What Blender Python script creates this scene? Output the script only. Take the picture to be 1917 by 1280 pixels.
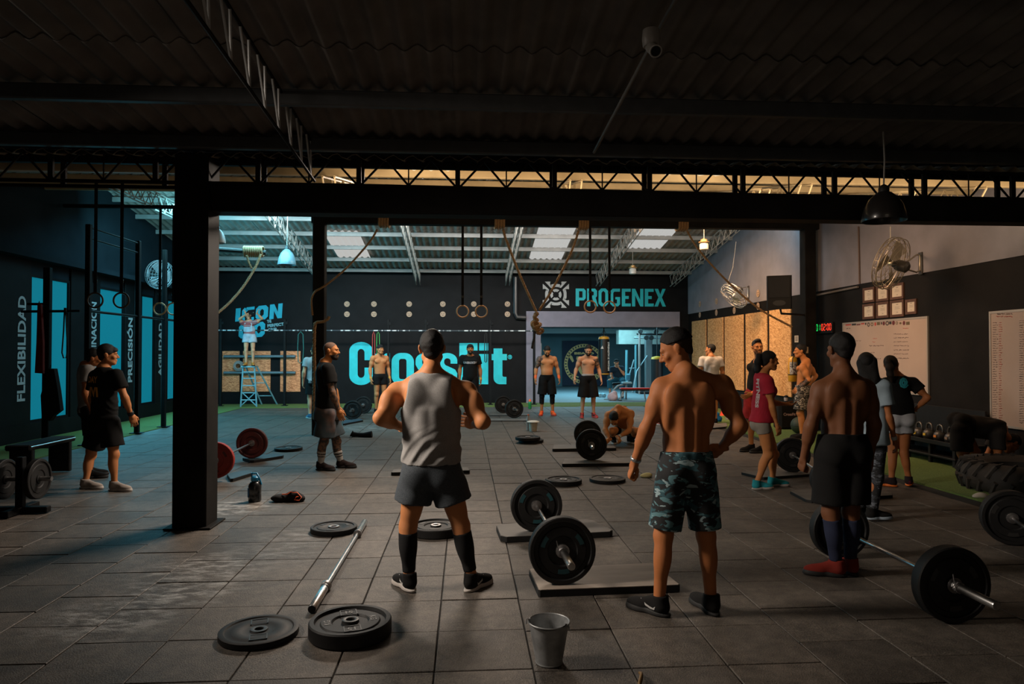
import bpy, math, random, re
import numpy as np
import openvdb
from mathutils import Vector, Matrix, Euler

for o in list(bpy.data.objects):
    bpy.data.objects.remove(o)
SC = bpy.context.scene
COL = SC.collection
rnd = random.Random(7)

# ------------------------------------------------------------------ camera
F, CX, CY, CAMZ = 1286.0, 958.5, 640.0, 1.6
YAW, PITCH = math.radians(3.85), math.radians(0.94)
cam_data = bpy.data.cameras.new('camera')
cam_data.sensor_width, cam_data.sensor_fit = 36, 'HORIZONTAL'
cam_data.lens = 36 * F / 1917
cam_data.clip_start, cam_data.clip_end = 0.05, 120
cam = bpy.data.objects.new('camera', cam_data)
cam.location = (0, 0, CAMZ)
cam.rotation_euler = (math.pi / 2 + PITCH, 0, -YAW)
COL.objects.link(cam)
SC.camera = cam

# ------------------------------------------------------------------ world, lights, exposure
SC.view_settings.view_transform = 'Standard'
SC.view_settings.look = 'None'
SC.view_settings.gamma = 1
SC.view_settings.use_curve_mapping = False
SC.view_settings.exposure = 0.0
world = bpy.data.worlds.new('sky')
SC.world = world
world.use_nodes = True
_bg = world.node_tree.nodes['Background']
_bg.inputs['Color'].default_value = (0.75, 0.88, 1.0, 1)
_bg.inputs['Strength'].default_value = 0.6


def area(name, loc, size, target, color, power, spread=180):
    d = bpy.data.lights.new(name, 'AREA')
    d.shape = 'RECTANGLE'
    d.size, d.size_y = size
    d.color, d.energy = color, power
    d.spread = math.radians(spread)
    o = bpy.data.objects.new(name, d)
    o.location = loc
    o.rotation_euler = (Vector(target) - Vector(loc)).to_track_quat('-Z', 'Y').to_euler()
    COL.objects.link(o)
    return o


WARM, ORANGE, TEAL, COOL = (1, .80, .60), (1, .52, .20), (.10, .62, .85), (.86, .93, 1)
# added fill lights below the ridge of the hall, out of view
area('ridge_fill', (1.4, 14.9, 4.95), (5.5, 1.6), (1.2, 11.5, 0), (1, .78, .60), 335)
area('ridge_fill_warm', (4.4, 10.6, 4.05), (1.6, 2.4), (7.3, 11.0, 1.9), (1, .60, .34), 88, 120)  # added warm fill for the right wall
area('ridge_fill_amber', (4.6, 15.2, 4.9), (2.4, 1.2), (6.9, 17.4, .8), (1, .56, .26), 140, 95)  # added amber fill for the wood boards
area('ridge_fill_teal', (-4.6, 15.0, 4.9), (4.0, 1.6), (-4.2, 16.5, 0), (.22, .68, .88), 380)  # added teal fill for the left rear of the hall
# daylight of the frosted blue windows in the left wall
area('window_daylight', (-7.75, 17.2, 1.75), (6.0, 2.4), (0, 17.6, 1.2), TEAL, 150)
# added hidden washes: up on the roof sheets, forward on the back wall
area('roof_wash_teal', (-5.2, 14.4, 4.3), (4.0, .5), (-4.6, 19.2, 5.2), (.22, .75, .88), 120)
area('roof_wash_middle', (1.0, 14.4, 4.75), (5.0, .4), (1.2, 19.0, 5.2), (1, .95, .90), 66)
area('roof_wash_warm', (5.4, 14.4, 4.75), (2.8, .4), (5.2, 19.0, 5.2), (1, .86, .68), 48)
area('back_wall_wash', (-1.0, 15.8, 4.9), (9.0, .6), (-1.0, 22.0, 1.4), (1, .93, .86), 190, 80)
area('column_wash', (6.5, 14.05, 4.72), (.5, .3), (7.3, 15.3, 3.5), (.42, .80, 1), 11)
area('beam_fill', (2.9, 6.9, 3.22), (8.6, .12), (2.9, 7.6, 3.6), (1, .72, .44), 34)  # added hidden light that brightens the first purlin behind the truss
area('beam_fill_rear', (2.9, 8.0, 3.40), (8.6, .12), (2.9, 9.4, 3.9), (1, .72, .44), 60)  # added hidden light for the purlin farther back
# assumed light high left in the front hall, then three added fill lights
area('front_light_assumed', (-3.7, 4.2, 3.35), (.9, .9), (.3, 4.9, 1.15), (1, .87, .74), 50, 66)  # assumed source out of view; the front roof has no skylight
area('front_fill_up', (.5, -3.2, 1.4), (1.6, 1.0), (.5, 1.5, 4.2), (1, .80, .62), 13)  # added fill behind the camera for the front roof and the backs
area('aisle_fill', (-.4, 9.4, 3.72), (1.6, .12), (-2.8, 6.9, .2), (1, .84, .70), 105, 105)  # added fill hidden behind the front beam, aimed at the pillar floor
area('front_fill_rear', (1.2, -1.6, 3.8), (2.4, 1.2), (1.0, 4.5, .6), (1, .80, .60), 8)  # added faint fill from behind the camera, not a skylight
# assumed light in the weights room behind the opening; no lamps are modelled
area('weights_room_light_assumed', (4.9, 26.2, 2.72), (4.4, 3.0), (4.9, 26.3, 0), (.34, .82, 1), 370)


# ------------------------------------------------------------------ from photograph to place
_cy, _sy, _cp, _sp = math.cos(YAW), math.sin(YAW), math.cos(PITCH), math.sin(PITCH)
FW = np.array((_sy * _cp, _cy * _cp, _sp))
RT = np.array((_cy, -_sy, 0.0))
UP = np.cross(RT, FW)
C0 = np.array((0, 0, CAMZ))


def ray(px, py):
    return FW + RT * ((px - CX) / F) + UP * ((CY - py) / F)


def W(px, py, d):
    return C0 + ray(px, py) * d


def G(px, py, z=0.0):
    r = ray(px, py)
    return C0 + r * ((z - CAMZ) / r[2])


def PY(px, py, Y):
    r = ray(px, py)
    return C0 + r * (Y / r[1])


def PX(px, py, X):
    r = ray(px, py)
    return C0 + r * (X / r[0])


def depth(p):
    return float(np.dot(np.asarray(p) - C0, FW))


# ------------------------------------------------------------------ materials
_M = {}


def mat(name, color, rough=.6, metal=0.0, var=0.0, vscale=8.0, bump=0.0, bscale=40.0, spec=.5,
        color2=None, mix=(.45, .6), stretch=None, emit=None, estr=1.0, alpha=None, trans=0.0, coat=0.0, detail=4.0):
    if name in _M:
        return _M[name]
    m = bpy.data.materials.new(name)
    m.use_nodes = True
    nt = m.node_tree
    N, L = nt.nodes, nt.links
    b = N['Principled BSDF']
    b.inputs['Base Color'].default_value = (*color, 1)
    b.inputs['Roughness'].default_value = rough
    b.inputs['Metallic'].default_value = metal
    b.inputs['Specular IOR Level'].default_value = spec
    b.inputs['Transmission Weight'].default_value = trans
    b.inputs['Coat Weight'].default_value = coat
    tc = N.new('ShaderNodeTexCoord')
    mp = N.new('ShaderNodeMapping')
    L.new(tc.outputs['Object'], mp.inputs['Vector'])
    if stretch:
        mp.inputs['Scale'].default_value = stretch
    if color2 is not None or var:
        nz = N.new('ShaderNodeTexNoise')
        nz.inputs['Scale'].default_value = vscale
        nz.inputs['Detail'].default_value = detail
        L.new(mp.outputs['Vector'], nz.inputs['Vector'])
        cr = N.new('ShaderNodeValToRGB')
        lo, hi = mix
        cr.color_ramp.elements[0].position = lo
        cr.color_ramp.elements[1].position = hi
        if color2 is None:
            cr.color_ramp.elements[0].position, cr.color_ramp.elements[1].position = .3, .7
            c0 = tuple(max(0, c * (1 - var)) for c in color)
            c1 = tuple(min(1, c * (1 + var)) for c in color)
        else:
            c0, c1 = color, color2
        cr.color_ramp.elements[0].color = (*c0, 1)
        cr.color_ramp.elements[1].color = (*c1, 1)
        L.new(nz.outputs['Fac'], cr.inputs['Fac'])
        L.new(cr.outputs['Color'], b.inputs['Base Color'])
    if bump:
        n2 = N.new('ShaderNodeTexNoise')
        n2.inputs['Scale'].default_value = bscale
        n2.inputs['Detail'].default_value = 3
        L.new(mp.outputs['Vector'], n2.inputs['Vector'])
        bp = N.new('ShaderNodeBump')
        bp.inputs['Strength'].default_value = bump
        bp.inputs['Distance'].default_value = .02
        L.new(n2.outputs['Fac'], bp.inputs['Height'])
        L.new(bp.outputs['Normal'], b.inputs['Normal'])
    if emit:
        b.inputs['Emission Color'].default_value = (*emit, 1)
        b.inputs['Emission Strength'].default_value = estr
    if alpha is not None:
        b.inputs['Alpha'].default_value = alpha
    _M[name] = m
    return m


def camo_mat(name, cols, scale, bumpy=.15):
    if name in _M:
        return _M[name]
    m = mat(name, cols[0], .85, bump=bumpy, bscale=60)
    nt = m.node_tree
    N, L = nt.nodes, nt.links
    b = N['Principled BSDF']
    tc = N.new('ShaderNodeTexCoord')
    prev = None
    for i, (c, s, th, off) in enumerate(cols[1]):
        mp = N.new('ShaderNodeMapping')
        mp.inputs['Location'].default_value = (off, off * 1.7, off * .6)
        mp.inputs['Scale'].default_value = (1, 1, 2.0)
        mp.inputs['Rotation'].default_value = (.2, .35, 0)
        nz = N.new('ShaderNodeTexNoise')
        nz.inputs['Scale'].default_value = scale * s
        nz.inputs['Detail'].default_value = 2.2
        nz.inputs['Distortion'].default_value = .7
        L.new(tc.outputs['Object'], mp.inputs['Vector'])
        L.new(mp.outputs['Vector'], nz.inputs['Vector'])
        gt = N.new('ShaderNodeMath')
        gt.operation = 'GREATER_THAN'
        gt.inputs[1].default_value = th
        L.new(nz.outputs['Fac'], gt.inputs[0])
        mx = N.new('ShaderNodeMix')
        mx.data_type = 'RGBA'
        L.new(gt.outputs[0], mx.inputs['Factor'])
        if prev is None:
            mx.inputs['A'].default_value = (*cols[0], 1)
        else:
            L.new(prev, mx.inputs['A'])
        mx.inputs['B'].default_value = (*c, 1)
        prev = mx.outputs['Result']
    L.new(prev, b.inputs['Base Color'])
    return m


# ------------------------------------------------------------------ objects
def _clean(n):
    return n


def setp(o, label=None, cat=None, group=None, kind=None):
    if label:
        o['label'] = label
    if cat:
        o['category'] = cat
    if group:
        o['group'] = group
    if kind:
        o['kind'] = kind
    return o


def thing(name, label, cat, loc=(0, 0, 0), rot=(0, 0, 0), group=None):
    o = bpy.data.objects.new(name, None)
    o.empty_display_size = .1
    o.location = tuple(float(v) for v in loc)
    o.rotation_euler = rot
    COL.objects.link(o)
    return setp(o, label, cat, group)


def basis(o):
    return Matrix.LocRotScale(o.location, o.rotation_euler, o.scale)


class MB:
    def __init__(s):
        s.v, s.f = [], []

    def add(s, vs, fs):
        n = len(s.v)
        s.v.extend(tuple(float(c) for c in v) for v in vs)
        s.f.extend(tuple(i + n for i in f) for f in fs)
        return s

    def box(s, c, size, rot=None, bev=0.0):
        hx, hy, hz = size[0] / 2, size[1] / 2, size[2] / 2
        if bev:
            b = min(bev, hx * .9, hy * .9, hz * .9)
            vs, fs = [], []
            for sx in (-1, 1):
                for sy in (-1, 1):
                    for sz in (-1, 1):
                        vs += [(sx * hx, sy * (hy - b), sz * (hz - b)), (sx * (hx - b), sy * hy, sz * (hz - b)), (sx * (hx - b), sy * (hy - b), sz * hz)]
            ix = lambda sx, sy, sz, k: ((sx > 0) * 4 + (sy > 0) * 2 + (sz > 0)) * 3 + k
            for k, (a, bb) in enumerate((((1), (2)), ((0), (2)), ((0), (1)))):
                for sg in (-1, 1):
                    q = []
                    for (u, w) in ((-1, -1), (1, -1), (1, 1), (-1, 1)):
                        t = [0, 0, 0]
                        t[k], t[a], t[bb] = sg, u, w
                        q.append(ix(*t, k))
                    flip = (sg > 0) == (k == 1)
                    fs.append(tuple(reversed(q)) if flip else tuple(q))
            for k in range(3):
                a, bb = [i for i in range(3) if i != k]
                for u in (-1, 1):
                    for w in (-1, 1):
                        t0, t1 = [0, 0, 0], [0, 0, 0]
                        t0[k], t1[k] = -1, 1
                        t0[a] = t1[a] = u
                        t0[bb] = t1[bb] = w
                        fs.append((ix(*t0, a), ix(*t1, a), ix(*t1, bb), ix(*t0, bb)))
            for sx in (-1, 1):
                for sy in (-1, 1):
                    for sz in (-1, 1):
                        fs.append(tuple(ix(sx, sy, sz, k) for k in range(3)))
        else:
            vs = [(x * hx, y * hy, z * hz) for x in (-1, 1) for y in (-1, 1) for z in (-1, 1)]
            fs = [(0, 1, 3, 2), (4, 6, 7, 5), (0, 4, 5, 1), (2, 3, 7, 6), (0, 2, 6, 4), (1, 5, 7, 3)]
        if rot is not None:
            R = rot if isinstance(rot, Matrix) else Euler(rot).to_matrix()
            vs = [R @ Vector(v) for v in vs]
        return s.add([(v[0] + c[0], v[1] + c[1], v[2] + c[2]) for v in vs], fs)

    def tube(s, path, r, seg=8, closed=False, caps=True, squash=1.0):
        P = [Vector([float(c) for c in p]) for p in path]
        n = len(P)
        rs = r if isinstance(r, (list, tuple)) else [r] * n
        up = None
        rings = []
        for i in range(n):
            if closed:
                t = P[(i + 1) % n] - P[i - 1]
            else:
                t = P[min(i + 1, n - 1)] - P[max(i - 1, 0)]
            if t.length < 1e-9:
                t = Vector((0, 0, 1))
            t.normalize()
            if up is None:
                ref = Vector((0, 0, 1)) if abs(t.z) < .9 else Vector((1, 0, 0))
                up = (ref - t * ref.dot(t)).normalized()
            else:
                up = up - t * up.dot(t)
                if up.length < 1e-6:
                    up = t.orthogonal()
                up.normalize()
            sd = t.cross(up)
            rings.append([P[i] + (up * math.cos(a) + sd * math.sin(a) * squash) * rs[i] for a in (2 * math.pi * k / seg for k in range(seg))])
        vs = [v for ring in rings for v in ring]
        fs = []
        m = n if closed else n - 1
        for i in range(m):
            j = (i + 1) % n
            for k in range(seg):
                k2 = (k + 1) % seg
                fs.append((i * seg + k, i * seg + k2, j * seg + k2, j * seg + k))
        if caps and not closed:
            fs.append(tuple(range(seg - 1, -1, -1)))
            fs.append(tuple((n - 1) * seg + k for k in range(seg)))
        return s.add(vs, fs)

    def lathe(s, prof, seg=24, axis='Z', c=(0, 0, 0), closed=False):
        vs, fs = [], []
        n = len(prof)
        for (r, h) in prof:
            for k in range(seg):
                a = 2 * math.pi * k / seg
                x, y = r * math.cos(a), r * math.sin(a)
                p = {'Z': (x, y, h), 'X': (h, x, y), 'Y': (y, h, x)}[axis]
                vs.append((p[0] + c[0], p[1] + c[1], p[2] + c[2]))
        m = n if closed else n - 1
        for i in range(m):
            j = (i + 1) % n
            for k in range(seg):
                k2 = (k + 1) % seg
                fs.append((i * seg + k, i * seg + k2, j * seg + k2, j * seg + k))
        if not closed:
            if prof[0][0] > 1e-6:
                fs.append(tuple(range(seg - 1, -1, -1)))
            if prof[-1][0] > 1e-6:
                fs.append(tuple((n - 1) * seg + k for k in range(seg)))
        return s.add(vs, fs)

    def prism(s, poly, off):
        """poly: 3D points of one flat outline; off: thickness vector"""
        n = len(poly)
        o = Vector([float(c) for c in off])
        P = [Vector([float(c) for c in p]) for p in poly]
        vs = P + [p + o for p in P]
        fs = [tuple(range(n - 1, -1, -1)), tuple(range(n, 2 * n))]
        fs += [(i, (i + 1) % n, (i + 1) % n + n, i + n) for i in range(n)]
        return s.add(vs, fs)

    def strip(s, outer, inner, off, closed=True):
        """flat ring between two outlines of equal count, with thickness"""
        n = len(outer)
        o = Vector([float(c) for c in off])
        A = [Vector([float(c) for c in p]) for p in outer]
        B = [Vector([float(c) for c in p]) for p in inner]
        vs = A + B + [p + o for p in A] + [p + o for p in B]
        fs = []
        for i in range(n if closed else n - 1):
            j = (i + 1) % n
            fs += [(i, j, n + j, n + i), (2 * n + i, 3 * n + i, 3 * n + j, 2 * n + j), (i, 2 * n + i, 2 * n + j, j), (n + i, n + j, 3 * n + j, 3 * n + i)]
        if not closed:
            fs += [(0, n, 3 * n, 2 * n), (n - 1, 3 * n - 1, 4 * n - 1, 2 * n - 1)]
        return s.add(vs, fs)

    def mesh(s, name):
        me = bpy.data.meshes.new(name)
        me.from_pydata(s.v, [], s.f)
        me.validate()
        import bmesh
        bm = bmesh.new()
        bm.from_mesh(me)
        bmesh.ops.recalc_face_normals(bm, faces=bm.faces)
        bm.to_mesh(me)
        bm.free()
        return me


def smooth(me, ang=40):
    n = len(me.polygons)
    me.polygons.foreach_set('use_smooth', [True] * n)
    try:
        me.set_sharp_from_angle(angle=math.radians(ang))
    except Exception:
        pass


def obj(name, mb, m, parent=None, world=True, label=None, kind=None, sm=None):
    me = mb if isinstance(mb, bpy.types.Mesh) else mb.mesh(name)
    if m is not None and not me.materials:
        me.materials.append(m)
    if sm:
        smooth(me, sm)
    o = bpy.data.objects.new(name, me)
    COL.objects.link(o)
    if parent is not None:
        o.parent = parent
        if world and parent.type == 'EMPTY':
            o.matrix_parent_inverse = basis(parent).inverted()
    return setp(o, label, None, None, kind)


def dup(root, label=None, loc=None, rot=None, group=None):
    r = root.copy()
    COL.objects.link(r)
    if loc is not None:
        r.location = tuple(float(v) for v in loc)
    if rot is not None:
        r.rotation_euler = rot
    if label:
        r['label'] = label
    if group:
        r['group'] = group

    def rec(src, dst):
        for ch in list(src.children):
            c = ch.copy()
            COL.objects.link(c)
            c.parent = dst
            rec(ch, c)
    rec(root, r)
    return r


def text(name, body, m, origin, xdir, ydir, size, parent=None, bold=0.0, ext=.002, width=None, spacing=1.0, align='LEFT', sx=1.0):
    cu = bpy.data.curves.new(name, 'FONT')
    cu.body = body
    cu.size = size
    cu.extrude = ext
    cu.offset = bold
    cu.space_character = spacing
    cu.align_x = align
    cu.resolution_u = 3
    cu.materials.append(m)
    t = bpy.data.objects.new(name, cu)
    COL.objects.link(t)
    bpy.context.view_layer.update()
    me = bpy.data.meshes.new_from_object(t.evaluated_get(bpy.context.evaluated_depsgraph_get()))
    w = t.dimensions.x
    bpy.data.objects.remove(t)
    me.materials.clear()
    me.materials.append(m)
    o = bpy.data.objects.new(name, me)
    COL.objects.link(o)
    x = Vector([float(c) for c in xdir]).normalized()
    y = Vector([float(c) for c in ydir])
    y = (y - x * y.dot(x)).normalized()
    z = x.cross(y)
    M = Matrix((x, y, z)).transposed().to_4x4()
    M.translation = Vector([float(c) for c in origin])
    if width and w > 1e-6:
        sx = width / w
    M = M @ Matrix.Diagonal((sx, 1, 1, 1))
    if parent is not None:
        o.parent = parent
        if parent.type == 'EMPTY':
            o.matrix_parent_inverse = basis(parent).inverted()
    o.matrix_basis = M
    return o


# common materials
BLACKPAINT = mat('black_paint', (.0055, .0058, .0065), .6, var=.25, vscale=3, bump=.05, spec=.10)
BLACKSTEEL = mat('black_steel', (.006, .006, .0065), .5, var=.3, vscale=9, bump=.03, spec=.3)
DARKSTEEL = mat('dark_steel', (.018, .017, .016), .5, var=.25, vscale=7)
STEEL = mat('bright_steel', (.55, .54, .53), .28, metal=1.0, var=.15, vscale=20)
WORNSTEEL = mat('worn_steel', (.34, .33, .33), .42, metal=1.0, var=.3, vscale=25)
RUBBER = mat('black_rubber', (.0065, .0063, .0063), .6, var=.25, vscale=14, bump=.04, bscale=120, spec=.32)
TEALPAINT = mat('teal_paint', (.004, .48, .55), .6, var=.10, vscale=5)
ROPE = mat('rope_fibre', (.30, .17, .075), .9, var=.35, vscale=60, bump=.5, bscale=160)

# ================================================================== the setting
XL, XR, YB, YF, YR = -8.0, 7.3, 22.05, 6.65, 13.75
WX = XR - .02                      # visible face of the right wall


def zrear(Y):
    return 7.72 - .16 * Y


def zslope(Y):
    return 3.42 + .2 * (Y - 6.7)


def zfront(Y):
    return 3.55 + .06 * (6.6 - Y)


def on_plane(px, py, z0, s):
    """where a line of sight meets the roof plane z = z0 + s*Y"""
    r = ray(px, py)
    t = (z0 - CAMZ) / (r[2] - s * r[1])
    return C0 + r * t


def struct(name, mb, m, label=None, cat=None):
    o = obj(name, mb, m)
    o['kind'] = 'structure'
    if label:
        o['label'] = label
    return o


def world_floor_mat(name, base, light):
    m = mat(name, base, .62)
    nt = m.node_tree
    N, L = nt.nodes, nt.links
    b = N['Principled BSDF']
    g = N.new('ShaderNodeNewGeometry')
    n1 = N.new('ShaderNodeTexNoise')
    n1.inputs['Scale'].default_value = 130
    n1.inputs['Detail'].default_value = 2
    L.new(g.outputs['Position'], n1.inputs['Vector'])
    n2 = N.new('ShaderNodeTexNoise')
    n2.inputs['Scale'].default_value = 2.2
    n2.inputs['Detail'].default_value = 6
    L.new(g.outputs['Position'], n2.inputs['Vector'])
    mp = N.new('ShaderNodeMapping')
    mp.inputs['Scale'].default_value = (3.2, 7.5, 1)
    mp.inputs['Rotation'].default_value = (0, 0, .35)
    L.new(g.outputs['Position'], mp.inputs['Vector'])
    n3 = N.new('ShaderNodeTexNoise')
    n3.inputs['Scale'].default_value = 1.6
    n3.inputs['Detail'].default_value = 7
    n3.inputs['Roughness'].default_value = .72
    L.new(mp.outputs['Vector'], n3.inputs['Vector'])

    def ramp(src, p0, p1, c0, c1):
        r = N.new('ShaderNodeValToRGB')
        r.color_ramp.elements[0].position, r.color_ramp.elements[1].position = p0, p1
        r.color_ramp.elements[0].color, r.color_ramp.elements[1].color = (*c0, 1), (*c1, 1)
        L.new(src, r.inputs['Fac'])
        return r.outputs['Color']

    def mixc(f, a, bcol):
        mx = N.new('ShaderNodeMix')
        mx.data_type = 'RGBA'
        if isinstance(f, float):
            mx.inputs['Factor'].default_value = f
        else:
            L.new(f, mx.inputs['Factor'])
        L.new(a, mx.inputs['A'])
        if isinstance(bcol, tuple):
            mx.inputs['B'].default_value = (*bcol, 1)
        else:
            L.new(bcol, mx.inputs['B'])
        return mx.outputs['Result']
    grain = ramp(n1.outputs['Fac'], .3, .75, tuple(c * .40 for c in base), tuple(c * 1.75 for c in base))
    dust = ramp(n2.outputs['Fac'], .42, .72, (0, 0, 0), (.55, .55, .55))
    col = mixc(dust, grain, light)
    oi = N.new('ShaderNodeObjectInfo')
    n4 = N.new('ShaderNodeTexNoise')
    n4.inputs['Scale'].default_value = 11
    n4.inputs['Detail'].default_value = 8
    n4.inputs['Roughness'].default_value = .7
    L.new(g.outputs['Position'], n4.inputs['Vector'])
    t1 = N.new('ShaderNodeMapRange')
    t1.inputs['To Min'].default_value, t1.inputs['To Max'].default_value = .72, 1.22
    L.new(oi.outputs['Random'], t1.inputs['Value'])
    t2 = N.new('ShaderNodeMapRange')
    t2.inputs['From Min'].default_value, t2.inputs['From Max'].default_value = .3, .7
    t2.inputs['To Min'].default_value, t2.inputs['To Max'].default_value = .55, 1.45
    L.new(n4.outputs['Fac'], t2.inputs['Value'])
    tm_ = N.new('ShaderNodeMath')
    tm_.operation = 'MULTIPLY'
    L.new(t1.outputs['Result'], tm_.inputs[0])
    L.new(t2.outputs['Result'], tm_.inputs[1])
    vm_ = N.new('ShaderNodeVectorMath')
    vm_.operation = 'SCALE'
    L.new(col, vm_.inputs[0])
    L.new(tm_.outputs[0], vm_.inputs['Scale'])
    col = vm_.outputs[0]
    # spilled chalk: streaks that only lie around a few spots
    spots = [G(430, 950), G(378, 1065), G(330, 1105), G(205, 1155), G(520, 1030), G(690, 800), G(980, 770), G(1200, 780), G(560, 1005)]
    rad = [.55, .55, .5, .5, .6, 1.2, 1.5, 1.5, .5]
    strength = [1.0, .9, .9, .85, .3, .45, .35, .35, .35]
    prev = None
    for p, r, s in zip(spots, rad, strength):
        vm = N.new('ShaderNodeVectorMath')
        vm.operation = 'DISTANCE'
        vm.inputs[1].default_value = tuple(float(c) for c in p)
        L.new(g.outputs['Position'], vm.inputs[0])
        mr = N.new('ShaderNodeMapRange')
        mr.inputs['From Min'].default_value, mr.inputs['From Max'].default_value = r * .15, r
        mr.inputs['To Min'].default_value, mr.inputs['To Max'].default_value = s, 0
        L.new(vm.outputs['Value'], mr.inputs['Value'])
        if prev is None:
            prev = mr.outputs['Result']
        else:
            a = N.new('ShaderNodeMath')
            a.operation = 'MAXIMUM'
            L.new(prev, a.inputs[0])
            L.new(mr.outputs['Result'], a.inputs[1])
            prev = a.outputs[0]
    streak = N.new('ShaderNodeMapRange')
    streak.inputs['From Min'].default_value, streak.inputs['From Max'].default_value = .46, .70
    L.new(n3.outputs['Fac'], streak.inputs['Value'])
    mu = N.new('ShaderNodeMath')
    mu.operation = 'MULTIPLY'
    L.new(streak.outputs['Result'], mu.inputs[0])
    L.new(prev, mu.inputs[1])
    # a faint film of chalk everywhere
    film = N.new('ShaderNodeMapRange')
    film.inputs['From Min'].default_value, film.inputs['From Max'].default_value = .64, .84
    film.inputs['To Max'].default_value = .22
    L.new(n3.outputs['Fac'], film.inputs['Value'])
    ad = N.new('ShaderNodeMath')
    ad.operation = 'MAXIMUM'
    L.new(mu.outputs[0], ad.inputs[0])
    L.new(film.outputs['Result'], ad.inputs[1])
    col = mixc(ad.outputs[0], col, (.62, .62, .60))
    L.new(col, b.inputs['Base Color'])
    bp = N.new('ShaderNodeBump')
    bp.inputs['Strength'].default_value = .35
    bp.inputs['Distance'].default_value = .01
    L.new(n1.outputs['Fac'], bp.inputs['Height'])
    L.new(bp.outputs['Normal'], b.inputs['Normal'])
    return m


FLOORMAT = world_floor_mat('floor_rubber', (.064, .053, .043), (.132, .108, .088))
JOINT = mat('joint_dirt', (.008, .0075, .007), .9)
TURF = mat('turf', (.075, .13, .022), .95, color2=(.15, .22, .05), vscale=60, bump=.8, bscale=220, mix=(.3, .7))
GREYPLASTER = mat('grey_plaster', (.19, .185, .215), .85, var=.12, vscale=2.2, bump=.12, bscale=60)
LILAC = mat('lilac_plaster', (.20, .19, .24), .85, var=.10, vscale=3, bump=.1, bscale=60)
DARKTEALWALL = mat('dim_plaster', (.012, .018, .023), .9, var=.15, vscale=2, spec=.06)

# ---- floor: slab and rubber tiles
mb = MB().box((0, 9.5, -.055), (XR - XL + .4, 29, .09))
floor = struct('floor', mb, JOINT, 'floor of dark rubber tiles with chalk smears')
T = .5
X0 = G(826, 1126)[0]
Y0 = G(826, 1126)[1]
variants = []
for v in range(5):
    b = MB().box((0, 0, -.013), (T - .008, T - .008, .026), bev=.003)
    variants.append(b.mesh('tile'))
    variants[-1].materials.append(FLOORMAT)
tiles = []
kx0, kx1 = int((-6.5 - X0) / T) - 3, int((5.56 - X0) / T) + 1
for kx in range(kx0, kx1 + 1):
    offy = rnd.choice((0, 0, .0, .03, .25))
    for ky in range(-8, 37):
        x, y = X0 + (kx + .5) * T, Y0 + (ky + .5) * T + offy
        if x + T / 2 > 5.56 or x - T / 2 < XL or y > 20.55 or y < .8:
            continue
        tiles.append((x, y))


def in_view(x, y):
    d = depth((x, y, 0))
    if d < 1.5:
        return False
    u = CX + F * np.dot(np.array((x, y, 0)) - C0, RT) / d
    return -120 < u < 2040


near = sorted([t for t in tiles if in_view(*t)], key=lambda t: t[0] ** 2 + t[1] ** 2)
single = near[:292]
sset = set(single)
for i, (x, y) in enumerate(single):
    o = bpy.data.objects.new('rubber_tile', variants[i % 5])
    COL.objects.link(o)
    o.parent = floor
    o.location = (x, y, -.001 + rnd.uniform(-.0025, .002))
    o.rotation_euler = (rnd.uniform(-.003, .003), rnd.uniform(-.003, .003), rnd.uniform(-.006, .006))
rest = MB()
for (x, y) in tiles:
    if (x, y) not in sset:
        rest.box((x, y, -.014 + rnd.uniform(-.002, .002)), (T - .008, T - .008, .026), bev=.003, rot=(0, 0, rnd.uniform(-.005, .005)))
obj('far_rubber_tiles', rest, FLOORMAT, floor, kind='stuff')
# turf strips along the walls
obj('turf_strip', MB().box((0, 21.3, .002), (XR - XL, 1.5, .02)), TURF, floor)
obj('turf_strip', MB().box((6.43, 10.3, .002), (1.74, 20.5, .02)), TURF, floor)
obj('turf_strip', MB().box((-7.25, 14.7, .002), (1.5, 11.6, .02)), TURF, floor)

# ---- back wall with the opening to the weights room
oL, oR = PY(1012, 700, YB)[0], PY(1258, 700, YB)[0]
oT = PY(1100, 612, YB)[2]
WT = .22
mb = MB()
mb.box(((XL + oL) / 2 - .1, YB + WT / 2, 2.4), (oL - XL + .2, WT, 4.8))
mb.box(((oR + XR) / 2 + .1, YB + WT / 2, 2.4), (XR - oR + .2, WT, 4.8))
mb.box(((oL + oR) / 2, YB + WT / 2, (oT + 4.8) / 2), (oR - oL, WT, 4.8 - oT))
wall_back = struct('wall_back', mb, BLACKPAINT, 'black painted back wall with opening to the weights room')
fl, fr = PY(985, 700, YB)[0], PY(1272, 700, YB)[0]
ft = PY(1100, 583, YB)[2]
mb = MB()
mb.box(((fl + oL) / 2, YB - .03, oT / 2), (oL - fl, .06, oT))
mb.box(((fr + oR) / 2, YB - .03, oT / 2), (fr - oR, .06, oT))
mb.box(((fl + fr) / 2, YB - .03, (oT + ft) / 2), (fr - fl, .06, ft - oT))
obj('opening_surround', mb, LILAC, wall_back)
for (px0, px1) in ((413, 449), (455, 507), (525, 563)):
    pass

# ---- weights room
RY1 = 33.0
mb = MB()
mb.box((6, RY1 + .1, 1.5), (13, .2, 3.2))
mb.box((.4, 27.7, 1.5), (.2, 10.8, 3.2))
mb.box((12.2, 27.7, 1.5), (.2, 10.8, 3.2))
struct('wall_north', mb, mat('weights_room_paint', (.10, .16, .18), .8, var=.12, vscale=1.5), 'dark teal walls of the weights room')
struct('ceiling_weights_room', MB().box((6.3, 27.7, 2.85), (12.2, 10.9, .12)), mat('weights_room_ceiling', (.25, .28, .28), .85, var=.1, vscale=2))
struct('floor_weights_room', MB().box((6.3, 27.7, -.04), (12.2, 10.9, .08)), mat('weights_room_mat', (.10, .13, .15), .7, color2=(.16, .20, .22), vscale=30, stretch=(.3, 6, 1), mix=(.4, .6)))
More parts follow.
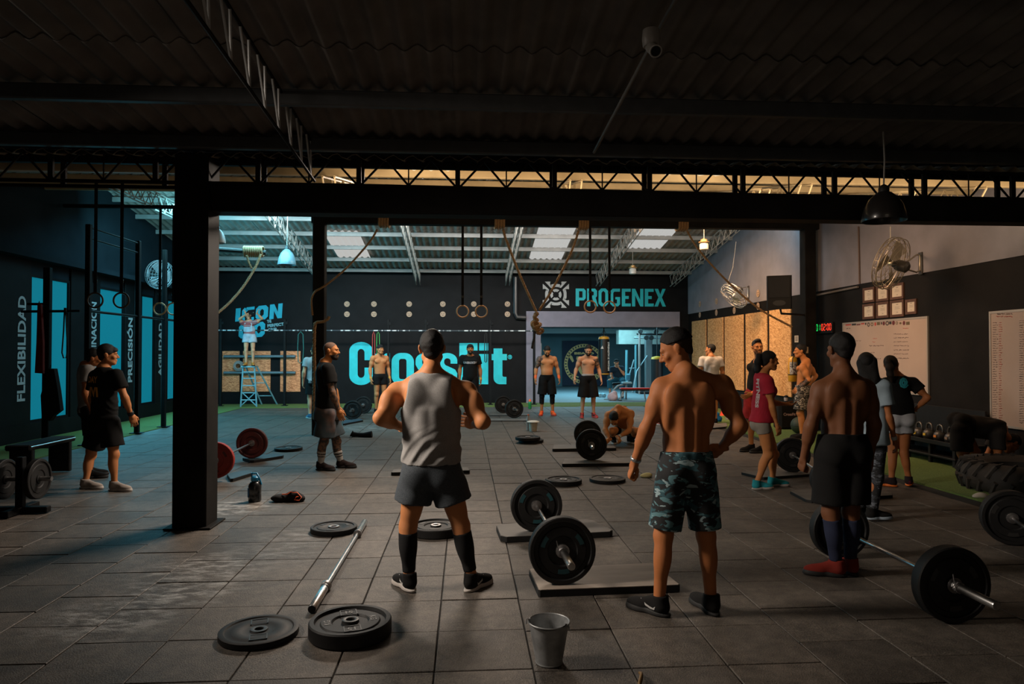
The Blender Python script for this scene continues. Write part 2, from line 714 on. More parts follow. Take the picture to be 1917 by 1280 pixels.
# lit beam under its ceiling and the pale duct
a, b = PY(1012, 624, 31.0), PY(1175, 615, 31.0)
struct('trim_1', MB().box(((a[0] + b[0]) / 2, 31.0, (a[2] + b[2]) / 2), (b[0] - a[0] + 3, .3, b[2] - a[2])), mat('pale_beam', (.26, .30, .30), .7), 'pale beam under the ceiling of the weights room')
a, b = PY(1158, 644, 28.0), PY(1246, 618, 28.0)
struct('trim_2', MB().box(((a[0] + b[0]) / 2 + .3, 28.2, (a[2] + b[2]) / 2), (b[0] - a[0] + .6, .5, b[2] - a[2])), mat('pale_board', (.30, .33, .30), .8, var=.12, vscale=4), 'pale boxed duct in the weights room')

# ---- right wall
ZB = 2.88
mb = MB().box((XR + .1, 9.1, 2.7), (.24, 27, 5.8))
wall_right = struct('wall_right', mb, mat('brown_black_paint', (.0085, .0075, .007), .62, var=.3, vscale=2.5, bump=.06, spec=.12), 'right wall black below and grey plaster above')
obj('upper_plaster', MB().box((XR - .025, 9.1, (ZB + 5.6) / 2), (.02, 26.3, 5.6 - ZB)), GREYPLASTER, wall_right)

def osb_mat(name, axis, c0=(.34, .165, .055), c1=(.70, .42, .19)):
    m = mat(name, (.52, .28, .10), .72, spec=.3)
    nt = m.node_tree
    N, L = nt.nodes, nt.links
    tc = N.new('ShaderNodeTexCoord')
    prev = None
    for i, (ang, off) in enumerate(((.25, 0), (-.6, 3.3), (1.15, 7.1), (-1.3, 11.7))):
        mp = N.new('ShaderNodeMapping')
        mp.vector_type = 'TEXTURE'
        mp.inputs['Rotation'].default_value = (ang, 0, 0) if axis == 'X' else (0, ang, 0)
        mp.inputs['Scale'].default_value = (.02, .02, .085)
        mp.inputs['Location'].default_value = (off, off, off)
        vo = N.new('ShaderNodeTexVoronoi')
        vo.inputs['Scale'].default_value = 1
        L.new(tc.outputs['Object'], mp.inputs['Vector'])
        L.new(mp.outputs['Vector'], vo.inputs['Vector'])
        sp = N.new('ShaderNodeSeparateColor')
        L.new(vo.outputs['Color'], sp.inputs['Color'])
        cr = N.new('ShaderNodeValToRGB')
        cr.color_ramp.elements[0].color, cr.color_ramp.elements[1].color = (*c0, 1), (*c1, 1)
        L.new(sp.outputs['Red'], cr.inputs['Fac'])
        if prev is None:
            prev = cr.outputs['Color']
        else:
            gt = N.new('ShaderNodeMath')
            gt.operation = 'GREATER_THAN'
            gt.inputs[1].default_value = .55
            L.new(sp.outputs['Green'], gt.inputs[0])
            mx = N.new('ShaderNodeMix')
            mx.data_type = 'RGBA'
            L.new(gt.outputs[0], mx.inputs['Factor'])
            L.new(prev, mx.inputs['A'])
            L.new(cr.outputs['Color'], mx.inputs['B'])
            prev = mx.outputs['Result']
    L.new(prev, N['Principled BSDF'].inputs['Base Color'])
    return m


OSB, OSBB = osb_mat('osb_side', 'X'), osb_mat('osb_back', 'Y', (.42, .13, .05), (.82, .36, .17))
for (p0, p1) in ((1297, 1323), (1326.5, 1355), (1358.5, 1393), (1398, 1437.5), (1442.5, 1483)):
    y0, y1 = PX(p0, 661, WX)[1], PX(p1, 661, WX)[1]
    obj('osb_panel', MB().box((XR - .035, (y0 + y1) / 2, 1.62), (.03, abs(y0 - y1), 2.0), bev=.003), OSB, wall_right)
for (p0, p1) in ((413, 449), (455, 507), (525, 563)):
    a, b = PY(p0, 733, YB), PY(p1, 657, YB)
    obj('osb_panel', MB().box(((a[0] + b[0]) / 2, YB - .02, (a[2] + b[2]) / 2), (b[0] - a[0], .03, b[2] - a[2]), bev=.003), OSBB, wall_back)

# ---- left wall with the frosted blue windows
ZS, ZH = .32, 3.06
wy = [(PX(a, 650, XL)[1], PX(b, 650, XL)[1]) for (a, b) in ((53, 128), (183, 230), (262, 287.5), (311, 345))]
ends = [7.0] + [v for ab in wy for v in ab] + [YB]
mb = MB()
mb.box((XL - .12, 8.5, ZS / 2), (.24, 29, ZS))
mb.box((XL - .12, 8.5, (ZH + 5.4) / 2), (.24, 29, 5.4 - ZH))
mb.box((XL - .12, (wy[0][0] - 6) / 2, 1.7), (.24, wy[0][0] + 6, ZH - ZS + .02))
mb.box((XL - .12, (wy[-1][1] + YB) / 2, 1.7), (.24, YB - wy[-1][1], ZH - ZS + .02))
wall_left = struct('wall_left', mb, DARKTEALWALL, 'left wall with four frosted blue windows between dark lettered piers')
for i in range(len(wy) - 1):
    y0, y1 = wy[i][1], wy[i + 1][0]
    obj('pier', MB().box((XL - .10, (y0 + y1) / 2, 1.75), (.3, y1 - y0, 3.3), bev=.01), BLACKPAINT, wall_left)
obj('pier', MB().box((XL - .10, (wy[0][0] + 11.0) / 2, 1.75), (.3, abs(wy[0][0] - 11.0), 3.3), bev=.01), BLACKPAINT, wall_left)
obj('ledge', MB().box((XL + .1, 15.5, 3.36), (.34, 13, .10)), DARKTEALWALL, wall_left)
obj('baseboard', MB().box((XL + .03, 15.0, ZS / 2), (.08, 14, ZS)), BLACKPAINT, wall_left)
PANE = mat('frosted_blue_pane', (.003, .03, .04), .7, emit=(.003, .165, .235), estr=.92, spec=.1)
for i, (y0, y1) in enumerate(wy):
    w = obj(f'window_{i + 1}', MB().strip([(XL - .02, y0, ZS), (XL - .02, y1, ZS), (XL - .02, y1, ZH), (XL - .02, y0, ZH)],
            [(XL - .02, y0 + .05, ZS + .05), (XL - .02, y1 - .05, ZS + .05), (XL - .02, y1 - .05, ZH - .05), (XL - .02, y0 + .05, ZH - .05)], (.04, 0, 0)), BLACKPAINT)
    w['kind'] = 'structure'
    w['label'] = 'tall frosted window glowing blue, ' + ('before the first lettered pier', 'second along the left wall', 'third along the left wall', 'last before the back wall')[i]
    obj('pane', MB().box((XL - .02, (y0 + y1) / 2, (ZS + ZH) / 2), (.012, y1 - y0 - .1, ZH - ZS - .1)), PANE, w)

# ---- walls behind and beside the camera (they close the hall)
struct('wall_front', MB().box((0, -4.6, 2.2), (XR - XL + .6, .2, 4.6)), BLACKPAINT, 'dark wall behind the camera')

# ---- roof
ceiling = bpy.data.objects.new('ceiling', None)
COL.objects.link(ceiling)
ceiling['kind'] = 'structure'
ceiling['label'] = 'corrugated sheet roof on steel purlins'
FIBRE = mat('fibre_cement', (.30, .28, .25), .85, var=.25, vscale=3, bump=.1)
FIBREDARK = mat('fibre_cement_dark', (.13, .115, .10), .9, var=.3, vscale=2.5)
SKYL = mat('skylight_sheet', (.06, .06, .06), .8, emit=(.97, .96, .92), estr=.50, spec=.1)
SKYLW = mat('skylight_sheet_warm', (.2, .15, .1), .8, emit=(1, .78, .50), estr=.9, spec=.1)
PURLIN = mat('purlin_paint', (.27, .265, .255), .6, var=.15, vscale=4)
PURLINW = mat('purlin_warm_lit', (.42, .33, .20), .6, var=.15, vscale=4)  # warm light on the rising slope is put into this purlin colour
DARKBEAM = mat('beam_paint', (.0125, .0113, .0103), .65, var=.3, vscale=3, spec=.07)


def corr(w, l, slope, pitch=.177, amp=.026, seg=6, thick=.006):
    """corrugated sheet, centred, its waves running along Y and its slope in Y"""
    b = MB()
    n = int(round(w / pitch * seg))
    top = []
    for i in range(n + 1):
        x = -w / 2 + w * i / n
        top.append((x, amp * math.cos(2 * math.pi * (x + w / 2) / pitch)))
    vs, fs = [], []
    for k, yy in enumerate((-l / 2, l / 2)):
        for (x, z) in top:
            vs.append((x, yy, z + slope * yy))
        for (x, z) in top:
            vs.append((x, yy, z + slope * yy + thick))
    m = n + 1
    for i in range(n):
        fs.append((i, i + 1, 2 * m + i + 1, 2 * m + i))
        fs.append((m + i, 3 * m + i, 3 * m + i + 1, m + i + 1))
        fs.append((i, m + i, m + i + 1, i + 1))
        fs.append((2 * m + i, 2 * m + i + 1, 3 * m + i + 1, 3 * m + i))
    b.add(vs, fs)
    return b


SHW = .885
PUR = [21.7, 20.55, 19.42, 18.3, 17.2, 16.1]
sheet_me = corr(SHW + .06, 1.27, -.16).mesh('roof_sheet')
sheet_me.materials.append(FIBRE)
smooth(sheet_me, 50)
for r in range(len(PUR)):
    Yc = PUR[r] - .55 + .05
    for c in range(18):
        x = XL + .35 + SHW * c
        o = bpy.data.objects.new('roof_sheet', sheet_me)
        COL.objects.link(o)
        o.parent = ceiling
        o.location = (x, Yc, zrear(Yc) + .055 + .004 * (c % 2) + rnd.uniform(-.004, .004) + .012 * (r % 2))
for Yp in PUR:
    obj('purlin', MB().box((-.35, Yp, zrear(Yp) - .055), (XR - XL, .06, .11), bev=.008), PURLIN, ceiling)
obj('ridge_cap', MB().box((-.35, 15.6, 5.33), (XR - XL + .3, .9, .08)), FIBREDARK, ceiling)
obj('wall_plate_sheet', MB().box((-.35, 22.2, zrear(22.2) + .06), (XR - XL, .7, .05)), FIBRE, ceiling)
# skylight sheets of the rear slope
for (px, py, rows) in ((652, 461, (18.3, 19.42)), (1030, 461, (17.2, 18.3, 19.42)), (1220, 446, (17.2, 18.3))):
    x = on_plane(px, py, 7.72, -.16)[0]
    sm_ = corr(SHW + .08, 1.16, -.16).mesh('skylight')
    sm_.materials.append(SKYL)
    smooth(sm_, 50)
    for Yr in rows:
        o = bpy.data.objects.new('skylight', sm_)
        COL.objects.link(o)
        o.parent = ceiling
        o.location = (x, Yr + .56, zrear(Yr + .56) + .006)
# slope that rises from the front truss to the ridge
b = MB()
for k in range(5):
    Yc = 7.5 + 1.85 * k
    for c in range(18):
        s = corr(SHW + .06, 1.95, .2, seg=4)
        b.add([(v[0] + XL + .35 + SHW * c, v[1] + Yc, v[2] + zslope(Yc) + .06 + .005 * (c % 2) + .012 * (k % 2)) for v in s.v], s.f)
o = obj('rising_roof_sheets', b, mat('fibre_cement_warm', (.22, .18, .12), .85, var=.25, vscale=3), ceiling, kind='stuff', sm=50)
for k, Yp in enumerate((7.25, 9.4, 11.5, 13.6)):
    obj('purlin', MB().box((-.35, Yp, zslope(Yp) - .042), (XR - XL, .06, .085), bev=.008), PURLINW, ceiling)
for (pa, pb, py) in ((728, 852, 316), (1232, 1352, 327), (1600, 1725, 341)):
    a, b_ = on_plane(pa, py, 3.42 - 1.34, .2), on_plane(pb, py, 3.42 - 1.34, .2)
    w = .177 * max(3, round((b_[0] - a[0]) / .177))
    sm_ = corr(w, .62, .2).mesh('skylight')
    sm_.materials.append(SKYLW)
    smooth(sm_, 50)
    o = bpy.data.objects.new('skylight', sm_)
    COL.objects.link(o)
    o.parent = ceiling
    o.location = ((a[0] + b_[0]) / 2, a[1] + .02, zslope(a[1] + .02) + .012)
struct('trim_5', MB().box((-.35, 6.74, 3.50), (XR - XL, .05, .20)), DARKBEAM, 'dark board added to block light between the front roof and the eave truss')  # added board that stops light leaking through the eave gap
# front hall roof
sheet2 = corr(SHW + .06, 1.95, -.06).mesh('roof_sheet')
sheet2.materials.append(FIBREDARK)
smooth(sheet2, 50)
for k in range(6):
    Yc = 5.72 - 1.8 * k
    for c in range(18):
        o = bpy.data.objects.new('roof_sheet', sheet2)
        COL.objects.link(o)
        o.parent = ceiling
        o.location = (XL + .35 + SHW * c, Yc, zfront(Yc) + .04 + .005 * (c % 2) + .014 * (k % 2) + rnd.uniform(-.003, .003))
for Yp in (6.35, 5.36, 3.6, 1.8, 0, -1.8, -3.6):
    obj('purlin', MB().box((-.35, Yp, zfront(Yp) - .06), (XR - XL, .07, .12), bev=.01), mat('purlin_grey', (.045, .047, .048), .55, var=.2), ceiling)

# ---- front frame: pillar, beam, eave channel and truss
pl0, pl1 = G(340, 978), G(377, 978)
pr = G(402, 955)
pw = .31
pil_x, pil_y = pl0[0] + .16, 6.62
mb = MB().box((pil_x, pil_y, 1.72), (.305, .30, 3.44), bev=.012)
struct('pillar_left', mb, DARKBEAM, 'square black steel pillar standing on the rubber floor at left')
obj('base_plate', MB().box((pil_x, pil_y, .008), (.42, .40, .016), bev=.004), DARKBEAM, SC.objects['pillar_left'])
zb0, zb1 = PY(500, 401, YF)[2], PY(600, 353, YF)[2]
bx0 = pil_x + .15
XEND = XR + .0
beam = struct('beam_front', MB().box(((bx0 + XEND) / 2, YF, (zb0 + zb1) / 2), (XEND - bx0, .22, zb1 - zb0), rot=None, bev=.01), DARKBEAM, 'deep black beam over the front hall under the lattice truss')
zt = PY(857, 303, YF)[2]
TX0 = PY(675, 330, YF)[0]
sp = PY(857, 330, YF)[0] - TX0


def tz(x):
    return -.0075 * max(0, x - TX0)


tr = thing('lattice_truss', 'long black lattice truss on the deep beam along the eave', 'truss', (TX0, YF, 0))
tr['kind'] = 'structure'
for sy in (-.1, .1):
    xs = [XL, TX0, XR]
    obj('bottom_chord', MB().tube([(x, YF + sy, zb1 + .012 + tz(x)) for x in xs], .018, 6), DARKBEAM, tr)
    obj('top_chord', MB().tube([(x, YF + sy, zt + tz(x)) for x in xs], .02, 6), DARKBEAM, tr)
    for k in range(-6, 10):
        x = TX0 + k * sp
        if not (XL < x < XR - .05):
            continue
        obj('post', MB().box((x, YF + sy, (zb1 + zt) / 2 + tz(x)), (.045, .03, zt - zb1)), DARKBEAM, tr)
        if x + sp < XR and sy < 0:
            xm = x + sp / 2
            z0, z1 = zb1 + .02 + tz(xm), zt - .01 + tz(xm)
            for (xa, za, xb, zb_) in ((x + .02, z0, x + sp * .27, z1), (x + sp * .27, z1, xm, z0), (xm, z0, x + sp * .73, z1), (x + sp * .73, z1, x + sp - .02, z0)):
                obj('web_rod', MB().tube([(xa, YF + sy, za), (xb, YF + sy, zb_)], .011, 5), DARKBEAM, tr)
            obj('web_rod', MB().tube([(xm, YF + sy, z0), (xm, YF + sy, z1)], .007, 5), DARKBEAM, tr)
struct('trim_3', MB().box((-.35, YF - .22, zt + .075), (XR - XL, .07, .10), bev=.01), mat('eave_channel', (.045, .044, .043), .5, var=.3, vscale=2), 'grey steel eave channel above the lattice truss')

# ---- rear frame
c1 = G(598, 813)
c1x, c2x = c1[0], PY(1513, 600, YR)[0]
for (nm, cx_, lab) in (('pillar_middle', c1x, 'slim black steel column with a climbing rope tied to it'), ('pillar_right', c2x, 'slim black steel column by the right wall beside the loudspeaker')):
    struct(nm, MB().box((cx_, YR, 2.2), (.235, .235, 4.4), bev=.01), DARKBEAM, lab)
zr0 = PY(1000, 424, YR)[2]
struct('beam_rear', MB().box(((c1x + XR) / 2 - .05, YR, zr0 + .21), (XR - c1x + .2, .2, .42), bev=.01), DARKBEAM, 'black steel beam that carries the climbing ropes')

# ---- lattice girders under the roof, each with chords and one bent web bar
GIRD = mat('girder_paint', (.30, .285, .26), .55, var=.2, vscale=6)


def girder(X, label, path_z, Ya, Yb_, h, pitch, m, group=None, r=.013):
    g = thing('roof_girder', label, 'girder', (X, Ya, path_z(Ya)), group=group)
    g['kind'] = 'structure'
    n = max(2, int(abs(Yb_ - Ya) / pitch))
    ys = [Ya + (Yb_ - Ya) * i / n for i in range(n + 1)]
    for sx in (-.06, .06):
        obj('bottom_chord', MB().tube([(X + sx, y, path_z(y) - h) for y in ys[::max(1, n // 6)] + [ys[-1]]], r, 5), m, g)
        obj('top_chord', MB().tube([(X + sx, y, path_z(y)) for y in ys[::max(1, n // 6)] + [ys[-1]]], r, 5), m, g)
        pts = []
        for i, y in enumerate(ys):
            pts.append((X + sx, y, path_z(y) - (h if i % 2 else 0)))
        obj('web_bar', MB().tube(pts, r * .75, 5), m, g)
    return g


for i, (px, py) in enumerate(((600, 508), (782, 524), (951, 524), (1122, 524), (1262, 522))):
    X = PY(px, py, 21.6)[0]
    girder(X, 'grey lattice girder under the rear roof slope, ' + ('beside the glass bell lamp', 'left of the middle skylight pair', 'above the knotted climbing rope', 'beside the hanging jar lamp', 'nearest the right wall')[i],
           lambda y: zrear(y) - .12, 15.6, 21.85, .34, .22, GIRD, 'lattice girders of the rear roof')
for i, px in enumerate((628, 1068, 1478, 1790)):
    X = PY(px, 330, 7.4)[0]
    girder(X, 'cream lattice girder rising behind the front truss, ' + ('first of the row from the windows', 'above the jar lamps', 'third of the row from the windows', 'nearest the right wall')[i],
           lambda y: zslope(y) - .10, 7.02, 15.4, .34, .24, PURLINW, 'lattice girders of the rising roof')
XW = PX(250, 380, -6.3)[0]
girder(-6.3, 'grey lattice girder lit blue above the left windows', lambda y: zrear(y) - .35 if y > 15.8 else 4.85, 12.5, 17.4, .3, .22, GIRD, 'lattice girders of the rear roof')
g = thing('roof_girder', 'lattice girder under the front roof with bars coloured pale as if lit', 'girder', (-1.41, 2, 3.5))
g['kind'] = 'structure'
zg = lambda y: 3.596 - .06 * y
obj('bottom_chord', MB().tube([(-1.41, -2.2, zg(-2.2)), (-1.41, 6.5, zg(6.5))], .013, 6), DARKBEAM, g)
obj('top_chord', MB().tube([(-1.41, -2.2, zg(-2.2) + .32), (-1.41, 6.5, zg(6.5) + .32)], .013, 6), DARKBEAM, g)
WEBB = mat('girder_lit_tone', (.42, .42, .41), .5)  # pale colour stands for light on the web bars; chords stay dark
for k in range(24):
    y = 6.35 - .357 * k
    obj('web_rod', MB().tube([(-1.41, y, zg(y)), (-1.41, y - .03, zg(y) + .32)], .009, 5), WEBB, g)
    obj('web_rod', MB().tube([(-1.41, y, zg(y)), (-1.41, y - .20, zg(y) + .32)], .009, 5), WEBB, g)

# ================================================================== painted signs
def arc2(cx, cy, rx, ry, a0, a1, n=8):
    return [(cx + rx * math.cos(math.radians(a0 + (a1 - a0) * i / n)), cy + ry * math.sin(math.radians(a0 + (a1 - a0) * i / n))) for i in range(n + 1)]


def rrect(x0, y0, x1, y1, r, n=5):
    """rounded rectangle; y grows downward"""
    return arc2(x1 - r, y0 + r, r, r, -90, 0, n) + arc2(x1 - r, y1 - r, r, r, 0, 90, n) + arc2(x0 + r, y1 - r, r, r, 90, 180, n) + arc2(x0 + r, y0 + r, r, r, 180, 270, n)


def ring_pts(x0, y0, x1, y1, r, sw, sh, ri=None, n=6):
    o_ = rrect(x0, y0, x1, y1, r, n)
    i_ = rrect(x0 + sw, y0 + sh, x1 - sw, y1 - sh, max(.3, r - min(sw, sh)) if ri is None else ri, n)
    return o_, i_


class WallSign:
    """letters given in photograph pixels, laid on a wall plane as thin painted slabs"""

    def __init__(s, name, label, to3, off, m, cat='sign'):
        s.to3, s.off, s.m = to3, off, m
        s.root = None
        s.name, s.label, s.cat = name, label, cat

    def letter(s, polys=(), rings=(), m=None):
        b = MB()
        for p in polys:
            b.prism([s.to3(*q) for q in p], s.off)
        for (o_, i_, closed) in rings:
            b.strip([s.to3(*q) for q in o_], [s.to3(*q) for q in i_], s.off, closed)
        if s.root is None:
            s.root = thing(s.name, s.label, s.cat, b.v[0])
        obj('letter', b, m or s.m, s.root)


back3 = lambda px, py: PY(px, py, YB - .001)
OFF = (0, -.006, 0)
# CrossFit
cf = WallSign('wall_lettering', 'huge teal CrossFit lettering painted on the black back wall', back3, OFF, TEALPAINT)


def open_ring(o_, i_, k):
    """rotate ring outlines so that the gap opens where wanted"""
    return o_[k:] + o_[:k], i_[k:] + i_[:k]


R_ = lambda x0, y0, x1, y1: [(x0, y0), (x1, y0), (x1, y1), (x0, y1)]
# C
top = arc2(676, 657, 22, 17, 0, -180, 12)
topi = arc2(676, 660, 6.5, 7, 0, -180, 12)
bot = arc2(676, 703, 22, 17.5, 180, 0, 12)
boti = arc2(676, 700, 6.5, 7, 180, 0, 12)
cf.letter(rings=[([(698, 674)] + top + bot + [(698, 688)], [(682.5, 674)] + topi + boti + [(682.5, 688)], False)])
# r
cf.letter([R_(701, 662, 715.5, 720), [(715.5, 672), (718, 665), (722, 661.5), (730, 661), (730, 676), (722, 677), (717, 681), (715.5, 685)]])
o_, i_ = ring_pts(733, 660.5, 775, 720.5, 17, 14, 11, 4.5)
cf.letter(rings=[(o_, i_, True)])


def ess(x0, x1):
    w = (x1 - x0)
    sw = 12.5
    y0, y1 = 660.5, 720.5
    out = []
    A = arc2(x0 + w / 2, y0 + 14, w / 2, 14, -5, -180, 10)
    Ai = arc2(x0 + w / 2, y0 + 15, w / 2 - sw, 5, -5, -180, 10)
    Bo = [(x1, y0 + 20)] + A + [(x0, y0 + 22), (x0 + 5, y0 + 31), (x1 - sw - 1, y0 + 39)]
    Bi = [(x1 - sw, y0 + 20)] + Ai + [(x0 + sw, y0 + 19), (x0 + sw + 2, y0 + 22.5), (x1 - 4, y0 + 31)]
    C_ = arc2(x0 + w / 2, y1 - 14, w / 2, 14, 0, 180, 10)
    Ci = arc2(x0 + w / 2, y1 - 15, w / 2 - sw, 5, 0, 180, 10)
    Do = [(x1 - 4, y0 + 31), (x1, y0 + 38)] + C_ + [(x0, y1 - 21)]
    Di = [(x1 - sw - 1, y0 + 39), (x1 - sw, y0 + 41)] + Ci + [(x0 + sw, y1 - 21)]
    cf.letter(rings=[(Bo, Bi, False), (Do, Di, False)])


ess(778, 815)
ess(819, 856)
cf.letter([R_(860, 642, 875, 720), R_(875, 642, 894, 656), R_(875, 673, 891, 686)])
cf.letter([R_(897, 642, 914, 656), R_(897, 662.5, 914, 719)])
cf.letter([R_(924, 652, 940.5, 703), R_(917, 662.5, 924, 674), R_(940.5, 662.5, 949, 674), [(924, 703)] + arc2(936, 707, 12, 12, 180, 95, 8) + [(948, 719), (948, 705.5), (942, 705), (940.5, 703)]])
cf.letter(rings=[(arc2(954.5, 668, 4, 4, 0, 337, 15), arc2(954.5, 668, 2.9, 2.9, 0, 337, 15), True)], polys=[R_(953.2, 665.8, 954.3, 670.2), R_(954.3, 665.8, 956.2, 668), [(954.6, 668), (955.6, 668), (956.6, 670.2), (955.5, 670.2)]])

# PROGENEX with its emblem
pg = WallSign('wall_lettering', 'teal PROGENEX lettering on the black wall above the opening', back3, OFF, TEALPAINT)


def slope_(x, y):
    return (x, y + (x - 1077) * .004)


def PG(*polys):
    pg.letter([[slope_(*q) for q in p] for p in polys])


t, bt = 540, 573
# P
PG(R_(1077.7, t, 1084, bt), [(1084, t), (1093, t), (1096.5, t + 4), (1096.5, t + 18), (1093, t + 22), (1084, t + 22), (1084, t + 17), (1090.5, t + 17), (1090.5, t + 5), (1084, t + 5)])
# R
PG(R_(1099, t, 1105, bt), [(1107, t), (1114, t), (1117.5, t + 4), (1117.5, t + 14), (1115, t + 17), (1120, bt), (1113.5, bt), (1108.5, t + 17), (1108.5, t + 13), (1111.5, t + 12), (1111.5, t + 6), (1107, t + 5)])
# O


def oct_ring(x0, x1, y0, y1, ch, sw, sh):
    o_ = [(x0 + ch, y0), (x1 - ch, y0), (x1, y0 + ch), (x1, y1 - ch), (x1 - ch, y1), (x0 + ch, y1), (x0, y1 - ch), (x0, y0 + ch)]
    c2 = ch * .6
    i_ = [(x0 + sw + c2, y0 + sh), (x1 - sw - c2, y0 + sh), (x1 - sw, y0 + sh + c2), (x1 - sw, y1 - sh - c2), (x1 - sw - c2, y1 - sh), (x0 + sw + c2, y1 - sh), (x0 + sw, y1 - sh - c2), (x0 + sw, y0 + sh + c2)]
    return o_, i_


o_, i_ = oct_ring(1120.5, 1138.5, t - .5, bt, 5, 5.5, 5)
pg.letter(rings=[([slope_(*q) for q in o_], [slope_(*q) for q in i_], True)])
# G
PG([(1160.5, t), (1160.5, t + 5.5), (1150, t + 5.5), (1148, t + 8), (1148, bt - 8), (1150, bt - 5.5), (1155, bt - 5.5), (1155, t + 20), (1152, t + 20), (1152, t + 15.5), (1160.8, t + 15.5), (1160.8, bt - 4), (1157, bt), (1147, bt), (1142.3, bt - 5), (1142.3, t + 5), (1147, t)])
# E
for x in (1164, 1207):
    PG(R_(x, t, x + 6.3, bt), R_(x + 6.3, t, x + 16.5, t + 5.5), R_(x + 6.3, t + 13.5, x + 13, t + 19), R_(x + 6.3, bt - 5.5, x + 16.8, bt))
# N
PG(R_(1183, t, 1189, bt), R_(1198.5, t, 1204.3, bt), [(1189, t), (1198.5, t + 21), (1198.5, bt), (1189, t + 12)])
# X
PG([(1225.5, t), (1232, t), (1236, t + 10.5), (1240, t), (1246, t), (1239, t + 16), (1246.5, bt), (1240, bt), (1235.7, t + 22), (1231.5, bt), (1225, bt), (1232.5, t + 16)])
EMB = mat('white_paint', (.42, .42, .42), .7, var=.08, vscale=6)
em = WallSign('wall_emblem', 'white ringed cross emblem painted left of the PROGENEX lettering', back3, OFF, EMB, 'emblem')
ex, ey = 1040.6, 551.5
for q in range(4):
    ca, sa = math.cos(q * math.pi / 2), math.sin(q * math.pi / 2)
    rot2 = lambda p: (ex + p[0] * ca - p[1] * sa, ey + p[0] * sa + p[1] * ca)
    outer = [(-20.5, -24.5), (-10, -24.5), (-11, -20.5), (-8.5, -19), (-4, -20), (4, -20), (8.5, -19), (11, -20.5), (10, -24.5), (20.5, -24.5)]
    inner = [(-9.5, -12.6), (-8, -13), (-6.5, -13.6), (-4.5, -14.2), (-2, -14.6), (2, -14.6), (4.5, -14.2), (6.5, -13.6), (8, -13), (9.5, -12.6)]
    o2 = arc2(0, 0, 10.6, 10.6, -128, -52, 6)
    i2 = arc2(0, 0, 5.6, 5.6, -118, -62, 6)
    em.letter(rings=[([rot2(p) for p in outer], [rot2(p) for p in inner], False), ([rot2(p) for p in o2], [rot2(p) for p in i2], False)])

# ICON GO the perfect grip
ic = WallSign('wall_lettering', 'slanting teal ICON GO lettering on the wall behind the stepladder', back3, OFF, mat('teal_paint_deep', (.004, .36, .50), .6, var=.1, vscale=5))
sk = lambda x, y: (x + (590 - y) * .06, y - (x - 441) * .115)


def IC(polys=(), rings=()):
    ic.letter([[sk(*q) for q in p] for p in polys], [([sk(*q) for q in a], [sk(*q) for q in b_], c) for (a, b_, c) in rings])


IC([R_(441, 577.5, 450, 602)])
o_, i_ = oct_ring(453, 476, 577.5, 603, 5, 8, 6)
IC([R_(461, 577.5, 476, 583), R_(461, 597, 476, 603)], [(o_[4:] + o_[:1], i_[4:] + i_[:1], False)])
IC((), [(*oct_ring(479, 502, 577.5, 604, 5, 8, 6.5), True)])
IC([R_(505, 577.5, 513, 605), R_(520.5, 577.5, 528.5, 605), [(513, 577.5), (520.5, 593), (520.5, 605), (513, 590)]])
o_, i_ = oct_ring(449, 472, 608, 635, 5, 8, 6.5)
IC([R_(461, 608, 472, 614), R_(461, 629, 472, 635), R_(464, 620, 472, 629)], [(o_[4:] + o_[:1], i_[4:] + i_[:1], False)])
IC((), [(*oct_ring(475.5, 498, 608, 636, 5, 8, 6.5), True)])
SIGNW = mat('pale_teal_paint', (.16, .36, .42), .7)
for (body, x, y, w) in (('THE', 500.5, 604.2, 8), ('PERFECT', 500.8, 612.4, 31), ('GRIP', 501.5, 620.3, 17)):
    p0, p1, p2 = back3(x, y), back3(x + w, y - w * .115), back3(x + .3, y - 6)
    text('lettering', body, SIGNW, p0 + np.array((0, -.008, 0)), p1 - p0, p2 - p0, .125, ic.root, bold=.006, width=float(np.linalg.norm(p1 - p0)))

# pier lettering on the left wall, read upward
PIERW = mat('grey_white_paint', (.30, .33, .34), .8)
for (body, px, y0, y1, size, lab) in (('FLEXIBILIDAD', 46, 752, 556, .30, 'FLEXIBILIDAD'), ('COORDINACIÓN', 179, 725, 566, .30, 'COORDINACIÓN'), ('PRECISIÓN', 247, 716, 596, .28, 'PRECISIÓN'), ('AGILIDAD', 303, 703, 604, .28, 'AGILIDAD')):
    Xp = XL + .055
    p0, p1 = PX(px, y0, Xp), PX(px, y1, Xp)
    s_ = thing('pier_lettering', f'pale {lab} lettering running up a dark pier between blue windows', 'sign', p0)
    text('lettering', body, PIERW, p0, (0, 0, 1), (0, -1, 0), size * 1.0, s_, bold=.008, width=float(p1[2] - p0[2]))

# round decals
GOLD = mat('pale_gold_print', (.55, .38, .26), .7)
DECK = mat('decal_dark', (.03, .03, .03), .7)


def decal(p, nrm, r, label, group):
    t_ = thing('round_decal', label, 'sticker', p, group=group)
    n = Vector(nrm)
    ax = 'Y' if abs(n.y) > .5 else 'X'
    s_ = n.y if ax == 'Y' else n.x
    obj('disc', MB().lathe([(r, 0), (r, s_ * .004)], 16, ax, p), GOLD, t_)
    b = MB()
    q = [p[i] + nrm[i] * .004 for i in range(3)]
    b.lathe([(r * .82, 0), (r * .82, s_ * .002), (r * .70, s_ * .002), (r * .70, 0)], 16, ax, q, closed=True)
    for k in (-1, 1):
        c = list(q)
        c[0 if ax == 'Y' else 1] += k * r * .3
        c[2] += r * .15
        b.box(c, (.004 if ax == 'X' else r * .36, .004 if ax == 'Y' else r * .36, r * .3))
    c = list(q)
    c[2] -= r * .32
    b.box(c, (.004 if ax == 'X' else r * .7, .004 if ax == 'Y' else r * .7, r * .22))
    obj('print', b, DECK, t_)


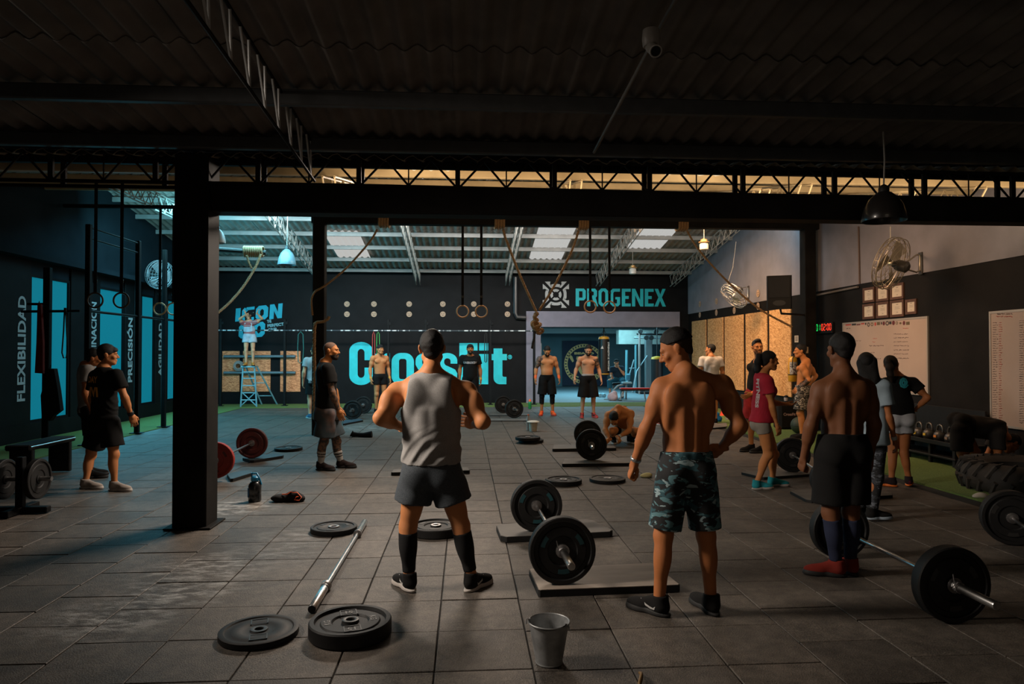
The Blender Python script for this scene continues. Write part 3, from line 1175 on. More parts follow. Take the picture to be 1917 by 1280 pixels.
ORD = ('first', 'second', 'third', 'fourth', 'fifth', 'sixth', 'seventh', 'eighth', 'ninth', 'tenth', 'eleventh', 'twelfth', 'thirteenth')
for i, px in enumerate((649.5, 700, 766, 829, 887, 950)):
    for row, py in enumerate((569, 588)):
        decal(PY(px, py, YB - .001), (0, -1, 0), .087, f'round pale gold back wall sticker, {ORD[i]} from the slim column in the {("upper", "lower")[row]} row', 'round stickers on the back wall')
for i, (px, ya, yb) in enumerate(((1310, 569, 589), (1341, 564, 585), (1374.5, None, 581), (1419, 549, 573))):
    for py in (ya, yb):
        if py:
            decal(PX(px, py, WX - .03 if py < 575 else WX), (-1, 0, 0), .09, f'round pale gold right wall sticker, {ORD[i]} from the corner in the {"upper" if py == ya else "lower"} row', 'round stickers on the right wall')

# drain pipe on the back wall
p = [PY(965, 519, YB - .1), PY(965, 586, YB - .1), PY(968, 593, YB - .1), PY(984, 594, YB - .1)]
o = obj('drain_pipe', MB().tube(p, .09, 10), mat('pipe_black', (.02, .02, .022), .35))
setp(o, 'fat black drain pipe with an elbow beside the white emblem', 'pipe')

# ================================================================== people: signed-distance bodies
def nrm(v):
    v = np.asarray(v, float)
    n = np.linalg.norm(v)
    return v / n if n > 1e-9 else v


class Field:
    def __init__(s, lo, hi, vox):
        s.lo = np.asarray(lo, float)
        s.vox = vox
        s.n = np.maximum(4, np.ceil((np.asarray(hi) - s.lo) / vox).astype(int) + 1)
        s.ax = [(s.lo[i] + vox * np.arange(s.n[i])).astype(np.float32) for i in range(3)]
        s.D = np.full(tuple(s.n), .5, np.float32)

    def like(s):
        f = Field.__new__(Field)
        f.lo, f.vox, f.n, f.ax = s.lo, s.vox, s.n, s.ax
        f.D = np.full(tuple(s.n), .5, np.float32)
        return f

    def sl(s, lo, hi):
        a = np.clip(np.floor((np.asarray(lo) - s.lo) / s.vox).astype(int), 0, s.n)
        b = np.clip(np.ceil((np.asarray(hi) - s.lo) / s.vox).astype(int) + 1, 0, s.n)
        return tuple(slice(int(i), int(j)) for i, j in zip(a, b))

    def pts(s, S):
        return s.ax[0][S[0]][:, None, None], s.ax[1][S[1]][None, :, None], s.ax[2][S[2]][None, None, :]

    def prim(s, p, inf=0.0, k=None, sub=False):
        kind = p[0]
        kk = p[-1] if k is None else k
        mg = kk + 3 * s.vox + inf + .012
        if kind == 'c':
            _, a, b, ra, rb, _k = p
            ra, rb = ra + inf, rb + inf
            lo = np.minimum(a - ra, b - rb) - mg
            hi = np.maximum(a + ra, b + rb) + mg
        else:
            _, c, R, rad, _k = p
            rad = np.asarray(rad) + inf
            ext = np.sqrt(((R * rad[:, None]) ** 2).sum(0))
            lo, hi = c - ext - mg, c + ext + mg
        S = s.sl(lo, hi)
        if any(q.stop <= q.start for q in S):
            return
        X, Y, Z = s.pts(S)
        if kind == 'c':
            ab = (b - a).astype(np.float32)
            L2 = float(ab @ ab) + 1e-9
            px, py, pz = X - np.float32(a[0]), Y - np.float32(a[1]), Z - np.float32(a[2])
            t = np.clip((px * ab[0] + py * ab[1] + pz * ab[2]) / L2, 0, 1)
            d = np.sqrt((px - t * ab[0]) ** 2 + (py - t * ab[1]) ** 2 + (pz - t * ab[2]) ** 2) - (ra + (rb - ra) * t)
        else:
            px, py, pz = X - np.float32(c[0]), Y - np.float32(c[1]), Z - np.float32(c[2])
            k0 = 0
            k1 = 0
            for i in range(3):
                q = (px * np.float32(R[i, 0]) + py * np.float32(R[i, 1]) + pz * np.float32(R[i, 2])) / np.float32(rad[i])
                k0 = k0 + q * q
                q2 = q / np.float32(rad[i])
                k1 = k1 + q2 * q2
            k0 = np.sqrt(k0)
            d = k0 * (k0 - 1) / (np.sqrt(k1) + 1e-6)
        D = s.D[S]
        if sub:
            a_, b_ = D, -d
            h = np.clip(.5 - .5 * (a_ - b_) / max(kk, 1e-4), 0, 1)
            s.D[S] = a_ + (b_ - a_) * h + kk * h * (1 - h)
        else:
            h = np.clip(.5 + .5 * (D - d) / max(kk, 1e-4), 0, 1)
            s.D[S] = D + (d - D) * h - kk * h * (1 - h)

    def plane(s, p, n):
        """keep what lies behind the plane (n points to what is cut away)"""
        X, Y, Z = s.pts((slice(None),) * 3)
        d = (X - p[0]) * n[0] + (Y - p[1]) * n[1] + (Z - p[2]) * n[2]
        np.maximum(s.D, d.astype(np.float32), out=s.D)

    def union(s, o, k=.02):
        h = np.clip(.5 + .5 * (s.D - o.D) / k, 0, 1)
        s.D = (s.D + (o.D - s.D) * h - k * h * (1 - h)).astype(np.float32)

    def noise(s, amp, freq, seed=1, diag=None):
        r = random.Random(seed)
        X, Y, Z = s.pts((slice(None),) * 3)
        acc = 0
        for i in range(5):
            if diag is not None:
                kx, ky, kz = [freq * (diag[j] + r.uniform(-.35, .35)) for j in range(3)]
            else:
                kx, ky, kz = [freq * r.uniform(-1, 1) for j in range(3)]
            ph = r.uniform(0, 6.28)
            w = np.sin(kx * X + ky * Y + kz * Z + ph + 1.3 * np.sin(freq * .23 * (Z + .7 * X) + ph * 2))
            acc = acc + w
        s.D = (s.D - amp * acc / 5).astype(np.float32)

    def folds(s, amp, k, p0, axis, z0, z1, seed=1):
        """cloth folds that fade in between heights z0 and z1 along axis"""
        r = random.Random(seed)
        X, Y, Z = s.pts((slice(None),) * 3)
        h = (X - p0[0]) * axis[0] + (Y - p0[1]) * axis[1] + (Z - p0[2]) * axis[2]
        m = np.clip((z1 - h) / (z1 - z0), 0, 1) * np.clip((h - z0) / .06 + .35, .12, 1)
        acc = 0
        for i in range(4):
            sx = r.choice((-1, 1)) * r.uniform(.25, .7)
            ph = r.uniform(0, 6.28)
            u = k * (Z + sx * X * (1 + .5 * X) + .12 * np.sin(5 * X + ph) + .05 * np.sin(11 * Z + ph))
            acc = acc + np.clip(np.sin(u + ph), -.2, 1) * np.clip(.55 + .6 * np.sin(3.1 * X + 4.3 * Z + ph * 3), 0, 1)
        s.D = (s.D - amp * acc * m).astype(np.float32)

    def mesh(s):
        D = np.pad(s.D, 1, constant_values=.5)
        g = openvdb.FloatGrid(.5)
        g.copyFromArray(np.ascontiguousarray(np.clip(D, -.5, .5)))
        v, q = g.convertToQuads(0.0)
        v = (v - 1) * s.vox + s.lo
        return v, q[:, ::-1]


def np_mesh(name, parts, m, midx=None):
    V, Q, n = [], [], 0
    for v, q in parts:
        V.append(v)
        Q.append(q + n)
        n += len(v)
    V, Q = np.concatenate(V), np.concatenate(Q)
    me = bpy.data.meshes.new(name)
    me.vertices.add(len(V))
    me.vertices.foreach_set('co', V.astype(np.float32).ravel())
    me.loops.add(Q.size)
    me.loops.foreach_set('vertex_index', Q.astype(np.int32).ravel())
    me.polygons.add(len(Q))
    me.polygons.foreach_set('loop_start', np.arange(0, Q.size, 4, dtype=np.int32))
    me.polygons.foreach_set('use_smooth', np.ones(len(Q), bool))
    for mm in (m if isinstance(m, list) else [m]):
        me.materials.append(mm)
    if midx is not None:
        me.polygons.foreach_set('material_index', midx(V[Q].mean(1)).astype(np.int32))
    me.update(calc_edges=True)
    return me


EYE3 = np.eye(3)


def cone(a, b, ra, rb, k=.03):
    return ('c', np.asarray(a, float), np.asarray(b, float), ra, rb, k)


def ell(c, R, rad, k=.03):
    return ('e', np.asarray(c, float), np.asarray(R, float), rad, k)


# ---- hand: left hand, +Y along the fingers, +X thumb side, palm toward -Z
def make_hand(curl, vox=.0045, thumb_in=0.0):
    f = Field((-.075, -.04, -.11), (.10, .22, .05), vox)
    f.prim(ell((0, .05, 0), EYE3, (.042, .055, .016), .01))
    f.prim(ell((.004, .078, .001), EYE3, (.043, .026, .014), .01))
    f.prim(cone((0, -.03, 0), (0, .02, 0), .027, .026, .015))
    f.prim(ell((.025, .03, -.008), EYE3, (.022, .035, .016), .012))
    for x, L, r, sp_ in ((.032, .076, .0092, .06), (.0105, .085, .0096, .015), (-.011, .079, .0092, -.03), (-.031, .062, .0082, -.09)):
        p = np.array((x, .092, .001))
        a = 0
        for seg, (fr, cu) in enumerate(((.46, curl[0]), (.30, curl[1]), (.24, curl[2]))):
            a += cu
            d = np.array((sp_ * math.cos(a), math.cos(a), -math.sin(a)))
            q = p + d * L * fr
            f.prim(cone(p, q, r * (1 - .08 * seg), r * (.92 - .08 * seg), .004))
            p = q
    a, b, c = np.array((.03, .022, -.008)), np.array((.056 - .02 * thumb_in, .058, -.018 - .02 * thumb_in)), np.array((.060 - .045 * thumb_in, .090, -.026 - .02 * thumb_in))
    f.prim(cone(a, b, .0145, .0115, .008))
    f.prim(cone(b, c, .0112, .0092, .004))
    return f.mesh()


HANDS = {'relax': make_hand((.35, .45, .35)), 'fist': make_hand((1.35, 1.55, 1.0), thumb_in=1.0), 'open': make_hand((.08, .12, .1))}


def place_hand(kind, side, wr, fdir, thumb, s):
    v, q = HANDS[kind]
    y = nrm(fdir)
    x = np.asarray(thumb, float)
    x = nrm(x - y * (x @ y))
    z = np.cross(x, y)
    v = v * s
    if side > 0:
        v = v * np.array((1, 1, -1))
        q = q[:, ::-1]
    return np.asarray(wr) + v[:, :1] * x + v[:, 1:2] * y + v[:, 2:3] * z, q


# ---- shoe: +Y toward the toes, sole on z = 0
def make_shoe():
    f = Field((-.08, -.12, -.02), (.08, .24, .16), .006)
    f.prim(ell((0, .0, .05), EYE3, (.037, .075, .052), .02))
    f.prim(ell((.004, .12, .036), EYE3, (.046, .085, .036), .02))
    f.prim(cone((0, -.022, .06), (0, -.020, .105), .048, .047, .02))
    f.prim(cone((0, .01, .085), (0, .13, .045), .028, .024, .02))
    f.plane((0, 0, .018), (0, 0, -1))
    f.plane((0, -.02, .118), (0, .1, 1))
    up = f.mesh()
    g = Field((-.08, -.12, -.02), (.08, .24, .06), .006)
    g.prim(ell((0, .0, .015), EYE3, (.042, .085, .05), .02))
    g.prim(ell((.004, .125, .015), EYE3, (.050, .088, .045), .02))
    g.plane((0, 0, .028), (0, -.12, 1))
    g.plane((0, 0, .001), (0, 0, -1))
    return up, g.mesh()


SHOE_UP, SHOE_SOLE = make_shoe()
SHOE_LACE = MB()
for k in range(4):
    SHOE_LACE.tube([(-.02, .035 + .025 * k, .094 - .011 * k), (0, .04 + .025 * k, .102 - .013 * k), (.022, .035 + .025 * k, .094 - .011 * k)], .0035, 5)
_proto = {}


def shoe_mesh(kind, m):
    key = (kind, m.name)
    if key not in _proto:
        if kind == 'lace':
            me = SHOE_LACE.mesh('laces')
            me.materials.append(m)
        else:
            me = np_mesh(kind, [SHOE_UP if kind == 'upper' else SHOE_SOLE], m)
        _proto[key] = me
    return _proto[key]


EYEM = mat('eye_white', (.26, .22, .19), .3)
IRIS = mat('eye_dark', (.015, .010, .007), .2)


def skin(name, c, c2=None):
    return mat(name, c, .60, color2=c2 or tuple(x * 1.18 for x in c), vscale=9, mix=(.3, .7), bump=.02, bscale=120, spec=.28)


def cloth(name, c, **kw):
    kw.setdefault('bump', .10)
    kw.setdefault('bscale', 150)
    kw.setdefault('spec', .2)
    kw.setdefault('var', .18)
    return mat(name, c, .9, **kw)


HAIRBLK = mat('hair_black', (.006, .005, .0045), .6, var=.5, vscale=90, bump=.35, bscale=260, spec=.3)
HAIRBRN = mat('hair_dark_brown', (.020, .011, .007), .6, var=.5, vscale=90, bump=.35, bscale=260, spec=.3)
STUBBLE = mat('stubble', (.12, .055, .03), .8, var=.3, vscale=150, bump=.1, bscale=350, spec=.2)
SIDEBUZZ = mat('hair_clipped_sides', (.040, .022, .014), .8, var=.3, vscale=150, bump=.2, bscale=350, spec=.2)
BUZZ = mat('hair_shaved', (.13, .068, .042), .75, var=.3, vscale=120, bump=.3, bscale=300)
SHAFT = .0


def person(label, foot, th, H=1.75, d0=None, px=None, loc=None, build=1.0, wide=1.0, female=False, vox=.011,
           skin_m=None, hair='short', hair_m=None, beard=None, look=None, wear=(), shoes=None, hands=('relax', 'relax'),
           thumbs=(None, None), fdirs=(None, None), tattoo=None, belly=0.0, group=None, ground=None, extras=None, headup=None, toes=None, muscle=1.0, brow=True, standing=True):
    """foot: pixel of the ground point under the body; th: facing (0 = away from the camera, 90 = to the right);
    px: joints seen in the photograph as (x, y, depth offset in m); loc: joints in the figure's own frame (right, forward, up)"""
    s = H / 1.75
    base = np.asarray(ground, float) if ground is not None else G(*foot)
    dep = depth(base)
    a = math.radians(th)
    fw, rt, up = np.array((math.sin(a), math.cos(a), 0)), np.array((math.cos(a), -math.sin(a), 0)), np.array((0, 0, 1.0))
    L2W = lambda p: base + (rt * p[0] + fw * p[1] + up * p[2]) * s
    sw = .185 * wide
    J = {'anL': (-.10, 0, .085), 'anR': (.10, 0, .085), 'knL': (-.102, .03, .485), 'knR': (.102, .03, .485), 'hipL': (-.092, 0, .91), 'hipR': (.092, 0, .91),
         'pel': (0, 0, .95), 'neck': (0, -.035, 1.475), 'head': (0, .02, 1.64), 'shL': (-sw, -.02, 1.42), 'shR': (sw, -.02, 1.42),
         'elL': (-sw - .065, -.045, 1.135), 'elR': (sw + .065, -.045, 1.135), 'wrL': (-sw - .075, .03, .885), 'wrR': (sw + .075, .03, .885)}
    if loc:
        J.update({k: v for k, v in loc.items() if k in J})
    J = {k: L2W(v) for k, v in J.items()}
    for k, v in (px or {}).items():
        J[k] = W(v[0], v[1], dep + v[2])
    P = []   # (tag, prim)
    add = lambda tag, p: P.append((tag, p))
    tup = nrm(J['neck'] - J['pel'])
    Lt = np.linalg.norm(J['neck'] - J['pel']) / .525
    lat = J['shR'] - J['shL']
    lat = nrm(lat - tup * (lat @ tup))
    tf = np.cross(tup, lat)
    hl = J['hipR'] - J['hipL']
    hl = nrm(hl - tup * (hl @ tup))
    hf = np.cross(tup, hl)
    RC = np.array((lat, tf, tup))
    RH = np.array((hl, hf, tup))
    mid = np.array((nrm(lat + hl), nrm(tf + hf), tup))

    def T(x, y, z, R=RC):
        return J['pel'] + R[0] * x * s * wide + R[1] * y * s + R[2] * (z - .95) * Lt
    E = lambda tag, c, R, rad, k=.035, w=True: add(tag, ell(c, R, (rad[0] * s * (wide if w else 1), rad[1] * s, rad[2] * Lt), k))
    b = build
    E('torso', T(0, -.012, .945, RH), RH, (.158 if not female else .165, .110 * b, .115))
    E('torso', T(0, .0, 1.08, mid), mid, ((.142 if not female else .122) * (.5 + .5 * b), (.098 + belly * .5) * b, .15), .05)
    if belly:
        E('torso', T(0, .045 + belly * .5, 1.06, mid), mid, (.12, .07 + belly, .11), .05)
    E('torso', T(0, -.005, 1.255), RC, (.152 if not female else .132, .112 * b, .185), .05)
    E('torso', T(0, -.02, 1.375), RC, (.168 if not female else .145, .088 * b, .085), .04)
    if female:
        for sx in (-1, 1):
            E('torso', T(sx * .068, .088, 1.285), RC, (.062, .055, .06), .03)
    else:
        for sx in (-1, 1):
            E('torso', T(sx * .078, .078 * b, 1.325), RC, (.085, .036, .058), .025)
            E('torso', T(sx * .128, -.03, 1.27), RC, (.038 * muscle, .07, .13), .035)
            E('torso', T(sx * .088, -.092 * b, 1.355), RC, (.062, .024 * muscle, .085), .025)
            add('torso', cone(T(sx * .034, -.082 * b, 1.02, mid), T(sx * .036, -.086 * b, 1.27), .030 * s, .030 * s, .025))
    for sx in (-1, 1):
        E('torso', T(sx * .074, -.062, .895, RH), RH, (.083, .078 if not female else .088, .088), .035)
    for sd in 'LR':
        add('torso', cone(T(0, -.03, 1.44), J['sh' + sd], .055 * s, .050 * s * b, .05))
        add('neck', cone(T(0, -.035, 1.50), J['neck'] + (J['sh' + sd] - J['neck']) * .55 - tup * .0, .045 * s, .040 * s * muscle, .04))
    hd = nrm(J['head'] - J['neck'])
    nk = (.056 if not female else .047) * s
    add('neck', cone(J['neck'] - hd * .03, J['neck'] + (J['head'] - J['neck']) * .62, nk * 1.08, nk * .98, .03))
    # limbs
    for sd, sx in (('L', -1), ('R', 1)):
        sh, el, wr = J['sh' + sd], J['el' + sd], J['wr' + sd]
        am = (1.0 if not female else .82) * s * (.45 + .55 * b)
        ud, fd = nrm(el - sh), nrm(wr - el)
        t = 'arm' + sd
        add(t, ell(sh + ud * .03 * s, EYE3, np.array((.060, .060, .068)) * am * (.6 + .4 * muscle), .04))
        add(t, cone(sh, el, .050 * am, .040 * am, .04))
        bic = nrm(np.cross(np.cross(ud, fd), ud)) if np.linalg.norm(np.cross(ud, fd)) > .15 else tf
        add(t, ell(sh + ud * np.linalg.norm(el - sh) * .52 + bic * .012 * am, EYE3, np.array((.046, .046, .06)) * am * muscle, .03))
        add(t, ell(sh + ud * np.linalg.norm(el - sh) * .48 - bic * .016 * am, EYE3, np.array((.044, .044, .065)) * am * muscle, .03))
        fl = np.linalg.norm(wr - el)
        add(t, cone(el, wr, .039 * am, .026 * am, .02))
        add(t, cone(el + fd * fl * .12, el + fd * fl * .42, .043 * am, .038 * am, .03))
        hp, kn, an = J['hip' + sd], J['kn' + sd], J['an' + sd]
        lm = s * (1.0 if not female else .97) * (.5 + .5 * b)
        t = 'leg' + sd
        sd_, cd = nrm(kn - hp), nrm(an - kn)
        tl, cl = np.linalg.norm(kn - hp), np.linalg.norm(an - kn)
        legf = nrm(hf - cd * (hf @ cd))
        add(t, cone(hp, kn, .086 * lm, .054 * lm, .05))
        add(t, cone(hp + sd_ * tl * .25 + hf * .018, hp + sd_ * tl * .7 + hf * .014, .070 * lm, .055 * lm, .03))
        add(t, cone(kn, an, .050 * lm, .034 * lm, .03))
        add(t, ell(kn + cd * cl * .30 - legf * .022 * lm, np.array((np.cross(legf, cd), legf, cd)), np.array((.048, .046, .115)) * lm * (.75 + .25 * muscle), .03))
        add(t, ell(kn + legf * .018 * lm, EYE3, np.array((.044, .044, .05)) * lm, .03))
        add(t, cone(an, an - up * .03 * s if standing else an + cd * .03, .035 * lm, .033 * lm, .02))
    # head frame
    hfw = np.asarray(look, float) if look is not None else fw
    hup = hd * .55 + up * .45 if headup is None else np.asarray(headup, float)
    hfw = nrm(hfw)
    hup = nrm(hup - hfw * (hup @ hfw))
    RHd = np.array((np.cross(hfw, hup), hfw, hup))
    hs = s * (1.0 if not female else .97)
    Hh = lambda x, y, z: J['head'] + (RHd[0] * x + RHd[1] * y + RHd[2] * z) * hs

    def HE(c, rad, k=.015):
        return ell(Hh(*c), RHd, np.array(rad) * hs, k)
    HP = [HE((0, -.012, .032), (.075, .094, .084)), HE((0, .028, -.03), (.060, .066, .082), .03),
          HE((0, .066, -.094), (.030, .024, .022), .03),
          cone(Hh(-.052, .0, -.055), Hh(-.018, .066, -.097), .019 * hs, .017 * hs, .025), cone(Hh(.052, .0, -.055), Hh(.018, .066, -.097), .019 * hs, .017 * hs, .025),
          cone(Hh(-.034, .080, .022), Hh(.034, .080, .022), .015 * hs, .015 * hs, .015),
          HE((-.042, .066, -.022), (.024, .02, .02), .02), HE((.042, .066, -.022), (.024, .02, .02), .02)]
    HSUB = [HE((-.031, .102, .004), (.017, .014, .012), .012), HE((.031, .102, .004), (.017, .014, .012), .012)]
    HP2 = [cone(Hh(0, .088, .012), Hh(0, .112, -.026), .008 * hs, .0125 * hs, .012), HE((-.012, .098, -.032), (.009, .011, .008), .008), HE((.012, .098, -.032), (.009, .011, .008), .008),
           HE((0, .090, -.060), (.026, .012, .0065), .006), HE((0, .089, -.071), (.023, .012, .007), .006)]
    for sx in (-1, 1):
        HP2.append(HE((sx * .079, -.010, -.003), (.008, .020, .031), .008))
        HP2.append(HE((sx * .086, -.016, .008), (.006, .018, .022), .006))
    NK = cone(J['neck'] - hd * .02, J['head'] - hd * .02 * s, nk * 1.02, nk * .96, .03)
    # body mesh
    pts = np.array(list(J.values()))
    lo, hi = pts.min(0) - .20, pts.max(0) + .20
    f = Field(lo, hi, vox)
    for tag in ('torso', 'neck'):
        for t_, p in P:
            if t_ == tag:
                f.prim(p)
    for tag in ('armL', 'armR', 'legL', 'legR'):
        g = f.like()
        for t_, p in P:
            if t_ == tag:
                g.prim(p)
        f.union(g, .028 if 'arm' in tag else .022)
        del g
    if not female:
        f.prim(cone(T(0, -.135 * b, 1.42), T(0, -.128 * b, 1.06, mid), .016 * s, .015 * s, .03), sub=True)
    parts = [f.mesh()]
    hv = min(.0065, vox * .75)
    hf_ = Field(J['head'] - .17 * s, J['head'] + .17 * s, hv)
    for p in HP:
        hf_.prim(p)
    for p in HSUB:
        hf_.prim(p, sub=True)
    for p in HP2:
        hf_.prim(p)
    hf_.prim(NK, k=.025)
    parts.append(hf_.mesh())
    for i, (sd, sx) in enumerate((('L', -1), ('R', 1))):
        fd = nrm(J['wr' + sd] - J['el' + sd]) if fdirs[i] is None else fdirs[i]
        tb = thumbs[i] if thumbs[i] is not None else fw + up * .15
        parts.append(place_hand(hands[i], sx, J['wr' + sd], fd, tb, s * (1.0 if not female else .9)))
    root = thing('person', label, 'person', (base[0], base[1], base[2]), group=group)
    sm_ = skin_m
    mi = None
    if tattoo:
        sm_ = [skin_m, tattoo[0]]

        def mi(c):
            out = np.zeros(len(c))
            for (ja, jb, t0, t1, rr) in tattoo[1]:
                A, B = J[ja], J[jb]
                ab = B - A
                t_ = ((c - A) @ ab) / (ab @ ab)
                d = np.linalg.norm(c - A - np.clip(t_, 0, 1)[:, None] * ab, axis=1)
                out[(t_ > t0) & (t_ < t1) & (d < rr)] = 1
            return out
    body = obj('body', np_mesh('body', parts, sm_, mi), None, root)
    if tattoo:
        body['label'] = 'skin with dark tattoos'
    # eyes, brows
    eb = MB()
    for sx in (-1, 1):
        e = MB()
        e.lathe([(0, -.0105), (.0074, -.0074), (.0105, 0), (.0074, .0074), (0, .0105)], 8)
        c = Hh(sx * .031, .0775, .004)
        me = MB().add([np.asarray(v) * hs + c for v in e.v], e.f)
        c2 = Hh(sx * .031, .0832, .002)
        ey = obj('eye', me, EYEM, root, sm=60)
        obj('iris', MB().add([np.asarray(v) * hs * .60 + c2 for v in e.v], e.f), IRIS, ey, sm=60)
        if brow:
            eb = MB().tube([Hh(sx * .015, .0965, .021), Hh(sx * .032, .094, .027), Hh(sx * .047, .084, .022)], [.0035 * hs, .0042 * hs, .002 * hs], 5)
            obj('eyebrow', eb, hair_m or HAIRBLK, root)

    def headpart(name, m, prims, cuts, inf, nz=None, vx=None, subs=(), label=None):
        lo_, hi_ = J['head'] - .24 * s, J['head'] + .24 * s
        g = Field(lo_, hi_, vx or min(.0075, vox * .8))
        for p in prims:
            g.prim(p, inf=inf)
        for (p, n) in cuts:
            n3 = RHd[0] * n[0] + RHd[1] * n[1] + RHd[2] * n[2]
            g.plane(Hh(*p), nrm(n3))
        for p in subs:
            g.prim(p, sub=True, k=.006)
        if nz:
            g.noise(*nz)
        return obj(name, np_mesh(name, [g.mesh()], m), None, root, label=label)
    hm = hair_m or HAIRBLK
    HB = HE((0, -.019, .038), (.0765, .095, .0855))
    faceplane = [((0, .070, .079), (0, .72, -.69))]
    earsub = [HE((-.084, .004, -.012), (.018, .022, .030)), HE((.084, .004, -.012), (.018, .022, .030))]
    if hair in ('short', 'fade', 'crop', 'quiff', 'buzz', 'fringe'):
        inf = {'short': .0065, 'fade': .003, 'crop': .005, 'quiff': .004, 'buzz': .0012, 'fringe': .007}[hair] * s
        pr = [HB if hair != 'buzz' else HP[0]]
        if hair in ('short', 'fringe', 'fade'):
            pr.append(HE((0, -.02, .058), (.062, .082, .070)))
        if hair == 'quiff':
            pr.append(HE((0, .015, .085), (.052, .06, .045)))
            pr.append(HE((0, .05, .108), (.044, .040, .026)))
        if hair == 'fringe':
            pr.append(HE((0, .07, .055), (.05, .028, .03)))
        pr.append(HE((0, -.053, -.026), (.048, .040, .045)))
        headpart('hair', hm if hair != 'buzz' else BUZZ, pr, faceplane if hair != 'fringe' else [((0, .10, .048), (0, .60, -.80))], inf, (.0028 * s, 150, 3) if hair != 'buzz' else None, subs=earsub) if hair != 'fade' else None
        if hair == 'fade':
            headpart('hair', hm, pr[:-1], faceplane + [((0, .0, .040), (0, .12, -1))], inf + .003 * s, (.0022 * s, 150, 3))
            headpart('hair_sides', SIDEBUZZ, [HB, HE((0, -.053, -.026), (.048, .040, .045))], faceplane, .0008 * s, subs=earsub)
    elif hair in ('pony', 'long', 'bun'):
        pr = [HB, HE((0, -.024, .048), (.066, .086, .07)), HE((0, -.06, -.03), (.05, .04, .05))]
        headpart('hair', hm, pr, faceplane, .008 * s, (.003 * s, 90, 4), subs=earsub)
        if hair in ('pony', 'bun'):
            g = Field(J['head'] - .42 * s, J['head'] + .3 * s, .009)
            q = [Hh(0, -.10, .065), Hh(0, -.145, .045), Hh(.01, -.155, -.03), Hh(.0, -.145, -.13), Hh(0, -.13, -.22)]
            for i, (r0, r1) in enumerate(((.022, .034), (.034, .045), (.045, .04), (.04, .014))):
                g.prim(cone(q[i], q[i + 1], r0 * s, r1 * s, .02))
            g.noise(.004, 110, 5)
            obj('ponytail', np_mesh('ponytail', [g.mesh()], hm), None, root)
            obj('hair_tie', MB().lathe([(.018 * s, -.006), (.026 * s, 0), (.018 * s, .006)], 10, 'Y', Hh(0, -.112, .062)), mat('hair_tie', (.05, .02, .03), .7), root)
        else:
            g = Field(J['head'] - .45 * s, J['head'] + .3 * s, .010)
            for x in (-.05, 0, .05):
                g.prim(cone(Hh(x, -.05, .03), Hh(x * .9, -.085, -.16), .05 * s, .045 * s, .03))
                g.prim(cone(Hh(x * .9, -.085, -.16), Hh(x * .8, -.075, -.30), .045 * s, .026 * s, .03))
            g.noise(.005, 90, 6)
            obj('long_hair', np_mesh('long_hair', [g.mesh()], hm), None, root)
    elif hair == 'cap':
        headpart('cap', wearable_cap, [HP[0], HE((0, -.01, .05), (.072, .088, .062))], [((0, .09, .040), (0, .25, -.95))], .011 * s)
        headpart('hair', hm, [HP[0], HE((0, -.055, -.03), (.052, .045, .05))], faceplane + [((0, .06, .045), (0, -.1, 1))], .006 * s, subs=earsub)
    elif hair == 'peakcap':
        headpart('cap', wearable_cap, [HP[0], HE((0, -.01, .05), (.072, .088, .062))], [((0, .09, .045), (0, .25, -.95))], .011 * s)
        g = Field(J['head'] - .25 * s, J['head'] + .25 * s, .006)
        g.prim(HE((0, .10, .045), (.07, .085, .012)))
        obj('cap_peak', np_mesh('cap_peak', [g.mesh()], wearable_cap), None, root)
        headpart('hair', hm, [HP[0], HE((0, -.055, -.03), (.052, .045, .05))], faceplane + [((0, .06, .045), (0, -.1, 1))], .006 * s, subs=earsub)
    if beard:
        pr = [HP[1], HP[2], HP[3], HP[4], HE((0, .088, -.048), (.03, .012, .008))]
        inf = {'stubble': .0015, 'full': .006, 'goatee': .004}[beard] * s
        headpart('beard', HAIRBLK if beard == 'full' else (STUBBLE if beard == 'stubble' else HAIRBRN), pr, [((0, .06, -.050), (0, -.10, .98)), ((0, .012, 0), (0, -1, 0))], inf, (.002, 120, 8),
                 subs=[HE((0, .105, -.066), (.022, .03, .009))])
    # clothes
    tags = lambda *tt: [p for t_, p in P if t_ in tt]

    def bone(sd, leg=True):
        return (J['hip' + sd], J['kn' + sd], J['an' + sd]) if leg else (J['sh' + sd], J['el' + sd], J['wr' + sd])
    for w in wear:
        kind, m = w['k'], w['m']
        e = w.get('e', .014) * s
        vx = w.get('vox', max(.008, vox))
        nz = w.get('nz', (.005, 38, 11))
        if kind == 'shorts':
            fr = w.get('hem', .75)
            flare = w.get('flare', .03) * s
            allp = np.array([J['hipL'], J['hipR'], J['pel'], J['hipL'] + (J['knL'] - J['hipL']) * (fr + .2), J['hipR'] + (J['knR'] - J['hipR']) * (fr + .2)])
            g = Field(allp.min(0) - .24 * s, allp.max(0) + .24 * s, vx)
            for p in tags('torso'):
                g.prim(p, inf=e)
            wz = w.get('waist', 1.02)
            g.plane(T(0, 0, wz, RH), nrm(tup + hf * w.get('tilt', .12)))
            for sd in 'LR':
                hp, kn, an = bone(sd)
                h = g.like()
                d = nrm(kn - hp)
                L = np.linalg.norm(kn - hp)
                if fr <= 1:
                    q = hp + d * L * fr
                    h.prim(cone(hp, q + d * .03, (.090 * (.5 + .5 * b)) * s + e, (.090 - .03 * fr) * s * (.5 + .5 * b) + e + flare, .02))
                    h.plane(q, d)
                else:
                    q = kn + nrm(an - kn) * np.linalg.norm(an - kn) * (fr - 1)
                    h.prim(cone(hp, kn, .092 * s + e, .062 * s + e + flare * .7, .02))
                    h.prim(cone(kn, q, .062 * s + e + flare * .7, .058 * s + e + flare, .03))
                    h.plane(q, nrm(an - kn))
                h.plane(hp + tup * .10, tup)
                g.union(h, .02)
            g.noise(*nz)
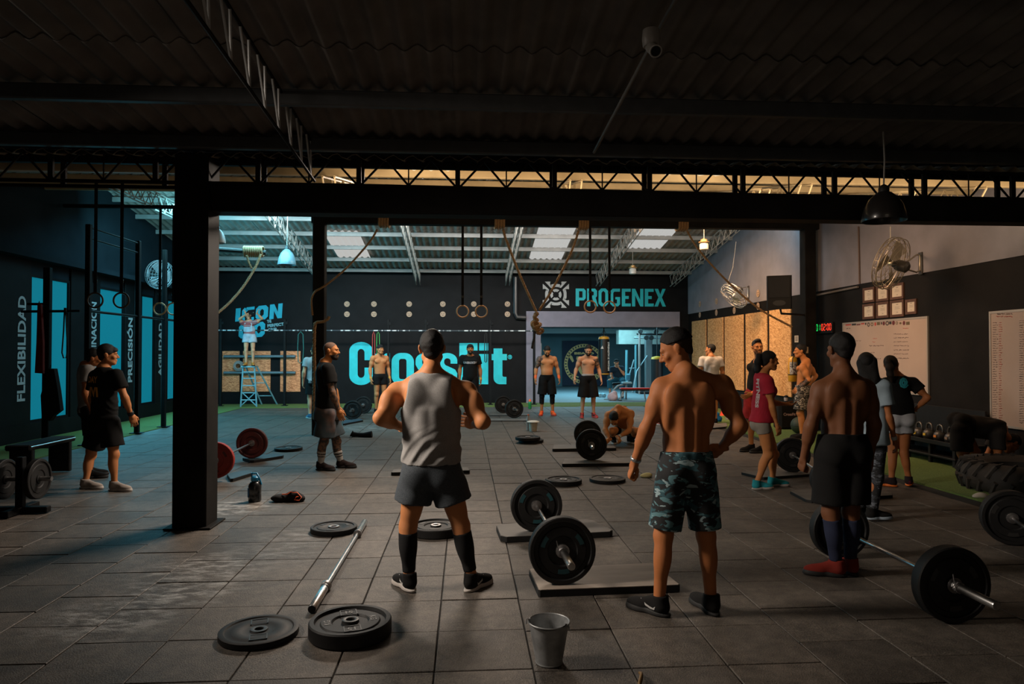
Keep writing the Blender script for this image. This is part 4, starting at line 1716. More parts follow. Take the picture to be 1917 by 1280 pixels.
            ob = obj(w.get('name', 'shorts'), np_mesh('shorts', [g.mesh()], m), None, root, label=w.get('label'))
            if w.get('band'):
                g2 = Field(J['pel'] - .27 * s, J['pel'] + .27 * s, vx)
                for p in tags('torso'):
                    g2.prim(p, inf=e * .7)
                g2.plane(T(0, 0, wz + .03, RH), tup)
                g2.plane(T(0, 0, wz - .02, RH), -tup)
                obj('waistband', np_mesh('waistband', [g2.mesh()], w['band']), None, ob)
        elif kind in ('tee', 'tank', 'bib'):
            lo_ = np.minimum.reduce([J['pel'] - .2, J['shL'], J['shR'], J['elL'], J['elR'], J['neck']]) - .2 * s
            hi_ = np.maximum.reduce([J['pel'], J['shL'], J['shR'], J['elL'], J['elR'], J['neck']]) + .2 * s
            g = Field(lo_, hi_, vx)
            for p in tags('torso'):
                g.prim(p, inf=e)
            hem = w.get('hemz', .86)
            if hem < 1.1:
                g.prim(ell(T(0, -.005, (hem + 1.25) / 2, mid), mid, (np.array((.160 * wide, .112 * b + belly * .8, .0)) * s + np.array((e, e, (1.30 - hem) * .62 * Lt)))), k=.04)
            if w.get('skirt'):
                g.prim(ell(T(0, w.get('skirty', 0), hem, mid), mid, np.array((w['skirt'], w.get('skirtd', .15), .16)) * s, .06))
            for sd in 'LR':
                sh, el, wr = bone(sd, False)
                d = nrm(el - sh)
                L = np.linalg.norm(el - sh)
                if kind == 'tee':
                    fr = w.get('sleeve', .55)
                    h = g.like()
                    q = sh + d * L * fr
                    h.prim(cone(sh, q + d * .03, .064 * s * (.5 + .5 * b) + e, .054 * s * (.5 + .5 * b) + e + w.get('sflare', .012), .02))
                    h.plane(q, d)
                    g.union(h, .03)
            if kind == 'tank':
                for sx in (-1, 1):
                    aw = w.get('arm', .25)
                    g.prim(ell(T(sx * aw, 0, 1.395), RC, np.array((w.get('armr', .125) * wide, .30, .175)) * s), sub=True, k=.012)
            g.plane(T(0, 0, hem, mid), -nrm(tup + mid[1] * w.get('hemtilt', 0)))
            nd = w.get('neck', .065)
            g.plane(J['neck'] + tup * nd * s, nrm(tup + tf * w.get('ntilt', .35)))
            if kind == 'tee':
                g.prim(ell(T(0, .035, 1.525), RC, np.array((.082 if not female else .09, .10, .075)) * s), sub=True, k=.008)
            if kind == 'tank':
                g.prim(ell(T(0, .03, w.get('neckz', 1.50)), RC, np.array((w.get('neckx', .08), .32, w.get('neckr', .07))) * s), sub=True, k=.01)
            if w.get('fold'):
                zf = w['fold']
                g.noise(zf[0], zf[1], 21, diag=zf[2])
            if w.get('crease'):
                cr_ = w['crease']
                g.folds(cr_[0], cr_[1], J['pel'], tup, cr_[2], cr_[3], cr_[4])
            g.noise(*nz)
            ob = obj(w.get('name', {'tee': 't_shirt', 'tank': 'tank_top', 'bib': 'bib'}[kind]), np_mesh(kind, [g.mesh()], m), None, root, label=w.get('label'))
        elif kind == 'legs':
            for sd in w.get('sides', 'LR'):
                hp, kn, an = bone(sd)
                g = Field(np.minimum(np.minimum(hp, kn), an) - .16 * s, np.maximum(np.maximum(hp, kn), an) + .16 * s, vx)
                for p in tags('leg' + sd):
                    g.prim(p, inf=e)
                d = nrm(an - kn)
                L = np.linalg.norm(an - kn)
                t0, t1 = w['t']
                if t0 < 0:
                    d2 = nrm(kn - hp)
                    g.plane(kn + d2 * np.linalg.norm(kn - hp) * t0, -d2)
                else:
                    g.plane(kn + d * L * t0, -d)
                g.plane(kn + d * L * t1, d)
                obj(w.get('name', 'sock'), np_mesh('sock', [g.mesh()], m), None, root, label=w.get('label'))
        elif kind == 'wrist':
            for sd in w.get('sides', 'LR'):
                sh, el, wr = bone(sd, False)
                g = Field(np.minimum(el, wr) - .09 * s, np.maximum(el, wr) + .09 * s, .006)
                for p in tags('arm' + sd):
                    g.prim(p, inf=w.get('e', .006))
                d = nrm(wr - el)
                g.plane(wr + d * w.get('t', (-.05, -.01))[0] * s, -d)
                g.plane(wr + d * w.get('t', (-.05, -.01))[1] * s, d)
                obj(w.get('name', 'wristband'), np_mesh('wristband', [g.mesh()], m), None, root, label=w.get('label'))
    # shoes
    if shoes:
        for i, sd in enumerate('LR'):
            an = J['an' + sd]
            kn = J['kn' + sd]
            if toes and toes[i] is not None:
                td = np.asarray(toes[i], float)
            else:
                td = fw + rt * ((-.22, .22)[i])
            zup = up if standing or (toes and len(toes) == 2) else up
            td = nrm(td - zup * (td @ zup))
            x = np.cross(td, zup)
            o3 = Matrix((Vector(x), Vector(td), Vector(zup))).transposed().to_4x4()
            c = an - zup * .085 * s + td * .012
            if standing:
                c = np.array((c[0], c[1], base[2] + max(0.0, (an[2] - base[2] - .09 * s)) * .9))
            o3.translation = Vector([float(v) for v in c])
            o3 = o3 @ Matrix.Diagonal((s * shoes.get('size', 1), s * shoes.get('size', 1), s, 1))
            us = obj('shoe', shoe_mesh('upper', shoes['m']), None, root)
            us.matrix_basis = o3
            so = obj('sole', shoe_mesh('sole', shoes['sole']), None, us)
            la = obj('laces', shoe_mesh('lace', shoes.get('lace', shoes['m'])), None, us)
    if extras:
        extras(root, J, T, RC, s, Hh)
    return root, J

# ================================================================== the people
from mathutils.bvhtree import BVHTree
wearable_cap = cloth('cap_black', (.010, .010, .011))
SK_TAN = skin('skin_tan', (.42, .165, .062))
SK_BRN = skin('skin_brown', (.33, .115, .038))
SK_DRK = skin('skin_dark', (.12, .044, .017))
SK_LGT = skin('skin_light', (.48, .235, .13))
SK_ORG = skin('skin_orange', (.46, .18, .06))  # more orange skin tone
INK = mat('skin_tattooed', (.20, .10, .055), .55, color2=(.045, .035, .032), vscale=26, mix=(.42, .55), bump=.1)
BLKC = cloth('black_cotton', (.0052, .005, .0048))
BLKS = cloth('black_shorts', (.0055, .0052, .0052))
HEATHER = mat('heather_jersey', (.20, .19, .185), .92, color2=(.28, .27, .26), vscale=260, mix=(.35, .65), bump=.05, bscale=200, spec=.2)
FLEECE = mat('grey_fleece', (.040, .048, .056), .95, color2=(.062, .07, .08), vscale=140, mix=(.35, .65), bump=.08, bscale=150, spec=.2)
CAMO = camo_mat('teal_camo', ((.005, .006, .007), (((.016, .06, .075), 1.0, .55, 1), ((.07, .16, .18), 1.25, .585, 5), ((.22, .30, .32), 1.5, .62, 9))), 8.5, .05)
CAMOBW = camo_mat('white_camo', ((.015, .014, .013), (((.10, .09, .08), 1.0, .52, 2), ((.42, .38, .33), 1.3, .58, 6))), 16)
CAMOLEG = camo_mat('grey_camo', ((.010, .011, .013), (((.035, .04, .05), 1.0, .52, 3), ((.12, .135, .16), 1.4, .60, 7))), 13, .05)
SOLEW = mat('white_sole', (.42, .38, .35), .6)
SOLEB = mat('black_sole', (.007, .0065, .0063), .7)
SOLEG = mat('grey_sole', (.28, .25, .23), .6)
SHB = cloth('black_shoe', (.007, .0065, .0063))
LACEW = mat('pale_lace', (.35, .33, .32), .8)
ORANGEM = mat('orange_fabric', (.85, .12, .015), .6)


def print_on(garment, body, m, origin, xdir, ydir, size, width=None, bold=.004, parent=None, lift=.003, name='print'):
    """flat print laid onto a garment: the letters follow the cloth"""
    x = nrm(xdir)
    y = np.asarray(ydir, float)
    y = nrm(y - x * (x @ y))
    z = np.cross(x, y)
    cu = bpy.data.curves.new('print', 'FONT')
    cu.body, cu.size, cu.offset, cu.align_x, cu.resolution_u = body, size, bold, 'CENTER', 2
    t = bpy.data.objects.new('print', cu)
    COL.objects.link(t)
    bpy.context.view_layer.update()
    dg = bpy.context.evaluated_depsgraph_get()
    me = bpy.data.meshes.new_from_object(t.evaluated_get(dg))
    sx = 1.0
    if width:
        sx = width / max(1e-6, t.dimensions.x)
    bpy.data.objects.remove(t)
    import bmesh
    bm = bmesh.new()
    bm.from_mesh(me)
    bmesh.ops.subdivide_edges(bm, edges=[e for e in bm.edges if e.calc_length() > .03], cuts=2)
    g = garment.data
    bv = BVHTree.FromPolygons([v.co for v in g.vertices], [tuple(p.vertices) for p in g.polygons])
    for v in bm.verts:
        p = np.asarray(origin) + x * v.co.x * sx + y * v.co.y
        h, n, i, d = bv.ray_cast(Vector(p + z * .35), Vector(-z), .6)
        v.co = (h + Vector(z) * lift) if h is not None else Vector(p)
    bm.to_mesh(me)
    bm.free()
    me.materials.clear()
    me.materials.append(m)
    o = bpy.data.objects.new(name, me)
    COL.objects.link(o)
    o.parent = garment
    return o


def child(root, name):
    return [c for c in root.children if c.name.split('.')[0] == name][0]


# man in the grey tank top, back to the camera
TM, TMJ = person('muscular man seen from behind in a grey racerback tank top and grey shorts', (820, 1104), 0, 1.76,
    px={'head': (809, 653, .02), 'neck': (808, 699, -.02), 'shL': (746, 733, 0), 'shR': (871, 731, 0), 'elL': (711, 782, -.13), 'wrL': (757, 801, .09), 'elR': (905, 789, -.13), 'wrR': (888, 794, .10),
        'pel': (808, 868, 0), 'hipL': (782, 892, 0), 'hipR': (836, 892, 0), 'knL': (764, 985, .0), 'knR': (863, 985, .0), 'anL': (766, 1083, 0), 'anR': (883, 1081, 0)},
    build=1.14, wide=1.07, muscle=1.22, vox=.0085, skin_m=SK_TAN, hair='short', look=(.02, 1, -.03), fdirs=((.7, .7, -.05), (-.55, .7, .1)), thumbs=((0, .2, 1), (0, .1, 1)),
    toes=((-.55, .85, 0), (.6, .8, 0)), shoes={'m': SHB, 'sole': SOLEW, 'lace': LACEW, 'size': 1.0},
    wear=[{'k': 'shorts', 'm': FLEECE, 'hem': .50, 'e': .022, 'flare': .026, 'waist': 1.02, 'nz': (.006, 36, 3)},
          {'k': 'tank', 'm': HEATHER, 'e': .016, 'hemz': .965, 'skirt': .19, 'skirtd': .145, 'arm': .272, 'armr': .152, 'neck': .10, 'ntilt': .1, 'neckr': .068, 'neckz': 1.535, 'neckx': .088, 'crease': (.0075, 105, .02, .30, 5), 'nz': (.003, 45, 12), 'vox': .007},
          {'k': 'legs', 'm': cloth('black_calf_sleeve', (.010, .010, .0105), bump=.1), 'e': .005, 't': (.10, .86), 'name': 'calf_sleeve'}])

# man in camouflage shorts
CM, CMJ = person('shirtless man in teal camouflage shorts, back turned, looking down to his side', (1284, 1150), 0, 1.77,
    px={'head': (1266, 654, .04), 'neck': (1284, 703, -.01), 'shL': (1241, 724, 0), 'shR': (1350, 719, 0), 'elL': (1212, 800, -.03), 'wrL': (1188, 866, .04), 'elR': (1386, 796, -.10), 'wrR': (1350, 838, .02),
        'pel': (1284, 866, 0), 'hipL': (1262, 884, 0), 'hipR': (1308, 884, 0), 'knL': (1242, 1003, .0), 'knR': (1322, 1003, .0), 'anL': (1234, 1126, .0), 'anR': (1331, 1122, .03)},
    build=1.03, wide=.98, muscle=1.12, vox=.0085, skin_m=SK_BRN, hair='fade', look=(-.88, .28, -.42), headup=(-.25, .1, 1), hands=('fist', 'relax'), fdirs=(None, (-.75, .55, -.3)), thumbs=((.1, 1, 0), (-.2, .5, -.8)),
    toes=((-.72, .7, 0), (-.22, 1, 0)), shoes={'m': SHB, 'sole': SOLEB, 'size': 1.04},
    wear=[{'k': 'shorts', 'm': CAMO, 'hem': .87, 'e': .014, 'flare': .020, 'waist': 1.02, 'nz': (.005, 32, 5)},
          {'k': 'wrist', 'm': mat('metal_bracelet', (.35, .36, .36), .35, metal=.8), 'sides': 'L', 't': (-.035, -.012), 'name': 'bracelet'}])

def swoosh(person_, m, which=(0, 1)):
    """curved tick on the outer side of the shoes"""
    sh = [c for c in person_.children if c.name.startswith('shoe')]
    for k in which:
        o = sh[k]
        side = -1 if k == 0 else 1
        g = o.data
        bv = BVHTree.FromPolygons([v.co for v in g.vertices], [tuple(p.vertices) for p in g.polygons])
        up_ = [(-.012, .062), (.006, .048), (.03, .050), (.06, .060), (.10, .080)]
        lo_ = [(-.012, .060), (-.002, .038), (.028, .036), (.06, .048), (.10, .078)]
        vs = []
        for (y, z) in up_ + lo_:
            h, n, i, d = bv.ray_cast(Vector((side * .2, y, z)), Vector((-side, 0, 0)), .4)
            vs.append((h.x + side * .0025, y, z) if h is not None else (side * .04, y, z))
        fs = [(i, i + 1, 6 + i, 5 + i) for i in range(4)]
        obj('tick_mark', MB().add(vs, fs), m, o, False)


SWM = mat('pale_tick', (.38, .37, .36), .6)
swoosh(CM, SWM)
swoosh(TM, mat('white_tick', (.55, .54, .52), .6))

# dark shirtless man at right
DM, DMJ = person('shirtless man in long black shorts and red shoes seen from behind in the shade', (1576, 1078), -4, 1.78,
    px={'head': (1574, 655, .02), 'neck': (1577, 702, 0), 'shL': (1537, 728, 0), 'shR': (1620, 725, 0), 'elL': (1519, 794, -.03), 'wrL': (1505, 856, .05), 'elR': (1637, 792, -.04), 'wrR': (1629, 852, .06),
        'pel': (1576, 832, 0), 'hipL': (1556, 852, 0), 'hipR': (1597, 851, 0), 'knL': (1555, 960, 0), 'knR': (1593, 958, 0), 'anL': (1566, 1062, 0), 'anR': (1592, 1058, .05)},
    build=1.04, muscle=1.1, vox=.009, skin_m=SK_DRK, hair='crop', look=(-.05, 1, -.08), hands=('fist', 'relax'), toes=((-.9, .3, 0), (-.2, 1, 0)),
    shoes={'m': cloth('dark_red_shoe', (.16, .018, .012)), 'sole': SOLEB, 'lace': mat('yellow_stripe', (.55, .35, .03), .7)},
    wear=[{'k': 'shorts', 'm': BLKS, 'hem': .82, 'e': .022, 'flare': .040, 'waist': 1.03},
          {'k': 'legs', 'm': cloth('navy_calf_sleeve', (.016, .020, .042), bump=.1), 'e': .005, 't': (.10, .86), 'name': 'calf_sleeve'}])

# boy at left
GOLDP = mat('gold_print', (.80, .33, .03), .7)
BY, BYJ = person('boy in a black t-shirt with gold print walking past the blue windows', (192, 916), 48, 1.72,
    px={'head': (202, 664, 0), 'neck': (197, 691, 0), 'shL': (179, 704, .12), 'shR': (218, 703, -.12), 'elR': (233, 743, -.13), 'wrR': (246, 778, -.05), 'elL': (172, 745, .15), 'wrL': (180, 780, .2),
        'pel': (197, 780, 0), 'hipL': (189, 791, .07), 'hipR': (206, 791, -.07), 'knL': (170, 852, .12), 'knR': (213, 851, -.08), 'anL': (160, 902, .05), 'anR': (214, 905, -.08)},
    build=.93, muscle=.85, vox=.010, skin_m=SK_TAN, hair='fringe', look=(.93, .35, -.04), toes=((.9, -.1, 0), (1, -.15, 0)), shoes={'m': cloth('grey_knit_shoe', (.30, .26, .23)), 'sole': SOLEW},
    wear=[{'k': 'shorts', 'm': BLKS, 'hem': .74, 'e': .024, 'flare': .04, 'waist': 1.02}, {'k': 'tee', 'm': BLKC, 'hemz': .80, 'e': .018, 'sleeve': .62, 'skirt': .185, 'crease': (.006, 90, .05, .45, 4)},
          {'k': 'wrist', 'm': mat('black_watch', (.012, .012, .013), .35), 'sides': 'R', 't': (-.05, -.005), 'e': .009, 'name': 'watch'}])
te = child(BY, 't_shirt')
bt_ = np.array((math.sin(math.radians(48)), math.cos(math.radians(48)), 0))
rx_ = np.array((bt_[1], -bt_[0], 0))
pb = BYJ['pel'] + (BYJ['neck'] - BYJ['pel']) * .78 - rx_ * .015
print_on(te, 'DAY', GOLDP, pb + np.array((0, 0, -.03)), rx_, (0, 0, 1), .10, .20)
print_on(te, 'VIVI', GOLDP, pb + np.array((0, 0, -.19)), rx_, (0, 0, 1), .15, .24, bold=.006)

person('person in a grey t-shirt mostly hidden behind the boy in black', (168, 893), 65, 1.70, px={'head': (178, 670, 0)}, vox=.012, skin_m=SK_BRN, hair='short', look=(.9, .2, -.1), shoes={'m': SHB, 'sole': SOLEB},
       wear=[{'k': 'shorts', 'm': BLKS, 'hem': .8}, {'k': 'tee', 'm': cloth('grey_tee', (.22, .21, .20))}])

# photographer on the stepladder
DENIM = cloth('pale_denim', (.30, .38, .44), var=.15)
LADZ = W(467, 685, 20.3)
PH, PHJ = person('woman in pale denim dungaree shorts standing on the stepladder taking a picture', None, 168, 1.66, ground=LADZ,
    px={'head': (464.5, 591, .02), 'neck': (465.5, 600, .03), 'shR': (454.5, 605, 0), 'shL': (476, 604.5, 0), 'elR': (448.5, 597, -.16), 'elL': (490.5, 596.5, -.12), 'wrR': (460.5, 588, -.30), 'wrL': (481, 586, -.30)},
    female=True, vox=.013, skin_m=SK_LGT, hair='long', hair_m=HAIRBRN, look=(.35, -.9, .12), fdirs=((.3, -.2, .9), (-.2, -.2, .95)), shoes={'m': cloth('tan_boot', (.42, .16, .03)), 'sole': SOLEB},
    wear=[{'k': 'tee', 'm': cloth('striped_red_tee', (.24, .05, .055), color2=(.36, .22, .22), vscale=1.0, stretch=(1, 1, 60), mix=(.45, .55)), 'sleeve': .5, 'hemz': .95, 'e': .010},
          {'k': 'shorts', 'm': DENIM, 'hem': .42, 'e': .018, 'flare': .035, 'waist': 1.12, 'name': 'dungaree_shorts'},
          {'k': 'bib', 'm': DENIM, 'hemz': 1.06, 'e': .02, 'neck': -.16, 'ntilt': .3, 'name': 'dungaree_bib'}])
bd = child(PH, 'dungaree_bib')
for sx in (-1, 1):
    n_, s_ = PHJ['neck'], PHJ['shR'] if sx > 0 else PHJ['shL']
    m_ = n_ + (s_ - n_) * .55
    f_ = np.array((.2, -.98, 0))
    obj('strap', MB().tube([m_ + np.array((0, 0, -.28)) + f_ * .125, m_ + np.array((0, 0, -.12)) + f_ * .12, m_ + np.array((0, 0, .03)) + f_ * .02, m_ + np.array((0, 0, -.05)) - f_ * .10, m_ + np.array((0, 0, -.25)) - f_ * .12], .022, 6, squash=.35), DENIM, bd)
ph = thing('phone', 'dark phone held up by the woman on the stepladder', 'phone', W(471, 586, 20.1))
obj('phone_case', MB().box(ph.location, (.16, .012, .08), rot=(0, 0, .25), bev=.004), BLKC, ph)
obj('lens', MB().lathe([(.008, 0), (.008, -.004)], 10, 'Y', (ph.location[0] + .05, ph.location[1] - .007, ph.location[2] + .02)), STEEL, ph)

# bald man with tattoos
BM, BMJ = person('bald bearded man with tattooed arms in a black t-shirt and white socks facing right', (618, 878), 88, 1.79,
    px={'head': (620, 656.5, 0), 'neck': (611, 681, 0), 'shR': (614, 691, -.19), 'shL': (612, 690, .19), 'elR': (621, 732, -.23), 'wrR': (634, 769, -.18), 'elL': (626, 731, .22), 'wrL': (634, 764, .2),
        'pel': (612, 768, 0), 'hipR': (612, 776, -.09), 'hipL': (615, 776, .09), 'knR': (606, 826, -.09), 'knL': (630, 826, .10), 'anR': (600, 869, -.08), 'anL': (638, 868, .12)},
    build=1.05, vox=.010, skin_m=SK_ORG, hair='buzz', beard='goatee', look=(1, -.12, -.02), toes=((1, -.12, 0), (.9, -.3, 0)), shoes={'m': cloth('brown_black_shoe', (.022, .014, .013)), 'sole': SOLEB},
    tattoo=(INK, [('shR', 'elR', .35, 1.2, .09), ('elR', 'wrR', -.1, .95, .08), ('knL', 'anL', -.25, .9, .1), ('knR', 'anR', -.25, .9, .1)]),
    wear=[{'k': 'shorts', 'm': cloth('faded_print_shorts', (.05, .068, .08), color2=(.20, .12, .10), vscale=5, mix=(.5, .75)), 'hem': .82, 'e': .03, 'flare': .05}, {'k': 'tee', 'm': BLKC, 'hemz': .84, 'e': .022, 'sleeve': .66, 'skirt': .19, 'skirtd': .17},
          {'k': 'legs', 'm': mat('white_sock_striped', (.36, .34, .32), .9, bump=.2), 'e': .006, 't': (.42, .95), 'name': 'sock'},
          {'k': 'legs', 'm': BLKC, 'e': .0085, 't': (.50, .56), 'name': 'sock_stripe'}, {'k': 'legs', 'm': BLKC, 'e': .0085, 't': (.61, .67), 'name': 'sock_stripe'}])
te = child(BM, 't_shirt')
c_ = BMJ['neck'] + (BMJ['pel'] - BMJ['neck']) * .28
print_on(te, 'LIFT', mat('red_print', (.55, .04, .03), .7), c_ + np.array((.0, -.03, 0)), (0, 1, 0), (0, 0, 1), .07, .14) if False else None

person('person in a grey shirt and blue shoes half hidden behind the slim column', (588, 783), -20, 1.76, vox=.013, skin_m=SK_LGT, hair='short', shoes={'m': cloth('blue_shoe', (.04, .12, .20)), 'sole': SOLEW},
       wear=[{'k': 'shorts', 'm': BLKS, 'hem': .75}, {'k': 'tee', 'm': cloth('pale_grey_tee', (.27, .25, .25))}])

YEL = mat('yellow_band', (.60, .30, .03), .6)
person('shirtless man in a dark cap and black shorts standing before the first letter', (711, 773), 150, 1.82, vox=.013, skin_m=SK_TAN, hair='cap', look=(.55, -.8, 0), muscle=1.1, shoes={'m': SHB, 'sole': SOLEW},
       wear=[{'k': 'shorts', 'm': BLKS, 'hem': .42, 'e': .012, 'flare': .015}, {'k': 'wrist', 'm': YEL, 't': (-.05, .0)}])
BT, BTJ = person('bearded man in black cap and t-shirt with pale chest print before the lettering', (880, 778), 178, 1.82, vox=.013, skin_m=SK_BRN, hair='cap', beard='full', build=1.06, shoes={'m': SHB, 'sole': SOLEB},
       wear=[{'k': 'shorts', 'm': BLKS, 'hem': .8}, {'k': 'tee', 'm': BLKC, 'hemz': .84}, {'k': 'wrist', 'm': YEL, 'sides': 'L', 't': (-.05, .0)}])
te = child(BT, 't_shirt')
print_on(te, 'UNBROKEN', mat('pale_print', (.36, .33, .33), .7), BTJ['neck'] + np.array((0, -.1, -.20)), (1, 0, 0), (0, 0, 1), .075, .34)
person('shirtless man with orange shoes and orange wristbands looking down', (1024, 777), 180, 1.80, vox=.012, skin_m=SK_TAN, hair='short', beard='full', look=(.05, -.80, -.62), headup=(0, -.5, .85), build=1.08, muscle=1.1, belly=.012,
       loc={'head': (0, .06, 1.61), 'elL': (-.275, -.03, 1.15), 'elR': (.275, -.03, 1.15), 'wrL': (-.30, .06, .92), 'wrR': (.30, .06, .92), 'anL': (-.14, 0, .085), 'anR': (.14, 0, .085), 'knL': (-.13, .03, .485), 'knR': (.13, .03, .485)},
       shoes={'m': cloth('orange_shoe', (.80, .10, .02)), 'sole': mat('red_sole', (.6, .04, .02), .6)}, tattoo=(INK, [('shR', 'elR', -.5, .9, .10)]),
       wear=[{'k': 'shorts', 'm': BLKS, 'hem': .92, 'e': .018, 'flare': .035}, {'k': 'wrist', 'm': ORANGEM, 't': (-.09, .0)},
             {'k': 'legs', 'm': BLKC, 'e': .007, 't': (-.12, .52), 'name': 'knee_sleeve'}, {'k': 'legs', 'm': YEL, 'e': .009, 't': (.47, .51), 'name': 'sleeve_trim'}])
person('shirtless bearded man in long black shorts in front of the round poster', (1101, 781), 178, 1.80, vox=.012, skin_m=SK_LGT, hair='short', beard='full', look=(-.1, -.86, -.40), muscle=1.1,
       loc={'head': (0, .04, 1.63), 'elL': (-.28, -.04, 1.15), 'elR': (.285, -.05, 1.16), 'wrL': (-.31, .05, .92), 'wrR': (.345, .06, .95), 'anL': (-.135, 0, .085), 'anR': (.15, 0, .085), 'knL': (-.125, .03, .485), 'knR': (.13, .03, .485)},
       shoes={'m': cloth('red_black_shoe', (.30, .03, .03), color2=(.02, .015, .015), vscale=14), 'sole': mat('red_sole2', (.5, .05, .05), .6)}, tattoo=(INK, [('shL', 'elL', .0, .6, .09)]),
       wear=[{'k': 'shorts', 'm': BLKS, 'hem': .99, 'e': .022, 'flare': .06, 'band': mat('grey_band', (.3, .28, .28), .8)}])

# crouching man
CR, CRJ = person('shirtless man crouching by the barbell and tying his wrist wraps', (1160, 831), 180, 1.75,
    px={'pel': (1167, 799, .28), 'neck': (1158, 767, -.08), 'head': (1149, 783, -.26), 'shR': (1139, 776, -.06), 'shL': (1181, 773, -.06), 'elR': (1133, 804, -.20), 'wrR': (1141, 823, -.36), 'elL': (1178, 806, -.22), 'wrL': (1156, 819, -.40),
        'hipR': (1158, 806, .26), 'hipL': (1177, 806, .26), 'knR': (1145, 806, -.12), 'knL': (1192, 806, -.12), 'anR': (1149, 826, .12), 'anL': (1179, 827, .14)},
    vox=.010, skin_m=SK_ORG, hair='short', look=(-.1, -.45, -.9), headup=(-.2, -.85, .45), muscle=1.15, hands=('fist', 'fist'), thumbs=((0, 0, 1), (0, 0, 1)), fdirs=((.3, -.5, -.6), (-.8, -.4, -.3)), toes=((.25, -1, 0), (-.15, -1, 0)), shoes={'m': SHB, 'sole': SOLEW},
    wear=[{'k': 'shorts', 'm': cloth('grey_shorts', (.28, .27, .26)), 'hem': .8, 'e': .016, 'flare': .02}, {'k': 'wrist', 'm': mat('white_wrap', (.5, .48, .42), .8), 'sides': 'L', 't': (-.07, -.03)},
          {'k': 'wrist', 'm': mat('red_wrap', (.16, .02, .015), .8), 't': (-.03, .0)}, {'k': 'legs', 'm': BLKC, 'e': .006, 't': (.4, .9), 'name': 'sock'}])

# seated man in the weights room
NAVY = cloth('navy_tee', (.012, .030, .050))
JEANS = cloth('blue_jeans', (.02, .13, .20))
zp = W(1157, 711, 24.6)
person('man in navy t-shirt and jeans sitting with a hand on his face', None, 195, 1.75, ground=(zp[0], zp[1], 0),
    px={'pel': (1158, 707, .05), 'neck': (1155, 686, 0), 'head': (1154, 678.5, -.04), 'shR': (1145, 690, 0), 'shL': (1165, 689, 0), 'elR': (1144, 703, -.05), 'wrR': (1147, 708, -.3), 'elL': (1168, 701, -.18), 'wrL': (1157.5, 687, -.24),
        'hipR': (1152.5, 710, 0), 'hipL': (1163, 710, 0), 'knR': (1141, 712, -.40), 'knL': (1166, 712, -.42), 'anR': (1142, 737, -.30), 'anL': (1166, 737, -.34)},
    vox=.014, skin_m=SK_LGT, hair='peakcap', look=(-.15, -.95, -.1), fdirs=(None, (-.3, 0, 1)), toes=((-.2, -1, 0), (.1, -1, 0)), shoes={'m': cloth('white_shoe', (.5, .5, .5)), 'sole': SOLEW},
    wear=[{'k': 'shorts', 'm': JEANS, 'hem': 1.92, 'e': .015, 'flare': .012, 'name': 'jeans'}, {'k': 'tee', 'm': NAVY, 'hemz': .93, 'sleeve': .6}])

WT_, WTJ = person('man in a white t-shirt with his back turned by the wood boards', (1331, 793), 5, 1.79, vox=.012, skin_m=SK_TAN, hair='short', look=(-.75, .6, 0), shoes={'m': SHB, 'sole': SOLEW}, build=1.05,
       wear=[{'k': 'shorts', 'm': BLKS, 'hem': .8}, {'k': 'tee', 'm': cloth('white_tee', (.52, .47, .43)), 'hemz': .84}])
person('young man with quiffed hair in a black tank top and red shorts looking over', (1417, 846), -122, 1.79,
    px={'head': (1418, 650, -.03), 'neck': (1420, 671, 0), 'shL': (1433, 684, -.15), 'shR': (1411, 684, .15), 'elL': (1428, 724, -.22), 'wrL': (1406, 738, -.34), 'elR': (1404, 724, .2), 'wrR': (1399, 752, .15)},
    vox=.010, skin_m=SK_ORG, hair='quiff', beard='stubble', look=(-.12, -1, -.02), fdirs=((-.9, -.2, -.35), None), thumbs=((0, -.3, .9), None), shoes={'m': SHB, 'sole': SOLEB}, toes=((-1, -.15, 0), (-1, -.3, 0)),
    wear=[{'k': 'shorts', 'm': cloth('red_shorts', (.20, .012, .015), color2=(.42, .03, .03), vscale=5, mix=(.4, .6)), 'hem': .92, 'e': .02, 'flare': .045}, {'k': 'tank', 'm': BLKC, 'hemz': .90, 'e': .012, 'arm': .27, 'armr': .135, 'neck': .06, 'neckr': .10, 'neckz': 1.50},
          {'k': 'wrist', 'm': ORANGEM, 'sides': 'L', 't': (-.05, -.01)}, {'k': 'wrist', 'm': mat('grey_wristband', (.25, .24, .2), .7), 'sides': 'L', 't': (-.085, -.055)}])
REDT = cloth('red_tee', (.36, .020, .038), var=.15)
RW, RWJ = person('woman in a red t-shirt and pale grey tight shorts with a dark ponytail facing right', (1432, 914), 76, 1.64,
    px={'head': (1441, 675, 0), 'neck': (1431, 700, .0), 'shR': (1436, 714, -.14), 'shL': (1434, 713, .14), 'elR': (1445, 760, -.17), 'wrR': (1455, 797, -.13), 'elL': (1447, 754, .2), 'wrL': (1469, 756, .12),
        'pel': (1428, 784, 0), 'hipR': (1428, 796, -.08), 'hipL': (1428, 796, .08), 'knR': (1438, 850, -.07), 'knL': (1449, 850, .09), 'anR': (1417, 903, -.06), 'anL': (1446, 898, .14)},
    female=True, vox=.009, skin_m=SK_ORG, hair='pony', look=(.98, -.05, -.08), toes=((1, -.05, 0), (1, .1, 0)), shoes={'m': cloth('teal_shoe', (.02, .25, .30)), 'sole': SOLEW},
    wear=[{'k': 'shorts', 'm': cloth('pale_grey_lycra', (.27, .24, .20), bump=.1), 'hem': .26, 'e': .006, 'flare': .0, 'waist': 1.06, 'nz': (.001, 40, 3)},
          {'k': 'tee', 'm': REDT, 'hemz': .92, 'e': .016, 'sleeve': .50, 'sflare': .018, 'skirt': .165, 'skirtd': .15, 'crease': (.005, 100, .05, .4, 3)}])
te = child(RW, 't_shirt')
PRW = mat('white_print', (.50, .42, .42), .7)
